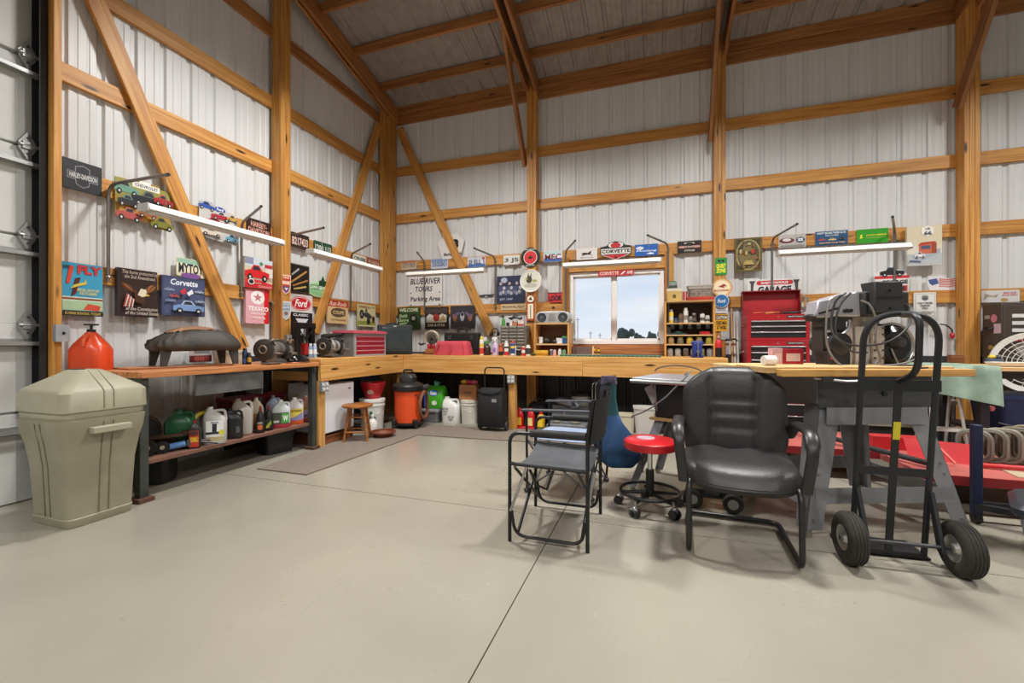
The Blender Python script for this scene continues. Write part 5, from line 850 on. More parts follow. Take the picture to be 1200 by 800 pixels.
sign('caution_sign', 'yellow caution notice at the end of the jar shelf', 'B', (838, 368, 853, 388), 'e0a828', [('r', .04, .68, .96, .94, '1e1a16'), ('t', 'CAUTION', .08, .72, .92, .9, 'f0e8d8', .04), ('t', 'FORD MAN\nAT WORK', .1, .1, .9, .6, '2a2012', .04)], o=.15, th=.004)
def goldpic():
    els = [('e', .5, .5, .46, .46, 'a8945a'), ('e', .5, .5, .4, .42, '5a584a'), ('e', .5, .48, .33, .36, '7c6c44')]
    R = random.Random(3)
    for k in range(26): els.append(('e', R.uniform(.14, .86), R.uniform(.12, .85), R.uniform(.02, .06), R.uniform(.02, .07), R.choice(['9a7a34', '4a4a3c', 'b8a870', '6a4a2a', '3c4038', 'a8522c'])))
    return els + [('p', [(.3, .2), (.7, .2), (.62, .32), (.38, .32)], 'b8a060'), ('e', .66, .58, .08, .07, 'a83c28')]
sign('gilt_picture', 'gilt ornate engraving hanging from the girt above the chest', 'B', (861, 278.5, 893, 318), '4a442e', goldpic(), o=.012, th=.02, rim='6a5a30xx')
sign('tin_sign', 'silver and maroon car sign above the chest light', 'B', (912.5, 274.5, 944.5, 290), 'b8b4b0', [('e', .3, .55, .28, .2, '6a2c38'), ('e', .3, .6, .16, .12, 'd8d4d0'), ('e', .8, .55, .16, .22, '3a4a6a'), ('t', 'SS', .7, .46, .9, .68, 'f0f0f0', .05), ('r', .05, .05, .95, .2, '8a8a88')], o=.012, th=.004)
sign('tin_sign', 'dark blue sign with three tiny cars', 'B', (955.5, 270.5, 993.5, 287), '27537c', [('t', "DON'T BE LIKE THESE GUYS", .06, .8, .94, .94, 'e8eef0', .03), ('t', 'TAKE A NUMBER', .3, .64, .72, .74, 'd8dcd8', .02)] + car(.2, .34, .22, 'c04848', h=.9) + car(.52, .3, .24, 'd8c890', h=.9) + car(.82, .36, .2, '3a3a44', h=.9) + [('t', 'AND WAIT YOUR TURN', .1, .1, .9, .2, 'e8b070', .03)], o=.012, th=.004)
sign('tin_sign', 'bright green sign with a yellow leaping deer mark', 'B', (1004, 268, 1041, 284.5), '2f9a1c', [('p', [(.1, .35), (.12, .6), (.2, .64), (.16, .5), (.22, .42), (.16, .36)], 'e4dc30'), ('t', 'JOHN DEERE', .3, .48, .94, .62, 'e8e038', .02), ('t', 'NOTHING RUNS LIKE A DEERE', .3, .34, .94, .4, 'c8d040', .02)], o=.012, th=.004)
sign('calendar', 'cream highway 66 diner picture beside the big post', 'B', (1063, 264.5, 1104, 311), 'dcd5c6', [('r', 0, .5, 1, 1, 'd8ccb0'), ('r', 0, 0, 1, .3, 'b8bcc0'), ('p', [(.1, .25), (.95, .42), (.95, .3), (.3, .08)], 'a8b0ba'), ('r', .34, .3, .84, .56, 'c86a4c'), ('p', [(.3, .5), (.84, .56), (.8, .6), (.4, .58)], 'b83c30'), ('r', .7, .3, .84, .55, 'a04830'), ('r', .4, .42, .66, .5, '4a5a78'), ('p', [(.4, .94), (.58, 1.0), (.76, .94), (.76, .8), (.58, .72), (.42, .8)], 'ece8e2'), ('t', '66', .48, .76, .7, .86, '3a3c44', .05), ('t', 'US', .52, .89, .65, .95, '3a3c44', .03), ('p', [(.05, .1), (.4, .08), (.38, .12), (.08, .15)], '5a6a88')] + car(.36, .2, .3, 'dfdfe2', h=.5), o=.03, th=.035)
sign('tin_sign', 'red and white cut out garage sign with a black roadster', 'B', (1025, 314, 1065.5, 342), 'e0dcd8', [('r', .0, .56, 1, .68, 'd0303a'), ('t', "GEORGE", .2, .32, .96, .5, '26262a', .05), ('r', .1, .02, .95, .26, 'b83a3c'), ('t', 'GARAGE', .2, .06, .9, .22, '2a2224', .05)] + car(.5, .68, .7, '1e2024', h=.5), o=.008, th=.006, shape=[(.02, 0), (.98, 0), (1, .5), (.95, .68), (.85, .85), (.5, 1), (.2, .95), (.0, .8)])
sign('tin_sign', 'white shield cut out with a waving striped flag', 'B', (1086, 325, 1120, 340), 'dedada', [('p', [(.05, .85), (.35, .95), (.42, .55), (.2, .4), (.1, .55)], '42588c')] + [('p', [(.42, .3 + .14 * k), (.75, .22 + .14 * k), (1, .3 + .14 * k), (1, .36 + .14 * k), (.75, .28 + .14 * k), (.42, .37 + .14 * k)], 'c85a58') for k in range(5)], o=-.02, th=.02, shape=[(.1, .02), (.98, 0), (.98, .9), (.5, .95), (.05, 1), (.0, .7)])
sign('tin_sign', 'white framed 66 parking only plate on the lower girt', 'B', (1071, 342.5, 1097, 372.5), 'd8d8d4', [('r', .06, .05, .94, .95, 'b4b4b2'), ('r', .09, .07, .91, .93, 'dcdcd8'), ('p', [(.35, .72), (.5, .66), (.65, .72), (.66, .86), (.5, .9), (.34, .86)], '8a8a8c'), ('t', '66', .4, .72, .6, .84, '3a3a3e', .04), ('t', 'ONLY DRIVER\nPARKING\nONLY', .16, .34, .84, .62, '4a4a50', .03), ('t', 'ALL OTHERS WILL BE\nTOWED AWAY', .14, .14, .86, .26, '7a7a80', .02)], o=.012, th=.012)
sign('paper_sign', 'pale poster with red lettering standing on the brown cabinet', 'B', (1150, 340, 1195, 354), 'd4d2cf', [('t', 'MAN CAVE\nRULES APPLY', .55, .5, .95, .85, 'c0505a', .04), ('p', [(.05, .2), (.2, .5), (.4, .4), (.45, .7), (.3, .55), (.1, .75)], 'a89880'), ('e', .6, .2, .1, .14, 'b8925a')], o=.002, th=.006)
switch_box('grey outlet box at the foot of the conduit beside the jar shelf', (Bp(782, -.12), -.065, 1.18), 0, .07, .11)
# ================================================================ ON THE PINE BENCH
BZ = BT + .0005
# serving board with odds and ends
o = board(None, 'tray_board', (1.0, -.46, BZ + .009), (1.46, -.46, BZ + .009), .26, .018, BROWNW); tag(o, 'dark wooden board lying behind the television', 'board')
t = thing('parts_box', 'little wooden box holding red cans on the dark board', 'box', (1.09, -.50, BZ + .0195), 0); part(t, 'body', MB().b6(-.07, .07, -.05, .05, 0, .06), OLDW, bev=.003)
for k, x in enumerate((-.035, .035)): o = part(None, 'red_can', MB().lathe([(.024, 0), (.026, .004), (.026, .06), (.02, .068), (.001, .068)], n=14), RED, loc=(1.09 + x, -.50, BZ + .08)); tag(o, ['red can nearest the television on the little box', 'second red can on the little box'][k], 'can', 'red cans')
# small compound saw
t = thing('compound_saw', 'small cut-off saw with an open round guard beside the red cloth', 'saw', (Bp(506, -.40), -.40, BZ + .0195), .15)
part(t, 'base', MB().b6(-.1, .1, -.08, .08, 0, .02).b6(-.03, .03, -.02, .04, .02, .15), DKST, bev=.004); part(t, 'guard', MB().tube([(.11 * math.cos(a), -.01, .20 + .11 * math.sin(a)) for a in [-.3 + (PI + .9) * k / 16 for k in range(17)]], .022, 8), mat('a89c88', .45, .2)); part(t, 'blade', MB().lathe([(.001, -.002), (.075, -.002), (.075, .002), (.001, .002)], (0, -.01, .20), 26, 'y'), mat('6a655c', .35, .7)); part(t, 'arbor', MB().cyl((0, -.03, .2), (0, .03, .2), .022), BLK); part(t, 'motor', MB().cyl((0, .02, .18), (0, .12, .18), .045), mat('3c3c3c', .5)); part(t, 'handle', MB().tube([(-.1, 0, .14), (-.16, 0, .12), (-.2, 0, .14)], .014, 8), BLK)
# red cloth over a box
t = thing('red_cloth', 'faded red shop cloth draped over a low box', 'cloth', (Bp(530, -.68), -.66, BZ), 0)
rg = [[(x * (1 + .05 * math.sin(9 * x)), y + .012 * math.sin(21 * x), z) for x, y in rrect(w, d, .05, 5)] for w, d, z in ((.54, .22, .002), (.52, .21, .05), (.48, .20, .13), (.46, .19, .175), (.40, .14, .19))]
part(t, 'drape', MB().loft(rg), mat('c24450', .85, 0, .12, 8), ang=70); part(t, 'fold', MB().tube([(.02, -.108, .14), (.03, -.112, .08), (.0, -.116, .01)], .014, 6).tube([(-.16, -.106, .15), (-.2, -.112, .05)], .012, 6).tube([(.2, -.104, .15), (.22, -.11, .02)], .012, 6), mat('b83e4a', .85))
# black carrying case
t = thing('carry_case', 'black moulded carrying case with a top handle behind the red cloth', 'case', (Bp(542, -.36), -.36, BZ), 0)
part(t, 'shell', MB().b6(-.26, .26, -.07, .0, .0, .31), BLKM, bev=.015); part(t, 'back_shell', MB().b6(-.26, .26, .004, .07, .0, .31), BLKM, bev=.015); part(t, 'handle', MB().tube(fil([(-.07, 0, .30), (-.05, 0, .37), (.05, 0, .37), (.07, 0, .30)], .03), .012, 8), BLK)
for x in (-.17, .17): part(t, 'latch', MB().b6(x - .025, x + .025, -.078, -.066, .21, .27), DKST, bev=.003)
# bottles in a row
YB = -.70
def spray(label, px, h, r, body, head, els=None, Y=YB):
    t = thing('spray_bottle', label, 'spray bottle', (Bp(px, Y), Y, BZ), 0, 'bottles lined up on the pine bench')
    part(t, 'body', MB().lathe([(r * .95, 0), (r, .005), (r, h * .5), (r * .8, h * .62), (r * .35, h * .74), (r * .35, h * .78)], n=18), mat(body, .35)); part(t, 'trigger_head', MB().b6(-r * 1.1, r * .6, -.012, .012, h * .86, h).b6(-r * .5, r * .4, -.012, .012, h * .77, h * .87).b6(-r * .95, -r * .75, -.006, .006, h * .7, h * .88), mat(head, .4), bev=.003)
    if els: prints(t, els, r * 1.3, h * .4, -r * 1.001, 0, h * .06)
def bcan(label, px, h, r, body, cap, bands, Y=YB, noz=False): can('aerosol_can', label, (Bp(px, Y), Y, BZ), r, h, body, cap, bands, 'can', 'bottles lined up on the pine bench', noz)
bcan('white and red spray can with a yellow cap', 564.5, .25, .030, 'e0d8c8', 'd8c028', [(.08, .4, 'c83a30'), (.45, .6, 'e0b830')])
spray('brown bottle with a green collar among the row', 571, .19, .045, '3a2420', '4a8a4a', None, -.66)
spray('tall white trigger bottle behind the row', 569, .24, .035, '5a4a58', 'e4e0e0', None, -.52)
spray('lavender bottle with a white pump top', 580.5, .24, .040, 'cdb8cf', 'e8e4e8', [('r', .15, .3, .85, .9, '9a6ab0')])
bcan('orange and black small can in the row', 587, .15, .026, '2c2222', 'd85a34', [(.35, .75, 'd06038')])
bcan('white can with a red base and round mark', 593.5, .19, .028, 'e2dcd8', 'd8d4d0', [(.02, .28, 'c82a3c'), (.5, .62, '2a2a2a')])
bcan('blue and yellow can with a red cap', 601, .19, .028, '2c4684', 'd0402c', [(.5, .66, 'e0c030'), (.02, .15, 'd8dade')])
o = part(None, 'white_stick', MB().cyl((0, 0, 0), (.0, 0, .13), .008), WHITE, loc=(Bp(604.5, YB), YB, BZ)); tag(o, 'thin white stick standing between the cans', 'stick')
bcan('short black can with a pale lid', 607.5, .105, .032, '1f1f22', '3c3c40', [(.7, .78, 'c8c8c8')])
bcan('red and white can beside the black one', 613.5, .125, .027, 'c83834', 'd8b0a4', [(.3, .6, 'e8dcd4')])
bcan('white bottle with a black picture at the row end', 619, .14, .032, 'e4e0dc', 'e8e6e2', [(.15, .7, '3a3a3c')])
o = part(None, 'moss_pad', MB().ell((0, 0, .02), (.035, .03, .02), 10, 6), mat('3c4a24', .9), loc=(Bp(625, YB), YB, BZ)); tag(o, 'small dark green scouring pad at the row end', 'pad')
# drawer cabinet
t = thing('parts_cabinet', 'grey steel small parts cabinet with rows of drawers', 'cabinet', (Bp(601, -.36), -.27, BZ), 0)
part(t, 'stand', MB().b6(-.17, .17, -.07, .1, 0, .08), mat('4a4a48', .6)); part(t, 'case', MB().b6(-.185, .185, -.07, .12, .08, .40).b6(-.185, -.175, -.085, -.07, .08, .40).b6(.175, .185, -.085, -.07, .08, .40), mat('8a877e', .5, .2))
for r_ in range(7):
    for c_ in range(3):
        z = .088 + r_ * .0445; x = -.172 + c_ * .1155; d = part(t, 'drawer', MB().b6(x, x + .111, -.082, -.07, z, z + .039), mat('6a665c', .4, .1, .3)); part(d, 'label_strip', MB().b6(x + .008, x + .103, -.089, -.082, z + .022, z + .036), mat('a5a196', .4))
zc = BZ + .40
spray('green trigger bottle standing on the parts cabinet', 590, .155, .024, '4a9a3a', '2c3a2a', None, -.22); bpy.data.objects['spray_bottle.003'].location.z = zc
for k, (px_, w, h, c, lb) in enumerate(((596, .05, .05, '26262a', 'black small box on the parts cabinet'), (599.5, .04, .075, 'e0d4d0', 'white small carton on the parts cabinet'), (604, .06, .06, 'b8754a', 'brown small carton on the parts cabinet'), (611, .085, .085, 'dccfc8', 'white and red carton at the cabinet edge'))):
    t = thing('carton', lb, 'box', (Bp(px_, -.2), -.2, zc), 0, 'small cartons on the parts cabinet'); part(t, 'body', MB().b6(-w / 2, w / 2, -.03, .03, 0, h), mat(c, .6), bev=.002); part(t, 'flap', MB().b6(-w / 2, w / 2, -.031, .031, h - .004, h), mat(c, .5)); 
    if k == 3: prints(t, [('r', .0, .0, 1, .35, 'c04038')], w, h, -.031)
t = thing('model_car', 'black model roadster parked on the small cartons', 'model car', (Bp(604, -.2), -.2, zc + .087), 0); part(t, 'body', MB().loft([[(x, y, .015) for x, y in rrect(.2, .06, .02)], [(x, y, .035) for x, y in rrect(.2, .06, .02)], [(x - .0, y, .042) for x, y in rrect(.1, .05, .02)], [(x, y, .058) for x, y in rrect(.06, .04, .015)]]), mat('1b1d22', .25))
for sx in (-.065, .065):
    for sy in (-.028, .028): part(t, 'wheel', MB().cyl((sx, sy - .006, .015), (sx, sy + .006, .015), .015), BLK)
t = thing('headphones', 'black ear muffs hanging at the brace foot', 'ear muffs', (Bp(580, -.07), -.075, 1.17), 0); part(t, 'band', MB().tube([(.055 * math.cos(a), 0, .07 + .065 * math.sin(a)) for a in [PI * k / 12 for k in range(13)]], .007, 6), BLK)
for s in (-1, 1): part(t, 'ear_cup', MB().lathe([(.001, -.016), (.03, -.016), (.034, 0), (.03, .016), (.001, .016)], (s * .055, 0, .055), 14, 'x'), BLK)
part(t, 'cushion', MB().ell((.03, -.01, .04), (.016, .02, .022)), mat('c8c4c0', .6))
# wooden cubby with stereo
x0, x1 = Bp(626, -.42), Bp(667, -.42); t = thing('cubby_shelf', 'open pine cubby shelf beside the window', 'shelf', ((x0 + x1) / 2, -.25, BZ), 0); w = x1 - x0; zt = BW(646, 380, .42).z - BZ; zm = BW(646, 403.5, .42).z - BZ
for s in (-1, 1): pine_part(t, 'side', s * (w / 2 - .012) - .012, s * (w / 2 - .012) + .012, -.17, .10, 0, zt)
pine_part(t, 'top', -w / 2, w / 2, -.17, .10, zt, zt + .02, LIGHTW); pine_part(t, 'shelf_board', -w / 2 + .024, w / 2 - .024, -.17, .10, zm - .01, zm + .01, LIGHTW); part(t, 'back', MB().b6(-w / 2, w / 2, .10, .106, 0, zt), BROWNW)
cx = (x0 + x1) / 2
t = thing('stereo', 'silver portable stereo on the cubby shelf', 'stereo', (cx + .0, -.28, BZ + zt + .021), 0); ww = w * .98; hh = .155
rg = [[(x, y, z + hh / 2) for x, z in rrect(ww, hh, .07, 6)] for y in (0,)]
part(t, 'body', MB().prism(rrect(ww, hh, .07, 6, 0, hh / 2), -.10, .10), mat('c4c2c0', .3, .5), bev=.008)
for s in (-1, 1): sp = part(t, 'speaker', MB().lathe([(.001, -.106), (.03, -.104), (.055, -.112), (.062, -.108), (.064, -.1)], (s * ww * .31, 0, hh * .48), 24, 'y'), mat('2e3036', .6)); part(sp, 'cone', MB().lathe([(.001, -.11), (.022, -.107), (.024, -.104)], (s * ww * .31, 0, hh * .48), 16, 'y'), mat('585a60', .4))
part(t, 'control_panel', MB().prism([(-.055, .03), (.055, .03), (.035, .12), (-.035, .12)], -.108, -.1), mat('9a9a9a', .3, .4)); part(t, 'disc_lid', MB().lathe([(.001, hh + .012), (.05, hh + .01), (.065, hh)], n=22), mat('b0aeac', .3, .5))
zs_ = BZ + zm + .011
for k, (dx, w_, h_, c, lb, kind) in enumerate(((-.17, .05, .09, 'd8d4cc', 'white bottle in the cubby upper bay', 'b'), (-.10, .09, .085, '2c2422', 'dark tangle of hose fittings in the cubby', 'e'), (.02, .08, .06, '3c3836', 'grey drill bit pouch in the cubby', 'e'), (.085, .08, .075, 'dcdcde', 'white carton in the cubby', 'b'), (.16, .075, .10, '2f5a94', 'blue and green carton in the cubby', 'b'))):
    t = thing('cubby_item', lb, 'box' if kind == 'b' else 'bag', (cx + dx, -.30, zs_), .1, 'odds and ends in the cubby'); part(t, 'body', MB().b6(-w_ / 2, w_ / 2, -.04, .04, 0, h_) if kind == 'b' else MB().ell((0, 0, h_ / 2), (w_ / 2, .05, h_ / 2)).ell((.03, -.02, h_ * .4), (w_ * .3, .03, h_ * .35)), mat(c, .5), bev=.004 if kind == 'b' else 0)
    if kind == 'b': part(t, 'lid', MB().b6(-w_ / 2 - .001, w_ / 2 + .001, -.041, .041, h_ * .75, h_), mat('4a9a5a' if k == 4 else c, .5))
t = thing('yellow_bin', 'open yellow stacking bin in front of the cubby', 'bin', (Bp(635, -.55), -.55, BZ), 0); part(t, 'body', MB().loft([zr(rrect(.14, .09, .01), 0), zr(rrect(.17, .11, .015), .07), zr(rrect(.155, .095, .015), .07), zr(rrect(.13, .08, .01), .01)]), mat('d8a83a', .45)); part(t, 'lip', MB().b6(-.085, .085, -.06, -.052, .03, .07), mat('d8a83a', .45))
for k, (px_, h, c, lb) in enumerate(((646, .08, '6a6a70', 'small grey jar at the cubby foot'), (650, .075, 'd8a8a0', 'pink labelled jar at the cubby foot'), (656, .085, 'd8dcd8', 'white jar at the cubby foot'), (661, .08, '6a9a7a', 'green capped jar at the cubby foot'))): can('jar', lb, (Bp(px_, -.47), -.47, BZ), .024, h, c, 'c8ccc8' if k != 3 else '3a8a5a', [], 'jar', 'jars at the cubby foot')
o = part(None, 'wall_gauge', MB().b6(-.03, .03, -.012, 0, 0, .12), mat('2a2a2c', .5), loc=(Bp(619, -.15), -.142, BW(619, 400, .15).z)); tag(o, 'small dark wall gauge on the middle post', 'gauge'); part(o, 'dial', MB().b6(-.022, .022, -.015, -.012, .03, .11), mat('a8b0b4', .3))
# organiser, yellow bottles and long level
t = thing('bit_organizer', 'low brown organiser with little compartments under the window', 'organizer', (Bp(682, -.25), -.22, BZ), 0); part(t, 'case', MB().b6(-.13, .13, -.05, .06, 0, .115), BROWNW)
for r_ in range(3):
    for c_ in range(5): part(t, 'drawer', MB().b6(-.122 + c_ * .0495, -.076 + c_ * .0495, -.056, -.05, .008 + r_ * .036, .040 + r_ * .036), mat('6a5a58', .5))
pine_part(t, 'end_strip', .135, .16, -.05, .06, 0, .12, LIGHTW)
for k, px_ in enumerate((696.5, 701.5)): can('glue_bottle', ['yellow and black glue bottle next to the organiser', 'second yellow and black glue bottle under the window'][k], (Bp(px_, -.25), -.25, BZ), .02, .11 - .01 * k, 'd0a838', '1f1f1f', [(.25, .5, '2a2622')], 'bottle', 'glue bottles')
t = thing('long_level', 'long green and silver spirit level lying along the bench edge', 'level', ((Bp(656, -.76) + Bp(775, -.76)) / 2, -.765, BZ), 0); ln = Bp(775, -.76) - Bp(656, -.76)
part(t, 'rail', MB().b6(-ln / 2, ln / 2, -.012, .012, 0, .022), mat('5a8a6a', .4, .2)); part(t, 'edge', MB().b6(-ln / 2, ln / 2, -.013, .013, .022, .026), mat('c8ccc8', .3, .6))
for k in range(24): part(t, 'slot', MB().b6(-ln / 2 + .02 + k * ln / 24, -.0 - ln / 2 + .02 + k * ln / 24 + .02, -.0125, -.012, .006, .016), mat('2a3a30', .5))
# jar shelf right of the window
x0, x1 = Bp(781, -.30), Bp(836, -.30); zt = BW(808, 352, .30).z - BZ; t = thing('jar_shelf', 'pine jar shelf with four bays beside the window', 'shelf', ((x0 + x1) / 2, -.20, BZ), 0); w = x1 - x0; cx = (x0 + x1) / 2
zz = [0, BW(808, 403, .30).z - BZ, BW(808, 392, .30).z - BZ, BW(808, 378, .30).z - BZ, zt]
for s in (-1, 1): pine_part(t, 'side', s * (w / 2 + .012) - .012, s * (w / 2 + .012) + .012, -.10, .10, 0, zt)
for k in range(1, 5): pine_part(t, 'shelf_board', -w / 2, w / 2, -.10, .10, zz[k] - .016, zz[k], LIGHTW)
part(t, 'back', MB().b6(-w / 2, w / 2, .10, .108, 0, zt), mat('3a2c22', .8))
def jar(label, x, z, c, r=.03, h=.075, cap='a8a49a', y=-.25):
    t = thing('glass_jar', label, 'jar', (x, y, z), 0, 'jars of hardware on the jar shelf'); part(t, 'jar', MB().lathe([(r * .9, 0), (r, .006), (r, h * .75), (r * .8, h * .84), (r * .8, h * .86)], n=16), mat(c, .25, 0, .45, 40)); part(t, 'lid', MB().lathe([(r * .86, h * .85), (r * .86, h), (.001, h)], n=16), mat(cap, .4, .4))
names = ['brass screws', 'dull nuts', 'yellow fittings', 'grey washers', 'mixed bolts']
for k in range(5): jar('jar of %s on the second jar shelf from below' % names[k], x0 + .055 + k * (w - .1) / 4, BZ + zz[1], ['a88a60', '7a745c', 'c8a840', '8a8078', 'a89c48'][k], .038, .085, 'c0a840')
nm2 = ['silver', 'pale', 'dark', 'steel', 'olive', 'blue-grey']
for k in range(6): jar('%s jar on the bottom jar shelf' % nm2[k], x0 + .045 + k * (w - .08) / 5, BZ, ['9a948c', 'a8a49c', '5a5048', '8a8a88', '7a7a5a', '8a8f98'][k], .036, .095, '8a8884')
nm3 = ['blue', 'brass', 'cream', 'white', 'grey']
for k in range(5): jar('hanging jar with a %s lid under the third jar shelf' % nm3[k], x0 + .07 + k * (w - .13) / 4, BZ + zz[3] - .016 - .058, '2c3434', .026, .056, ['5a7a9a', 'c8b060', 'd8d0b8', 'd8d8d8', 'b8b8b8'][k], -.27)
o = part(None, 'hand_plane', MB().b6(-.06, .06, -.02, .02, 0, .03).b6(-.05, .05, -.015, .015, .03, .04), RED, loc=(x1 - .09, -.25, BZ + zz[2])); tag(o, 'low red tool on the middle jar shelf', 'tool')
o = part(None, 'hand_plane', MB().b6(-.09, .09, -.02, .02, 0, .022).ell((0, 0, .03), (.05, .018, .014)), mat('1c3a38', .5), loc=(x0 + .14, -.25, BZ + zz[2])); tag(o, 'dark teal tool on the middle jar shelf', 'tool')
for k, (dx, h, c, cap, lb) in enumerate(((.06, .17, 'e0c030', '8a8a88', 'yellow labelled can on the top jar shelf'), (.12, .07, '30426a', '28344a', 'dark blue can on the top jar shelf'), (.18, .12, '7a5a4a', '6a4a3a', 'brown can on the top jar shelf'), (.24, .19, 'd4d0c4', 'e0dcd4', 'tall cream can on the top jar shelf'), (.30, .08, '8a8480', 'b8b4b0', 'grey can on the top jar shelf'), (.34, .12, '3a3634', '8a8a8a', 'black can on the top jar shelf'), (.44, .13, 'dcdad4', '2a2a2a', 'white can with black cap on the top jar shelf'), (.50, .09, 'c8c8c4', 'd8d8d4', 'pale short can on the top jar shelf'))):
    can('shelf_can', lb, (x0 + dx * w / .56, -.22, BZ + zz[3]), .028, h, c, cap, [(.2, .5, {'e0c030': 'd8d4c0', 'd4d0c4': '8a8478'}.get(c, '5a5650'))], 'can', 'cans on the top jar shelf')
zt_ = BZ + zt
t = thing('yellow_carton', 'cream and yellow carton on the jar shelf beside the window', 'box', (Bp(790, -.22), -.22, zt_), 0); part(t, 'body', MB().b6(-.085, .085, -.06, .06, 0, .15), mat('d8b464', .6), bev=.002); part(t, 'lid', MB().b6(-.087, .087, -.062, .062, .12, .155), mat('e0d4b8', .6)); prints(t, [('e', .5, .5, .12, .2, '6a5a3a')], .17, .12, -.061)
can('oil_can', 'clear jar with a green lid on the yellow carton', (Bp(789, -.22), -.22, zt_ + .156), .045, .10, '8a9a94', '2f7a4a', [(.1, .4, '3a4440')], 'jar')
t = thing('red_white_pack', 'small red and white pack beside the storage box', 'box', (Bp(803, -.22), -.22, zt_), 0); part(t, 'body', MB().b6(-.035, .035, -.03, .03, 0, .12), mat('d8b4ac', .5)); prints(t, [('r', .1, .1, .4, .95, 'b03034'), ('r', .6, .1, .8, .95, 'b03034')], .07, .12, -.0305)
t = thing('hardware_box', 'clear lidded box of hardware above a red tray', 'box', (Bp(820, -.22), -.22, zt_), 0); part(t, 'tray', MB().b6(-.15, .15, -.08, .08, 0, .045), mat('b83a28', .45), bev=.004); part(t, 'contents', MB().loft([zr(rrect(.25, .14, .02), .045), zr(rrect(.27, .15, .02), .14)]), mat('8a7c70', .5, 0, .5, 30)); part(t, 'lid', MB().loft([zr(rrect(.29, .17, .03), .16), zr(rrect(.31, .18, .03), .175), zr(rrect(.28, .15, .03), .185)]), mat('a8a49c', .35)); part(t, 'rim', MB().loft([zr(rrect(.28, .16, .03), .14), zr(rrect(.3, .175, .03), .162)]), mat('c8c4bc', .35))
# ends of the bench: blue vise, red bottle, hammer, hung tools
t = thing('bench_vise', 'blue bench vise clamped on the pine bench edge', 'vise', (Bp(818, -.78), -.66, BZ), 0); VB = mat('2a3a86', .4)
part(t, 'base', MB().lathe([(.07, 0), (.07, .02), (.05, .035), (.05, .06)], n=20), VB); part(t, 'rear_jaw', MB().b6(-.05, .05, .0, .05, .05, .17).b6(-.065, .065, -.005, .01, .145, .18), VB, bev=.006); part(t, 'front_jaw', MB().b6(-.045, .045, -.11, -.07, .04, .165).b6(-.065, .065, -.075, -.06, .145, .18), VB, bev=.006); part(t, 'slide', MB().b6(-.03, .03, -.10, .05, .06, .10), VB); part(t, 'screw', MB().cyl((0, -.15, .07), (0, -.1, .07), .016), STEEL); part(t, 'bar_handle', MB().cyl((0, -.14, -.02), (0, -.14, .17), .006), CHROME); part(t, 'anvil', MB().b6(-.035, .035, .0, .09, .165, .19), mat('8a8fb0', .3, .5))
t = thing('sanitizer_bottle', 'red and black cleaner bottle at the jar shelf end', 'bottle', (Bp(842, -.45), -.45, BZ), 0); part(t, 'body', MB().lathe([(.034, 0), (.036, .005), (.036, .14), (.03, .17), (.014, .2), (.014, .22)], n=18), mat('1f1c1e', .4)); part(t, 'sleeve', MB().lathe([(.037, .11), (.037, .16), (.028, .19), (.02, .205)], n=18, cap=False), mat('d02a2e', .4)); part(t, 'cap', MB().cyl((0, 0, .215), (0, 0, .25), .014), mat('c8a08a', .4))
t = thing('switch_plate', 'white wall switch behind the red bottle', 'switch', (Bp(848.5, -.15), -.142, BW(848, 398, .15).z), 0); part(t, 'plate', MB().b6(-.035, .035, -.01, 0, 0, .1), mat('b8bcc0', .4), bev=.003); part(t, 'toggle', MB().b6(-.005, .005, -.02, -.01, .04, .06), WHITE)
t = thing('claw_hammer', 'claw hammer hanging head up beside the back post', 'hammer', (Bp(855.5, -.3), -.30, .86), 0); part(t, 'handle', MB().cyl((0, 0, 0), (0, 0, .26), .014, .011), mat('b8b4ac', .5)); part(t, 'grip', MB().cyl((0, 0, -.12), (0, 0, .1), .017), mat('3a3634', .6)); part(t, 'head', MB().cyl((-.05, 0, .27), (.02, 0, .27), .014).tube([(.01, 0, .275), (.05, 0, .28), (.08, 0, .255)], .009, 6), mat('2a2a2c', .4, .6))
t = thing('tool_rack', 'narrow rail holding the hammer on the bench end', 'rack', (Bp(856, -.3), -.28, 1.0), 0); part(t, 'rail', MB().b6(-.06, .06, .0, .02, .06, .09), BROWNW); part(t, 'hook', MB().cyl((0, 0, .08), (0, -.05, .08), .005), STEEL)
for k, (px_, c, lb) in enumerate(((857.5, 'b89060', 'pale wooden broom handle leaning at the chest'), (860.5, 'c0bcb4', 'grey pipe leaning beside the red chest'), (864, 'b4b0a8', 'second grey pipe nearest the red chest'))):
    o = part(None, 'tool_pole', MB().cyl((Bp(px_, -.05) - .03, -.42, .002), (Bp(px_, -.05), -.025, 1.52 - .06 * k), .014), mat(c, .5)); tag(o, lb, 'pole', 'long poles between bench and chest')
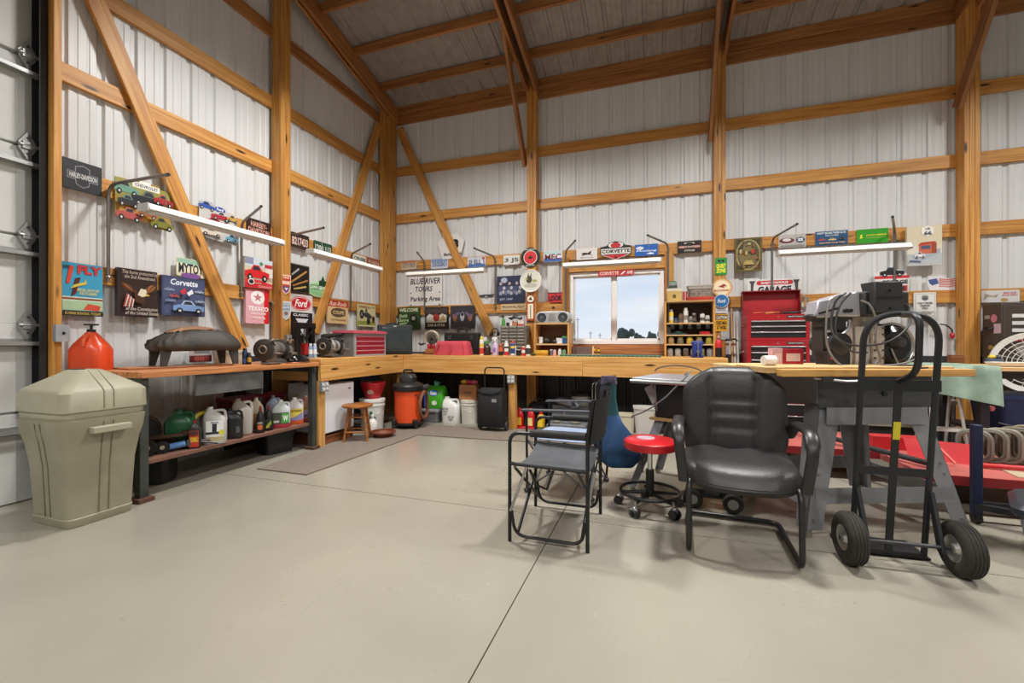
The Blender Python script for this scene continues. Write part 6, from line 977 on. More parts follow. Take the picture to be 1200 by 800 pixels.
# ================================================================ RED TOOL CHEST STACK
CR = mat('a81c24', .35, 0, .06); CRD = mat('7e141c', .4); DRW = mat('1c1b1c', .45); PULL = mat('c8c6c4', .3, .6)
cx0, cx1 = 5.123, 5.732; cw = cx1 - cx0; cxm = (cx0 + cx1) / 2
def tier(name, label, z0, z1, rows, Y=-.455, w=cw, d=.42, top=False, badge=True):
    t = thing(name, label, 'tool chest', (cxm, Y, z0), 0, None); h = z1 - z0
    part(t, 'cabinet', MB().b6(-w / 2, w / 2, .012, d, 0, h), CR, bev=.005)
    fr_ = MB().b6(-w / 2, -w / 2 + .035, 0, .012, 0, h).b6(w / 2 - .035, w / 2, 0, .012, 0, h).b6(-w / 2 + .035, w / 2 - .035, 0, .012, 0, rows[0][0]).b6(-w / 2 + .035, w / 2 - .035, 0, .012, rows[-1][1], h)
    part(t, 'face_frame', fr_, CR)
    for a, c in rows:
        dr = part(t, 'drawer', MB().b6(-w / 2 + .038, w / 2 - .038, -.002, .012, a + .002, c - .002), DRW); part(dr, 'pull', MB().b6(-w / 2 + .038, w / 2 - .038, -.014, -.001, c - .016, c - .003), PULL, bev=.002)
    part(t, 'lock', MB().cyl((0, -.004, (rows[-1][1] + h) / 2), (0, .001, (rows[-1][1] + h) / 2), .008), CHROME)
    if badge: b_ = part(t, 'name_plate', MB().b6(w / 2 - .22, w / 2 - .05, -.003, 0, h - .042, h - .016), mat('2a2628', .4)); lettering(b_, 'CRAFTSMAN', w / 2 - .21, h - .035, w / 2 - .06, h - .022, -.0036, inkm('c8c4c0'), .03)
    for s in (-1, 1): part(t, 'side_handle', MB().tube(fil([(s * w / 2, .14, h * .6), (s * (w / 2 + .03), .14, h * .6), (s * (w / 2 + .03), .28, h * .6), (s * w / 2, .28, h * .6)], .015), .006, 6), CHROME)
    return t
t = tier('tool_cabinet', 'red rolling tool cabinet at the bottom of the chest stack', .09, .785, [(.03, .20), (.21, .33), (.34, .44), (.45, .53), (.54, .62)])
for x in (-.25, .25):
    for y in (.06, .36): part(t, 'caster', MB().lathe([(.01, -.018), (.045, -.018), (.045, .018), (.01, .018)], (x, y, -.045), 16, 'x').b6(x - .025, x + .025, y - .025, y + .025, -.05, .0), BLK)
tier('middle_tool_chest', 'red middle tool chest of the stack', .787, 1.12, [(.03, .12), (.125, .205), (.21, .275)])
t = tier('top_tool_chest', 'red top tool chest with its lid standing open', 1.122, 1.415, [(.03, .10), (.105, .165), (.17, .225)], d=.40)
ld = part(t, 'lid', MB().box((0, .40, .44), (cw, .012, .30), rx=-.1), CR, bev=.003); part(ld, 'lid_lip', MB().box((0, .355, .585), (cw, .09, .012), rx=-.1).box((-cw / 2 + .005, .36, .44), (.01, .09, .3), rx=-.1).box((cw / 2 - .005, .36, .44), (.01, .09, .3), rx=-.1), CRD)
for k, (x, c) in enumerate(((-.18, 'c84a40'), (-.05, 'd08a50'), (.12, '2a2a2e'), (.2, '3a3a3e'))): o = part(None, 'hand_tool', MB().cyl((-.04, 0, .02), (.04, 0, .028), .014, .01).cyl((.04, 0, .028), (.1, 0, .03), .005), mat(c, .4), loc=(cxm + x, -.30, 1.416)); tag(o, ['red-handled screwdriver in the open top chest', 'orange-handled screwdriver in the open top chest', 'black pliers in the open top chest', 'second black-handled tool in the open top chest'][k], 'tool', 'hand tools in the open top chest')
o = part(None, 'hose_coil', MB().torus((0, 0, .09), .085, .008, 'x', 24, 6).torus((.012, .005, .09), .08, .008, 'x', 24, 6), mat('d8d4d0', .5), loc=(cx1 + .03, -.16, 1.46)); tag(o, 'white hose coil hooked beside the open chest lid', 'hose')
sign('garage_sign', 'white garage sign with crossed wrenches behind the chest lid', 'B', (876, 326.5, 939, 345), 'dfdcd8', [('r', .22, .62, .8, .9, 'c03238'), ('e', .22, .76, .05, .14, 'c03238'), ('e', .8, .76, .05, .14, 'c03238'), ('t', 'DAD\'S FAMOUS', .26, .68, .76, .84, 'f0e8e4', .03), ('t', 'GARAGE', .2, .1, .82, .54, '2a2a2c', .05), ('p', [(.06, .1), (.1, .1), (.12, .7), (.15, .9), (.03, .9), (.06, .7)], '4a4a4c'), ('p', [(.9, .1), (.94, .1), (.94, .7), (.97, .9), (.85, .9), (.88, .7)], '4a4a4c')], o=.006, th=.006)
# ================================================================ OFFICE CHAIR
LEA = mat('2b2a2a', .42, 0, .12, 7, .12); LEAF = mat('1b1b1c', .4)
t = thing('office_chair', 'black leather guest chair with a cantilever tube base', 'chair', (4.566, -3.30, 0), -.05)
hw, fy, ry = .25, -.29, .28
for s in (-1, 1):
    pts = fil([(s * .235, -.10, .40), (s * .25, fy + .02, .37), (s * hw, fy, .02), (s * hw, ry, .02), (0, ry, .02)], .06, 6)
    part(t, 'base_tube', MB().tube(pts, .014, 10), LEAF, label='black steel cantilever tube')
def pad(w, d, z, r, bulge): return [(x, y, z + bulge * (1 - (2 * x / w) ** 2) * (1 - (2 * y / d) ** 2)) for x, y in rrect(w, d, r, 6)]
# seat: waterfall cushion built as a grid
def cushion(W_, D_, T_, fn, nx=16, ny=14, rt=0.0, rf=0.0):
    mb = MB(); top = []; bot = []
    for j in range(ny + 1):
        for i in range(nx + 1):
            u = -1 + 2 * i / nx; v = -1 + 2 * j / ny; q = (max(0, 1 - abs(u) ** 6) * max(0, 1 - abs(v) ** 6)) ** .5
            x = u * W_ / 2 * (1 - .10 * max(0, abs(v) - .55) / .45 * abs(u)); y = v * D_ / 2 * (1 - .08 * max(0, abs(u) - .6) / .4 * abs(v)); top.append((x, y, T_ * .5 * q + fn(u, v))); bot.append((x, y, -T_ * .5 * q + fn(u, v) * .6))
            if rf and v < -.1: k_ = 1 - rf * ((-v - .1) / .9) ** 3; top[-1] = (top[-1][0] * k_, top[-1][1] + .10 * D_ * u * u * ((-v - .1) / .9) ** 2, top[-1][2]); bot[-1] = (bot[-1][0] * k_, top[-1][1], bot[-1][2])
            if rt and v > .2: k_ = 1 - rt * ((v - .2) / .8) ** 3; top[-1] = (top[-1][0] * k_, y - .03 * u * u * max(0, v - .5), top[-1][2]); bot[-1] = (bot[-1][0] * k_, top[-1][1], bot[-1][2])
    n = nx + 1; N_ = len(top); F_ = []
    for j in range(ny):
        for i in range(nx): a = j * n + i; F_ += [(a, a + 1, a + n + 1, a + n), (N_ + a, N_ + a + n, N_ + a + n + 1, N_ + a + 1)]
    return mb.add(top + bot, F_)
sf = lambda u, v: -.035 * max(0, -v - .45) ** 1.4 * 2 - .012 * max(0, 1 - ((u / .3) ** 2 + ((v - .35) / .35) ** 2)) + .004 * math.sin(u * 9) * (v > 0)
o = part(t, 'seat_cushion', cushion(.58, .58, .14, sf, 24, 20, 0, .10), LEA, loc=(0, -.04, .415), ang=80); o.rotation_euler = (.05, 0, 0)
part(t, 'seat_pan', MB().loft([zr(rrect(.44, .42, .06), .345), zr(rrect(.46, .44, .06), .37)]), LEAF)
def bf(u, v): # channels of the backrest: v from bottom (-1) to top (1)
    seam = 0
    for s_ in (-.42, .42):
        seam -= .016 * math.exp(-((u - s_ * (1 + .35 * max(0, v) ** 2)) / .06) ** 2) * (1 if abs(v) < .75 else .4)
    if abs(u) < .42:
        for v0 in (-.30, .02, .28): seam -= .010 * math.exp(-((v - v0) / .05) ** 2)
    return seam + .02 * (u * u)
o = part(t, 'back_cushion', cushion(.56, .56, .12, bf, 36, 30, .30), LEA, loc=(0, .19, .675), rot=(PI / 2 - .16, 0, 0), ang=80)
for sx in (-1, 1):
    for z0, u0 in ((.055, .2),): part(t, 'tuft_seam', MB().tube([(sx * .10, -.0, 0), (sx * .125, 0, .03), (sx * .115, 0, .12), (sx * .15, .0, .19)], .0025, 5), mat('3c3b3b', .5), loc=(0, .142, .575), rot=(.0, 0, 0))
for s in (-1, 1):
    arm_ = fil([(s * .29, .20, .56), (s * .30, .08, .655), (s * .305, -.20, .655), (s * .30, -.27, .58), (s * .275, -.25, .37)], .09, 7)
    mb = MB(); P_ = [Vector(p) for p in arm_]; rings = []
    for i, p in enumerate(P_):
        tn = (P_[min(i + 1, len(P_) - 1)] - P_[max(i - 1, 0)]).normalized(); xx = Vector((1, 0, 0)); nn = tn.cross(xx).normalized(); w_ = .033 if i < len(P_) * .75 else .026; th_ = .018
        rings.append([p + xx * (a * w_) + nn * (b * th_) for a, b in rrect(2, 2, .9, 3)])
    part(t, 'armrest', mb.loft(rings), mat('242323', .38), ang=60)
part(t, 'back_bracket', MB().b6(-.04, .04, .22, .24, .36, .6), LEAF)
# ================================================================ RED ROLLING STOOL
t = thing('rolling_stool', 'red padded mechanic stool with a black foot ring', 'stool', (4.10, -2.98, 0), .3)
part(t, 'seat', MB().lathe([(.001, .395), (.14, .395), (.165, .40), (.172, .42), (.168, .448), (.15, .46), (.001, .462)], n=32), mat('c41f26', .3, 0, .08), label='red vinyl cushion'); part(t, 'seat_scuff', MB().lathe([(.001, .4625), (.06, .4622), (.001, .4628)], (-.02, .03, 0), 16), mat('b89aa4', .5))
part(t, 'post', MB().cyl((0, 0, .25), (0, 0, .396), .017), CHROME); part(t, 'sleeve', MB().cyl((0, 0, .085), (0, 0, .26), .027), BLK)
part(t, 'foot_ring', MB().tube([(.19 * math.cos(2 * PI * k / 32), .19 * math.sin(2 * PI * k / 32), .115) for k in range(32)], .011, 8, True), BLK)
for k in range(5):
    a = 2 * PI * k / 5 + .2; c_, s_ = math.cos(a), math.sin(a); part(t, 'spoke', MB().cyl((.02 * c_, .02 * s_, .105), (.195 * c_, .195 * s_, .085), .012, .010), BLK)
    cs = part(t, 'caster', MB().cyl((.195 * c_, .195 * s_, .055), (.195 * c_, .195 * s_, .1), .008), STEEL)
    for q in (-1, 1): part(cs, 'wheel', MB().cyl((.205 * c_ - .017 * s_ * q - .009 * s_, .205 * s_ + .017 * c_ * q + .009 * c_, .03), (.205 * c_ - .017 * s_ * q + .009 * s_, .205 * s_ + .017 * c_ * q - .009 * c_, .03), .0295), mat('2a2a2c', .4))
    part(cs, 'hood', MB().ell((.2 * c_, .2 * s_, .047), (.026, .026, .022), 10, 6), mat('8f8f8c', .35, .5))
# ================================================================ FOLDING DIRECTOR CHAIR
t = thing('director_chair', 'black tube folding director chair with a grey sling seat', 'chair', (3.585, -3.45, 0), 0)
FT = mat('1f1f21', .4, .3); CANV = mat('4e5054', .8, 0, .15, 12, .1); ALU = mat('a8a8ac', .3, .8)
xf, xb, yn, yf_ = -.215, .215, -.27, .27
for y in (yn, yf_):
    part(t, 'side_frame', MB().tube(fil([(xf, y, .0), (xf, y, .60), (xb, y, .60)], .06, 6), .0105, 8), FT); part(t, 'back_post', MB().tube([(xb, y, 0), (xb, y, .60), (xb + .03, y, .80)], .0105, 8), FT)
    part(t, 'arm_pad', MB().tube([(xf + .12, y, .605), (xb - .01, y, .605)], .022, 10), mat('1c1b1c', .6))
    part(t, 'base_hoop', MB().tube(fil([(xf + .012, y, .17), (xf + .03, y, .035), (xb - .03, y, .035), (xb - .012, y, .15)], .07, 6), .009, 8), FT)
    part(t, 'seat_rail', MB().tube([(xf, y, .43), (xb, y, .42)], .011, 8), FT)
for x in (xf + .03, xb - .05):
    part(t, 'cross_leg', MB().cyl((x, yn, .41), (x, yf_, .06), .0085), FT); part(t, 'cross_leg', MB().cyl((x + .02, yf_, .41), (x + .02, yn, .06), .0085), FT)
part(t, 'fold_strut', MB().cyl((xf + .10, yn - .004, .42), (xf + .005, yn - .004, .17), .008), ALU); part(t, 'fold_strut', MB().cyl((xb + .03, yn + .03, .41), (xb - .01, yn + .03, .16), .008), ALU); part(t, 'fold_strut', MB().cyl((xf + .10, yf_, .42), (xf + .005, yf_, .17), .008), ALU)
mb = MB(); ny = 12; nx = 6; vs = []
for j in range(ny + 1):
    for i in range(nx + 1): v = -1 + 2 * j / ny; vs.append((xf + .01 + (xb - xf - .02) * i / nx, v * .27, .43 - .045 * (1 - v * v) - .008 * i / nx))
n = nx + 1; N_ = len(vs); mb.add(vs + [(x, y, z - .006) for x, y, z in vs], [q for j in range(ny) for i in range(nx) for q in ((j * n + i, j * n + i + 1, (j + 1) * n + i + 1, (j + 1) * n + i), (N_ + j * n + i, N_ + (j + 1) * n + i, N_ + (j + 1) * n + i + 1, N_ + j * n + i + 1))])
part(t, 'seat_sling', mb, CANV, ang=60)
mb = MB(); vs = []
for j in range(ny + 1):
    for i in range(5): v = -1 + 2 * j / ny; vs.append((xb + .03 * (i / 4) + .045 * (1 - v * v) + .004, v * .275, .56 + .24 * i / 4))
N_ = len(vs); mb.add(vs + [(x + .008, y, z) for x, y, z in vs], [q for j in range(ny) for i in range(4) for q in ((j * 5 + i, (j + 1) * 5 + i, (j + 1) * 5 + i + 1, j * 5 + i + 1), (N_ + j * 5 + i, N_ + j * 5 + i + 1, N_ + (j + 1) * 5 + i + 1, N_ + (j + 1) * 5 + i))])
bk_ = part(t, 'back_sling', mb, mat('1e1e20', .8), ang=60); part(bk_, 'emblem', MB().add([(.252, .08, .60), (.262, .14, .66), (.25, .2, .74), (.256, .12, .70), (.25, .05, .66)], [(0, 1, 2, 3, 4)]), inkm('d8dadc'))
part(t, 'strap', MB().tube([(xf + .10, yn + .05, .39), (xf + .14, yn + .07, .30), (xf + .2, yn + .05, .29), (xf + .24, yn + .02, .40)], .008, 6), BLK)
# ================================================================ BLUE CAMP CHAIR AND ITS BAG
t = thing('camp_chair', 'folding camp chair with steel legs and a pale blue seat', 'chair', (3.50, -2.72, 0), -PI / 2 - .1)
hx, hy = .24, .24
for sx in (-1, 1):
    for sy in (-1, 1): part(t, 'foot', MB().ell((sx * hx, sy * hy, .015), (.025, .025, .016), 10, 6), BLK)
    part(t, 'back_post', MB().cyl((sx * hx, hy, .02), (sx * .27, hy + .06, .84), .009), FT); part(t, 'front_post', MB().cyl((sx * hx, -hy, .02), (sx * .25, -hy, .60), .009), FT)
    part(t, 'arm_strap', MB().hexa([(sx * .27 - .03, -hy - .03, .60), (sx * .27 + .03, -hy - .03, .60), (sx * .28 + .03, hy + .02, .62), (sx * .28 - .03, hy + .02, .62)], [(sx * .27 - .03, -hy - .03, .612), (sx * .27 + .03, -hy - .03, .612), (sx * .28 + .03, hy + .02, .632), (sx * .28 - .03, hy + .02, .632)]), mat('4c4e55', .7))
    part(t, 'side_cross', MB().cyl((sx * hx, -hy, .03), (sx * hx, hy, .38), .007).cyl((sx * (hx - .016), hy, .03), (sx * (hx - .016), -hy, .38), .007), mat('77787a', .35, .7))
part(t, 'front_cross', MB().cyl((-hx, -hy, .03), (hx, -hy, .38), .007).cyl((hx, -hy + .016, .03), (-hx, -hy + .016, .38), .007), mat('77787a', .35, .7)); part(t, 'rear_cross', MB().cyl((-hx, hy, .03), (hx, hy, .38), .007).cyl((hx, hy - .016, .03), (-hx, hy - .016, .38), .007), mat('77787a', .35, .7))
part(t, 'seat', cushion(.50, .48, .02, lambda u, v: -.05 * (1 - u * u) * (1 - v * v)), mat('8d9ab4', .7, 0, .15), loc=(0, 0, .40), ang=70)
part(t, 'back', cushion(.52, .38, .02, lambda u, v: -.04 * (1 - u * u)), mat('26282e', .8), loc=(0, hy + .045, .63), rot=(PI / 2 - .1, 0, 0), ang=70)
BLUE = mat('27507e', .6, 0, .25, 6)
P = FL(722, 545); t = thing('carry_bag', 'blue drawstring carry bag hanging from the camp chair back', 'bag', (3.87, -2.76, .20), .25)
rg = []
for (w, d, z, dx) in ((.20, .09, 0, .02), (.30, .13, .05, .01), (.33, .14, .14, .0), (.25, .12, .24, -.02), (.16, .09, .31, -.04), (.12, .07, .37, -.05), (.10, .06, .5, -.06), (.115, .07, .6, -.06), (.10, .06, .655, -.06)):
    rg.append([(x * (1 + .06 * math.sin(5 * math.atan2(y, x) + z * 20)) + dx, y * (1 + .12 * math.sin(7 * math.atan2(y, x) + z * 11)), z + .0) for x, y in rrect(w, d, min(w, d) * .45, 6)])
part(t, 'bag', MB().loft(rg[:6]), BLUE, ang=70); part(t, 'rolled_neck', MB().loft(rg[5:8]), mat('2a5a60', .7, 0, .3, 9), ang=70); part(t, 'top_bundle', MB().loft([[(x * 1.1 + .006, y * 1.1, z) for x, y, z in rg[7]], rg[8]]), mat('4a4458', .8, 0, .5, 30)); part(t, 'drawstring', MB().tube([(.14, -.05, .1), (.17, -.05, .06), (.165, -.04, .0), (.175, -.05, -.03)], .004, 5), BLK)
# ================================================================ TABLE SAW STAND BEHIND THE OFFICE CHAIR
GSTEEL = mat('8c8d92', .45, .25, .1, 8)
def splay_leg(t, sx, sy, tx, ty, bx, by, zt, zb, wt=.10, wb=.07, m=GSTEEL):
    """folded sheet steel leg: one plate across the front, one along the side"""
    th = .004; a = sx; b = sy
    f1 = [(a * tx, b * ty, zt), (a * (tx - wt), b * ty, zt), (a * (bx - wb), b * by, zb), (a * bx, b * by, zb)]
    f2 = [(a * tx, b * ty, zt), (a * tx, b * (ty - wt), zt), (a * bx, b * (by - wb), zb), (a * bx, b * by, zb)]
    mb = MB(); 
    for q, off in ((f1, (0, b * th, 0)), (f2, (a * th, 0, 0))):
        mb.hexa([q[3], q[2], [q[2][k] - off[k] for k in range(3)], [q[3][k] - off[k] for k in range(3)]], [q[0], q[1], [q[1][k] - off[k] for k in range(3)], [q[0][k] - off[k] for k in range(3)]])
    l_ = part(t, 'leg', mb, m, smooth=False)
    bo = MB()
    for f in (.5, .58, .92): z = zt + (zb - zt) * f; x = a * (tx + (bx - tx) * f - .035); y = b * (ty + (by - ty) * f); bo.cyl((x, y - .002, z), (x, y + b * .008, z), .008, n=8)
    part(l_, 'bolts', bo, mat('b8b8b8', .3, .8)); part(t, 'foot', MB().cyl((a * (bx - .02), b * (by - .02), 0), (a * (bx - .02), b * (by - .02), zb + .01), .022, .018), mat('8a8478', .5))
    return l_
t = thing('table_saw', 'small table saw with a silver top on a splayed steel stand', 'table saw', (4.40, -2.52, 0), -.35)
for sx in (-1, 1):
    for sy in (-1, 1): splay_leg(t, sx, sy, .22, .18, .38, .29, .53, .025, .07, .05)
part(t, 'shelf', MB().b6(-.25, .25, -.22, .22, .53, .55), LIGHTW); part(t, 'body', MB().b6(-.22, .22, -.19, .19, .55, .79), mat('17181a', .5), bev=.01); part(t, 'table', MB().b6(-.36, .33, -.28, .28, .80, .84), mat('b4b6bc', .3, .6), bev=.004); part(t, 'rail', MB().cyl((-.36, -.3, .815), (.33, -.3, .815), .014), STEEL)
part(t, 'switch', MB().cyl((.02, -.19, .66), (.02, -.21, .66), .022), mat('a02c2a', .4)); part(t, 'side_bracket', MB().cyl((-.20, -.2, .60), (-.2, -.24, .79), .006), STEEL)
part(t, 'fence', MB().b6(.1, .14, -.26, .26, .84, .88), mat('c8cad0', .3, .5)); part(t, 'motor_cord', MB().tube([(.0, -.2, .87), (.05, -.25, .9), (.04, -.29, .87), (-.02, -.31, .80), (-.09, -.32, .72), (-.18, -.32, .645), (-.27, -.31, .59), (-.34, -.3, .56), (-.36, -.28, .545)], .0055, 6), mat('6a6a6c', .5)); part(t, 'cord_loop', MB().tube([(-.08 + .17 * math.cos(a), -.1, .88 + .05 * math.sin(a)) for a in [PI * k / 12 for k in range(13)]], .005, 5), mat('3a3a3c', .5))
t = thing('adapter_box', 'tilted white power adapter on the table saw shelf', 'adapter', (4.135, -2.54, .55), -.35); part(t, 'body', MB().box((0, 0, .12), (.07, .05, .22), ry=-.5), mat('c8c6c4', .4), bev=.008); part(t, 'port', MB().box((.02, -.027, .08), (.03, .004, .04), ry=-.5), mat('2a2a2c', .5)); part(t, 'foot', MB().b6(0, .1, -.04, .04, 0, .02), mat('b8b8b4', .4))
# toy truck
t = thing('toy_truck', 'black toy monster truck under the office chair', 'toy truck', (4.50, -2.80, 0), -.12)
part(t, 'chassis', MB().b6(-.17, .15, -.05, .05, .065, .085), BLK, bev=.004); part(t, 'cab', MB().hexa([(-.06, -.055, .085), (.05, -.055, .085), (.05, .055, .085), (-.06, .055, .085)], [(-.04, -.05, .16), (.04, -.05, .16), (.04, .05, .16), (-.04, .05, .16)]), mat('1d1e22', .3), bev=.006); part(t, 'hood', MB().b6(-.165, -.05, -.055, .055, .085, .12), mat('1d1e22', .3), bev=.006); part(t, 'bed', MB().b6(.05, .165, -.055, .055, .085, .125), mat('1d1e22', .3), bev=.006); part(t, 'windscreen', MB().box((-.052, 0, .125), (.004, .08, .05), ry=-.25), mat('6a7a88', .15)); part(t, 'bumper', MB().b6(-.185, -.17, -.06, .06, .07, .1), mat('8a8a6a', .4))
for x in (-.12, .12):
    for s in (-1, 1): w_ = part(t, 'wheel', MB().lathe([(.02, -.025), (.055, -.025), (.062, -.012), (.062, .012), (.055, .025), (.02, .025)], (x, s * .085, .062), 20, 'y', ring=True), RUBBER); part(w_, 'rim', MB().lathe([(.001, -.027), (.032, -.027), (.032, .027), (.001, .027)], (x, s * .085, .062), 14, 'y'), mat('9a9a94', .35, .5))
# ================================================================ RADIAL ARM SAW
t = thing('radial_saw', 'radial arm saw on a grey splayed steel stand', 'saw', (5.261, -2.641, 0), math.radians(20))
GF = mat('87878a', .45, .25, .1, 8); GD = mat('46474a', .45, .2, .08)
for sx in (-1, 1):
    for sy in (-1, 1): splay_leg(t, sx, sy, .31, .26, .475, .375, .76, .04, .13, .09, GF)
part(t, 'front_apron', MB().b6(-.34, .34, -.285, -.275, .72, .905), GD); part(t, 'rear_apron', MB().b6(-.34, .34, .275, .285, .72, .905), GD)
for s in (-1, 1): part(t, 'side_apron', MB().b6(s * .34 - .005, s * .34 + .005, -.28, .28, .74, .905), GF)
part(t, 'apron_rim', MB().b6(-.345, .345, -.295, -.285, .895, .907).b6(-.345, .345, -.292, -.285, .72, .73), GD); part(t, 'apron_knob', MB().cyl((.05, -.287, .80), (.05, -.298, .80), .014), BLK)
part(t, 'lower_panel', MB().b6(-.30, .30, -.30, -.292, .62, .72), GF)
for s in (-1, 1): part(t, 'side_stretcher', MB().hexa([(s * .455, -.34, .16), (s * .455 + .006, -.34, .16), (s * .455 + .006, .34, .16), (s * .455, .34, .16)], [(s * .43, -.33, .25), (s * .43 + .006, -.33, .25), (s * .43 + .006, .33, .25), (s * .43, .33, .25)]), GF)
part(t, 'front_stretcher', MB().b6(-.405, .405, -.35, -.344, .18, .27), GF); part(t, 'rear_stretcher', MB().b6(-.405, .405, .344, .35, .18, .27), GF)
for k, (x0, x1, y0, y1, z0, z1) in enumerate(((-.64, .455, -.42, -.36, .91, .95), (-.70, .40, -.355, -.05, .925, .96), (-.66, .36, -.045, .33, .91, .95))): pine_part(t, 'table_board', x0, x1, y0, y1, z0, z1, [BENCHW, LIGHTW, LIGHTW][k])
part(t, 'clamp', MB().b6(-.42, -.36, -.43, -.38, .885, .912), DKST); part(t, 'crank', MB().tube(fil([(-.45, -.40, .90), (-.3, -.44, .885), (-.18, -.44, .89)], .03), .007, 6), STEEL)
_n0 = set(t.children)
# column and its rails
CW = mat('c8c3ba', .45, .2, .2, 10); ML = t
part(t, 'column', MB().b6(.22, .34, -.02, .10, .93, 1.27), CW, bev=.006); part(t, 'rail_plate', MB().b6(.145, .235, -.06, -.035, .92, 1.20), CW, bev=.003); part(t, 'rail_plate', MB().b6(.24, .315, -.08, -.055, .92, 1.205), mat('b4ada2', .5, .3, .3, 12), bev=.003)
bo = MB()
for z in (.95, 1.0, 1.05, 1.10, 1.15, 1.19): bo.cyl((.25, -.09, z), (.25, -.078, z), .006, n=8).cyl((.305, -.09, z), (.305, -.078, z), .006, n=8)
part(t, 'rail_bolts', bo, mat('6a4a34', .5, .5)); part(t, 'column_scale', MB().b6(.345, .385, -.03, .0, .93, 1.22), mat('2a2622', .6))
HB = mat('2c2c2d', .5)
part(t, 'arm_head', MB().b6(.15, .44, -.12, .18, 1.265, 1.42), HB, bev=.012); part(t, 'head_cover', MB().hexa([(.175, -.17, 1.285), (.36, -.17, 1.285), (.36, -.115, 1.285), (.175, -.115, 1.285)], [(.18, -.165, 1.475), (.355, -.165, 1.475), (.355, -.05, 1.475), (.18, -.05, 1.475)]), HB, bev=.006)
part(t, 'cover_seam', MB().b6(.19, .35, -.1725, -.168, 1.375, 1.381), BLK); part(t, 'cover_screw', MB().cyl((.27, -.176, 1.42), (.27, -.165, 1.42), .007).cyl((.27, -.178, 1.31), (.27, -.168, 1.31), .007), BLK)
ARM = mat('b9b9c2', .3, .45, .06)
part(t, 'radial_arm', MB().hexa([(-.02, -.07, 1.265), (.16, -.09, 1.262), (.16, .09, 1.262), (-.02, .07, 1.265)], [(-.02, -.06, 1.385), (.16, -.08, 1.43), (.16, .08, 1.43), (-.02, .06, 1.385)]), ARM, bev=.01); part(t, 'arm_nose', MB().hexa([(-.115, -.055, 1.258), (-.015, -.065, 1.258), (-.015, .065, 1.258), (-.115, .055, 1.258)], [(-.09, -.05, 1.365), (-.015, -.06, 1.38), (-.015, .06, 1.38), (-.09, .05, 1.365)]), ARM, bev=.008)
part(t, 'arm_stripe', MB().box((-.04, -.072, 1.30), (.13, .004, .012), ry=-.28), BLK); part(t, 'arm_nose_cap', MB().ell((-.118, -.01, 1.265), (.02, .06, .018), 12, 8), BLK); part(t, 'arm_track', MB().b6(-.12, .15, -.03, .03, 1.235, 1.264), DKST); part(t, 'arm_clamp', MB().cyl((.06, -.095, 1.30), (.06, -.075, 1.30), .012).cyl((.085, -.1, 1.30), (.085, -.08, 1.30), .012), BLK)
part(t, 'yoke', MB().b6(-.06, .09, -.05, .05, 1.18, 1.24).b6(-.06, -.035, -.05, .05, 1.0, 1.2).b6(.075, .095, -.05, .05, 1.05, 1.2), mat('4a4a4c', .4, .5)); part(t, 'saw_motor', MB().lathe([(.04, -.11), (.07, -.10), (.075, -.04), (.075, .08), (.06, .11)], (.02, 0, 1.09), 22, 'y'), mat('2a2a2c', .45)); part(t, 'yoke_handle', MB().tube(fil([(-.05, -.06, 1.12), (.06, -.1, 1.16), (.09, -.08, 1.24)], .04), .009, 7), ALU)
part(t, 'switch_box', MB().b6(-.06, .08, -.10, .02, .955, 1.045), mat('222428', .4), bev=.006); part(t, 'switch_lamp', MB().cyl((-.045, -.104, 1.0), (-.045, -.1, 1.0), .008), mat('a03044', .4))
part(t, 'blade_guard', MB().lathe([(.001, -.05), (.09, -.055), (.135, -.02), (.14, .02), (.12, .06), (.001, .07)], (.40, -.02, 1.08), 30, 'y'), mat('1f1f20', .2, .2)); part(t, 'guard_ring', MB().torus((.40, -.045, 1.08), .142, .007, 'y', 36, 7), mat('b8b4ac', .3, .7)); part(t, 'guard_hub', MB().lathe([(.001, -.10), (.03, -.095), (.045, -.05)], (.40, -.02, 1.10), 16, 'y'), mat('4a4a4c', .3, .5)); part(t, 'guard_spoke', MB().cyl((.36, -.08, 1.06), (.40, -.09, .95), .005), ALU)
CB_ = mat('6d6a66', .5); CB2 = mat('2c2b2b', .5)
def cable(pts, r=.006, m=CB_):
    P_ = [Vector(p) for p in pts]; out = []
    for i in range(len(P_) - 1):
        p0 = P_[max(i - 1, 0)]; p1 = P_[i]; p2 = P_[i + 1]; p3 = P_[min(i + 2, len(P_) - 1)]
        for k in range(6): u = k / 6; out.append(.5 * ((2 * p1) + (p2 - p0) * u + (2 * p0 - 5 * p1 + 4 * p2 - p3) * u * u + (3 * p1 - p0 - 3 * p2 + p3) * u ** 3))
    return MB().tube(out + [P_[-1]], r, 6)
for pts, m_ in (([(.02, -.1, 1.40), (-.05, -.1, 1.36), (-.09, -.12, 1.25), (-.1, -.14, 1.08), (-.06, -.18, .97), (.04, -.2, .94), (.12, -.18, .98), (.16, -.14, 1.1)], CB_), ([(.05, -.1, 1.41), (-.02, -.1, 1.35), (-.06, -.12, 1.2), (-.05, -.16, 1.12), (.03, -.2, 1.08), (.2, -.22, 1.1), (.35, -.2, 1.19), (.42, -.14, 1.30), (.40, -.13, 1.34)], CB2), ([(.08, -.1, 1.41), (.0, -.11, 1.32), (-.04, -.13, 1.16), (.02, -.17, 1.05), (.12, -.18, 1.04)], CB2), ([(.12, -.13, 1.36), (.15, -.16, 1.33), (.17, -.18, 1.24), (.16, -.19, 1.1), (.19, -.19, 1.0), (.16, -.18, .97)], CB_), ([(.14, -.2, .955), (.24, -.26, .97), (.36, -.24, 1.0), (.44, -.2, 1.05)], CB_), ([(.16, -.22, .955), (.28, -.28, .965), (.40, -.26, .955), (.34, -.34, .955), (.2, -.4, .955)], CB2)): part(ML, 'cable', cable(pts), m_)
for o_ in t.children:
    if o_ not in _n0: o_.location.x -= .075
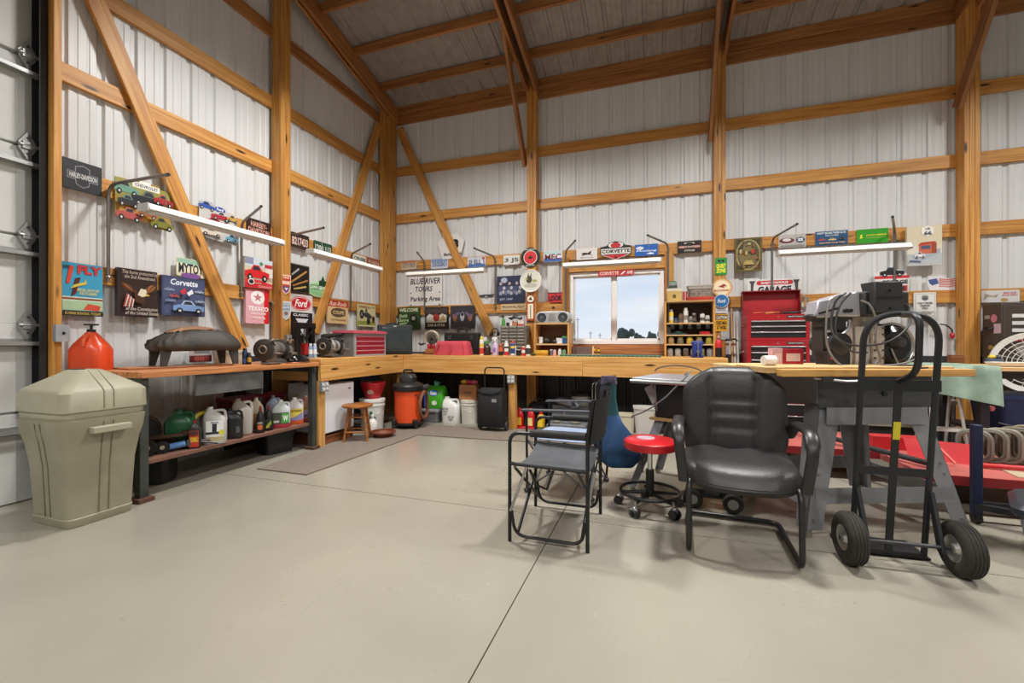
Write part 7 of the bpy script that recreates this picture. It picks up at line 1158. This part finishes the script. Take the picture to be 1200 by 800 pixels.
for k, (x, y, w, d, h, c, lb) in enumerate(((-.33, .13, .07, .05, .11, 'd8a8b4', 'pink carton on the saw table'), (-.22, .15, .16, .06, .105, 'a82434', 'dark red carton with a white label on the saw table'), (-.50, -.25, .1, .06, .0, '', ''))):
    if not h: continue
    M_ = t.matrix_basis; p = M_ @ Vector((x, y, .951)); q = thing('carton', lb, 'box', p, math.radians(20)); part(q, 'body', MB().b6(-w / 2, w / 2, -d / 2, d / 2, 0, h), mat(c, .5), bev=.002); prints(q, [('r', .25, .2, .85, .7, 'e0c4c4')], w, h, -d / 2 - .0005)
p = Matrix.Translation((5.261, -2.641, 0)) @ Matrix.Rotation(math.radians(20), 4, 'Z') @ Vector((-.58, -.20, .9605)); o = part(None, 'paper_roll', MB().cyl((-.035, 0, .03), (.035, 0, .03), .03), mat('dcdad6', .6), loc=p, rot=(0, 0, .35)); tag(o, 'short white paper roll on the saw table end', 'roll')
# ================================================================ HAND TRUCK
t = thing('hand_truck', 'black steel hand truck with grooved pneumatic tyres', 'hand truck', (5.275, -3.32, 0), .06)
HT = mat('27282b', .45, .3); YN = .06
def tubeq(n_, pts, r=.0135, m=HT): return part(t, n_, MB().tube(pts, r, 9), m)
lean = lambda z: YN - .10 * z
for s in (-1, 1): tubeq('upright', [(s * .155, lean(0) , .02), (s * .155, lean(.9), .90)])
tubeq('top_loop', fil([(-.155, lean(.9), .90), (-.155, lean(1.24), 1.24), (.155, lean(1.24), 1.24), (.155, lean(.9), .90)], .155, 12), .0145)
tubeq('grip_loop', fil([(-.0, lean(1.235), 1.235), (.0, lean(1.2) - .14, 1.225), (.0, lean(.95) - .15, .96), (0, lean(.9), .905)], .07, 8), .0145)
part(t, 'cross_band', MB().b6(-.17, .17, lean(.88) - .016, lean(.88) - .008, .86, .915), HT); part(t, 'mid_band', MB().b6(-.155, .155, lean(.45) - .012, lean(.45) - .005, .43, .47), HT); part(t, 'low_band', MB().b6(-.155, .155, lean(.04) - .012, lean(.04) - .005, .014, .034), HT)
part(t, 'centre_strap', MB().hexa([(-.016, lean(0) - .012, .02), (.016, lean(0) - .012, .02), (.016, lean(0) - .004, .02), (-.016, lean(0) - .004, .02)], [(-.016, lean(.9) - .012, .90), (.016, lean(.9) - .012, .90), (.016, lean(.9) - .004, .90), (-.016, lean(.9) - .004, .90)]), HT); part(t, 'warning_label', MB().box((0, lean(.66) - .015, .66), (.03, .002, .09), rx=.1), mat('c8b82c', .5))
part(t, 'toe_plate', MB().b6(-.18, .18, YN - .01, YN + .20, .003, .012), HT)
for s in (-1, 1): part(t, 'axle_bracket', MB().hexa([(s * .15 - .008, -.10, .10), (s * .15 + .008, -.10, .10), (s * .15 + .008, -.06, .10), (s * .15 - .008, -.06, .10)], [(s * .155 - .008, lean(.36) - .03, .36), (s * .155 + .008, lean(.36) - .03, .36), (s * .155 + .008, lean(.36), .36), (s * .155 - .008, lean(.36), .36)]), HT)
part(t, 'axle', MB().cyl((-.27, -.08, .125), (.27, -.08, .125), .009), mat('4a4a4c', .35, .7))
for s in (-1, 1):
    pr = [(.062, -.035), (.075, -.04), (.105, -.04), (.118, -.033), (.1245, -.024), (.1215, -.021), (.1255, -.018), (.1265, -.010), (.1225, -.007), (.1265, -.004), (.1265, .004), (.1225, .007), (.1265, .010), (.1255, .018), (.1215, .021), (.1245, .024), (.118, .033), (.105, .04), (.075, .04), (.062, .035)]
    w_ = part(t, 'wheel', MB().lathe(pr, (s * .225, -.08, .1268), 36, 'x', ring=True), mat('2c2823', .85, 0, .2, 14), label='grooved black pneumatic tyre'); part(w_, 'rim', MB().lathe([(.02, -.034), (.03, -.02), (.05, -.024), (.066, -.036), (.066, .036), (.05, .024), (.03, .02), (.02, .034)], (s * .225, -.08, .1268), 24, 'x'), mat('b8b6b2', .3, .7)); part(w_, 'hub', MB().cyl((s * .225 - .042, -.08, .1268), (s * .225 + .042, -.08, .1268), .02, n=12), mat('9a9894', .3, .8))
# ================================================================ RIGHT HAND CORNER
# brown steel cabinet
t = thing('steel_cabinet', 'dark brown steel locker cabinet with door vents past the big post', 'cabinet', (7.78, -.31, 0), 0); BC = mat('463c36', .5, .2, .1)
part(t, 'body', MB().b6(-.43, .43, -.13, .14, 0, 1.49), BC, bev=.008)
for x0_, x1_ in ((-.425, -.005), (.005, .425)):
    d_ = part(t, 'door', MB().b6(x0_, x1_, -.15, -.13, .03, 1.46), BC, bev=.004)
    for k in range(3): part(d_, 'vent', MB().b6(x0_ + .06, x1_ - .06, -.156, -.15, 1.20 + k * .07, 1.235 + k * .07), mat('d4d2d0', .4))
    part(d_, 'vent_plate', MB().b6(x0_ + .05, x1_ - .05, -.154, -.15, 1.11, 1.155), mat('8a2c34', .5))
xs_ = -.43
part(t, 'round_sticker', MB().lathe([(.001, xs_ - .003), (.042, xs_ - .003), (.042, xs_)], (0, -.03, 1.34), 18, 'x'), mat('c87a84', .5)); part(t, 'sticker', MB().b6(xs_ - .003, xs_, -.12, -.03, 1.19, 1.285), mat('d0aeb4', .5)); part(t, 'small_sticker', MB().b6(xs_ - .003, xs_, .03, .1, 1.34, 1.375), mat('9a948e', .5)); part(t, 'brass_hasp', MB().b6(xs_ - .014, xs_, -.07, .02, 1.03, 1.06).ell((xs_ - .012, .0, 1.045), (.01, .035, .026), 10, 6), mat('b08a4a', .4, .5)); part(t, 'side_handle', MB().tube(fil([(xs_, .07, 1.25), (xs_ - .04, .05, 1.23), (xs_ - .04, -.01, 1.23), (xs_, -.03, 1.25)], .02), .009, 6), BLK)
# work table with green cloth
TZ = .91; TX0 = 6.20
t = thing('side_table', 'long side table beneath a green cloth by the big post', 'table', (0, 0, 0), 0)
pine_part(t, 'top', TX0, 7.9, -1.60, -.95, TZ - .035, TZ - .004, LIGHTW)
for x in (TX0 + .42, 7.8):
    for y in (-1.5, -1.02): part(t, 'leg', MB().b6(x - .03, x + .03, y - .03, y + .03, 0, TZ - .035), mat('2a2a30', .5), bev=.003)
part(t, 'lower_shelf', MB().b6(TX0 + .40, 7.85, -1.52, -1.0, .38, .405), mat('2a2828', .6)); part(t, 'rail', MB().b6(TX0 + .40, 7.85, -1.50, -1.485, TZ - .10, TZ - .035), mat('3a3632', .5))
GC = mat('8fa592', .75, 0, .4, 5)
mb = MB(); vs = []; nx = 22; ny = 14; X0, X1 = TX0 - .03, TX0 + .47
for i in range(nx + 1):
    x = X0 + (X1 - X0) * i / nx; drop = .20 + .10 * (i / nx) ** 1.2
    for j in range(ny + 1):
        if j <= 5: y = -1.0 - .60 * j / 5; z = TZ + .003
        else: f = (j - 5) / (ny - 5); y = -1.612 - .025 * math.sin(i * .7) * f - .02 * f; z = TZ - .006 - drop * f
        vs.append((x, y, z))
n = ny + 1; N_ = len(vs); mb.add(vs + [(x, y - .004, z + .002) for x, y, z in vs], [q for i in range(nx) for j in range(ny) for q in ((i * n + j, i * n + j + 1, (i + 1) * n + j + 1, (i + 1) * n + j), (N_ + i * n + j, N_ + (i + 1) * n + j, N_ + (i + 1) * n + j + 1, N_ + i * n + j + 1))])
o = part(None, 'green_cloth', mb, GC, ang=70); tag(o, 'stained pale green cloth hanging over the side table end', 'cloth')
# white fan
FY = -.72; FR = .275; fc = BW(1211, 425, -FY).z
t = thing('round_fan', 'white round pedestal fan behind the side table', 'fan', (Bp(1211, FY), FY, 0), -.5)
part(t, 'shroud', MB().lathe([(FR * .84, -.05), (FR, -.06), (FR * 1.02, 0), (FR, .06), (FR * .84, .05)], (0, 0, fc), 48, 'y', ring=True), WHITE)
gm_ = MB()
for k in range(1, 7): gm_.torus((0, -.05, fc), FR * .84 * k / 7, .0035, 'y', 40, 5)
part(t, 'front_grille', gm_, mat('e0ddd6', .4)); sp_ = MB()
for k in range(20): a = 2 * PI * k / 20; sp_.cyl((.03 * math.cos(a), -.052, fc + .03 * math.sin(a)), (FR * .85 * math.cos(a), -.052, fc + FR * .85 * math.sin(a)), .002, n=5)
part(t, 'grille_spokes', sp_, mat('e0ddd6', .4)); part(t, 'hub', MB().lathe([(.001, -.055), (.04, -.05), (.04, .04), (.001, .05)], (0, 0, fc), 20, 'y'), WHITE)
for k in range(4):
    a = PI / 2 * k + .4; q = [(.03 * math.cos(a), 0, fc + .03 * math.sin(a)), (.2 * math.cos(a - .25), -.015, fc + .2 * math.sin(a - .25)), (.2 * math.cos(a + .35), .02, fc + .2 * math.sin(a + .35)), (.07 * math.cos(a + .5), .015, fc + .07 * math.sin(a + .5))]
    part(t, 'blade', MB().hexa([(x, y + .002, z) for x, y, z in q], [(x, y - .002, z) for x, y, z in q]), mat('a8a6a0', .4))
part(t, 'pole', MB().cyl((0, .03, .03), (0, .03, fc - FR * .9), .016), WHITE); part(t, 'base', MB().lathe([(.2, 0), (.2, .02), (.05, .035), (.001, .035)], (0, .03, 0), 28), WHITE)
t = thing('white_tray', 'flat white plastic tray on the side table edge', 'tray', (Bp(1192, -1.42), -1.42, TZ + .0), 0); part(t, 'tray', MB().loft([zr(rrect(.30, .14, .02), 0), zr(rrect(.34, .18, .03), .03), zr(rrect(.32, .16, .03), .03), zr(rrect(.28, .12, .02), .006)]), WHITE); part(t, 'insert', MB().b6(-.1, .1, -.04, .04, .006, .03), mat('dcdad4', .5))
t = thing('parts_tin', 'blue tin of yellow odds and ends on the side table', 'tin', (Bp(1165, -1.15), -1.15, TZ + .008), 0); part(t, 'tin', MB().lathe([(.05, 0), (.055, .045), (.05, .045), (.045, .01)], n=20), mat('5a6a88', .4, .3))
part(t, 'contents', MB().ell((-.015, 0, .055), (.025, .03, .022), 10, 6), mat('d0b83c', .5)); part(t, 'loose_bits', MB().ell((.025, 0, .055), (.02, .03, .018), 10, 6), mat('3a3a3c', .5))
pine_blk = board(None, 'wood_block', (Bp(1112, -1.02), -1.02, TZ + .043), (Bp(1128, -1.02), -1.02, TZ + .043), .06, .07, BROWNW); tag(pine_blk, 'rough wooden block on the green cloth by the post', 'block')
# blue crate under the table
t = thing('blue_crate', 'dusty blue crate on the side table lower shelf', 'crate', (7.02, -1.28, .406), 0); part(t, 'body', MB().loft([zr(rrect(.50, .36, .03), 0), zr(rrect(.56, .40, .04), .26)]), mat('2f4068', .55, 0, .2)); part(t, 'rim', MB().loft([zr(rrect(.59, .43, .04), .24), zr(rrect(.59, .43, .04), .275)]), mat('34487a', .5)); part(t, 'strap', MB().tube([(-.3, -.21, .05), (-.1, -.24, .0), (.2, -.24, .03), (.3, -.22, .1)], .01, 6), BLK)
o = part(None, 'red_knob', MB().cyl((0, 0, 0), (0, -.02, 0), .022).cyl((0, -.02, 0), (0, -.03, 0), .01), mat('c86a70', .5), loc=(Bp(1160, -1.5), -1.501, BW(1160, 478, 1.5).z)); o.parent = bpy.data.objects['side_table']
# red deck on the floor
DZ = .24; pl = [(5.02, -1.85), (5.80, -1.85), (5.80, -2.44), (7.3, -2.44), (7.3, -1.75), (5.95, -1.70), (5.95, -1.05), (5.02, -1.05)]; n = len(pl)
t = thing('trailer_deck', 'low red steel trailer deck behind the saw stand', 'trailer', (0, 0, 0), 0); RD = mat('8c1e22', .45, 0, .22, 3); RT = mat('b45f57', .6, 0, .25, 3)
part(t, 'deck', MB().add([(x, y, DZ - .05) for x, y in pl] + [(x, y, DZ) for x, y in pl], [tuple(range(n - 1, -1, -1)), tuple(range(n, 2 * n))] + [(k, (k + 1) % n, n + (k + 1) % n, n + k) for k in range(n)]), RT)
part(t, 'edge_rail', MB().b6(5.80, 7.3, -2.455, -2.44, DZ - .055, DZ + .003).b6(5.02, 5.80, -1.865, -1.85, DZ - .055, DZ + .003), RD)
for x, y in ((5.2, -1.45), (5.75, -1.3), (6.1, -2.1), (7.1, -2.1)): part(t, 'block_foot', MB().b6(x - .08, x + .08, y - .08, y + .08, 0, DZ - .05), mat('4a3a30', .7))
part(t, 'tongue_bar', MB().cyl((5.3, -1.2, .30), (5.95, -2.35, .27), .02), mat('2a2a2c', .5)); part(t, 'angle_plate', MB().hexa([(5.93, -1.98, DZ), (6.28, -2.12, DZ), (6.29, -2.10, DZ), (5.94, -1.96, DZ)], [(5.93, -1.90, DZ + .13), (6.28, -2.04, DZ + .13), (6.29, -2.02, DZ + .13), (5.94, -1.88, DZ + .13)]), mat('b81c22', .4)); part(t, 'rod', MB().cyl((6.1, -2.18, DZ + .02), (6.04, -2.08, DZ + .13), .01), mat('d86a5c', .4)); part(t, 'handle_bar', MB().cyl((6.25, -2.16, DZ + .02), (6.52, -2.22, DZ + .03), .016), mat('c02a2c', .4)); part(t, 'side_box', MB().b6(5.80, 6.15, -1.74, -1.60, DZ - .02, DZ + .10), mat('b82226', .4))
# row of tan rings
for k in range(6):
    s = [.84, .88, .9, .94, 1.0, 1.08][k]; x = 6.30 + k * .085; y = -2.0 + k * .012; t = thing('gasket_ring', ['first', 'second', 'third', 'fourth', 'fifth', 'largest'][k] + ' tan rounded ring counted from the blue post', 'ring', (x, y, DZ + .001), -.55 if k < 5 else -.1, 'tan rounded rings standing on the red deck')
    w_ = .20 * s; h_ = .25 * s; part(t, 'ring', MB().tube([(a, 0, b + h_ / 2 + .014) for a, b in rrect(w_, h_, .06, 5)], .013, 8, True), mat(['7a756c', '827d72', '8a8476', '6e685a', '857d66', '928a70'][k], .5)); part(t, 'lip', MB().tube([(a, -.016, b + h_ / 2 + .018) for a, b in rrect(w_ * .84, h_ * .86, .05, 5)], .007, 6, True), mat('6a6252', .6))
t = thing('shovel_blade', 'flat grey steel shovel blade lying on the red deck', 'shovel', (6.62, -2.33, DZ + .001), -.2); part(t, 'blade', MB().hexa([(-.02, -.07, 0), (.2, -.09, 0), (.22, .07, 0), (.0, .09, 0)], [(-.02, -.07, .006), (.2, -.09, .02), (.22, .07, .02), (.0, .09, .006)]), mat('6a665e', .45, .5)); part(t, 'socket', MB().cyl((.2, 0, .018), (.4, .02, .03), .018), mat('5a564e', .5, .4))
o = part(None, 'cardboard_sheet', MB().hexa([(6.32, -2.36, DZ + .001), (6.56, -2.42, DZ + .001), (6.60, -2.24, DZ + .001), (6.34, -2.2, DZ + .001)], [(6.32, -2.36, DZ + .006), (6.56, -2.42, DZ + .006), (6.60, -2.24, DZ + .006), (6.34, -2.2, DZ + .006)]), mat('b0a184', .7)); tag(o, 'flat cardboard sheet lying on the red deck', 'cardboard')
# blue stand leg
t = thing('engine_stand', 'dark blue wheeled stand with a square upright', 'stand', (5.985, -2.60, 0), 0); BS = mat('232c48', .45, .2)
part(t, 'upright', MB().b6(-.022, .022, -.022, .022, .06, .60), BS, bev=.004); part(t, 'base_bar', MB().hexa([(-.02, -.02, .09), (.29, -.18, .09), (.30, -.15, .09), (-.01, .02, .09)], [(-.02, -.02, .125), (.29, -.18, .125), (.30, -.15, .125), (-.01, .02, .125)]), mat('1c1e22', .5)); part(t, 'cross_bar', MB().b6(.0, .7, .02, .05, .09, .125), mat('1c1e22', .5)); part(t, 'caster', MB().lathe([(.01, -.015), (.035, -.015), (.035, .015), (.01, .015)], (0, 0, .036), 16, 'x').b6(-.02, .02, -.02, .02, .04, .09), BLK)
# white step stool and jack stands by the post
t = thing('step_stool', 'white folding step stool standing by the big post', 'stool', (Bp(1094, -1.55), -1.85, 0), 0); t.location.x = 6.40; t.location.y = -1.38
for s in (-1, 1): part(t, 'leg', MB().cyl((s * .09, -.06, .74), (s * .12, -.2, 0), .011), mat('d0cec8', .4)); part(t, 'rear_leg', MB().cyl((s * .09, .02, .74), (s * .11, .16, 0), .011), mat('c4c2bc', .4))
part(t, 'step', MB().b6(-.12, .12, -.12, .06, .74, .762), mat('c8b49a', .5), bev=.005); part(t, 'tread', MB().b6(-.11, .11, -.18, -.06, .38, .40), mat('d0cec8', .4))
for k, (px_, Y, h) in enumerate(((1115, -.76, .60), (1146, -.76, .54))):
    t = thing('jack_stand', ['tall worn jack stand beside the post foot', 'shorter jack stand nearer the tan rings'][k], 'jack stand', (Bp(px_, Y), Y, 0), .3, 'jack stands by the post'); part(t, 'base', MB().hexa([(-.085, -.085, 0), (.085, -.085, 0), (.085, .085, 0), (-.085, .085, 0)], [(-.04, -.04, h * .5), (.04, -.04, h * .5), (.04, .04, h * .5), (-.04, .04, h * .5)]), mat('6a6660', .5, .4)); part(t, 'post', MB().cyl((0, 0, h * .4), (0, 0, h), .02), mat('9a968c', .4, .5)); part(t, 'saddle', MB().b6(-.06, .06, -.025, .025, h, h + .014).ell((.0, -.02, h - .07), (.03, .02, .03), 10, 6), mat('c0b8aa', .5))
for k, (x, y, h, c) in enumerate(((5.58, -.95, .34, 'b8b09a'), (5.60, -1.25, .0, ''))):
    if h: t = thing('lumber_crate', 'low shelf crate of yellow and black fittings behind the red deck', 'crate', (6.28, -.62, 0), 0); part(t, 'box', MB().b6(-.45, .35, -.2, .2, .28, .36), mat('b0a48a', .6)); part(t, 'stand', MB().b6(-.42, .32, -.18, .18, 0, .28), mat('2a2622', .6)); part(t, 'plank', MB().b6(-.5, .3, -.22, .2, .50, .53), mat('d0ccc2', .6)); part(t, 'riser', MB().b6(-.45, -.40, -.18, .18, .36, .50).b6(.2, .25, -.18, .18, .36, .50), mat('3a3632', .6))
o = part(None, 'ratchet_strap', MB().torus((0, 0, .03), .06, .025, 'y', 18, 8).box((.06, 0, .04), (.05, .05, .05)), mat('c89a28', .5), loc=(6.27, -.66, .362)); o.location = (6.42, -.66, .392); tag(o, 'coiled yellow ratchet strap on the low crate', 'strap')
# grey locker at the picture edge
t = thing('storage_locker', 'pale grey plastic locker with a dark padded lid by the hand truck', 'locker', (6.20, -3.08, 0), -.5); part(t, 'body', MB().loft([zr(rrect(.46, .30, .04), 0), zr(rrect(.54, .36, .05), .22)]), mat('9ea3aa', .45)); part(t, 'lid', MB().loft([zr(rrect(.57, .39, .06), .215), zr(rrect(.60, .42, .07), .235), zr(rrect(.60, .42, .07), .26), zr(rrect(.55, .37, .06), .285)]), mat('2c3038', .4)); part(t, 'seam', MB().loft([zr(rrect(.565, .385, .05), .212), zr(rrect(.565, .385, .05), .218)]), BLK)
# ear protectors hanging on the wall by the 66 plate
t = thing('ear_defenders', 'red cup ear defenders hanging under the 66 plate', 'ear muffs', (Bp(1108, -.05), -.062, BW(1108, 397, .05).z), 0); part(t, 'band', MB().tube([(-.05, 0, .16), (.0, 0, .15), (.05, 0, .10), (.05, 0, .05)], .007, 6), BLK); part(t, 'ear_cup', MB().ell((.045, -.01, .035), (.02, .03, .035), 12, 8), mat('b82a30', .4)); part(t, 'hook', MB().cyl((-.05, 0, .16), (-.05, .06, .16), .004), STEEL)
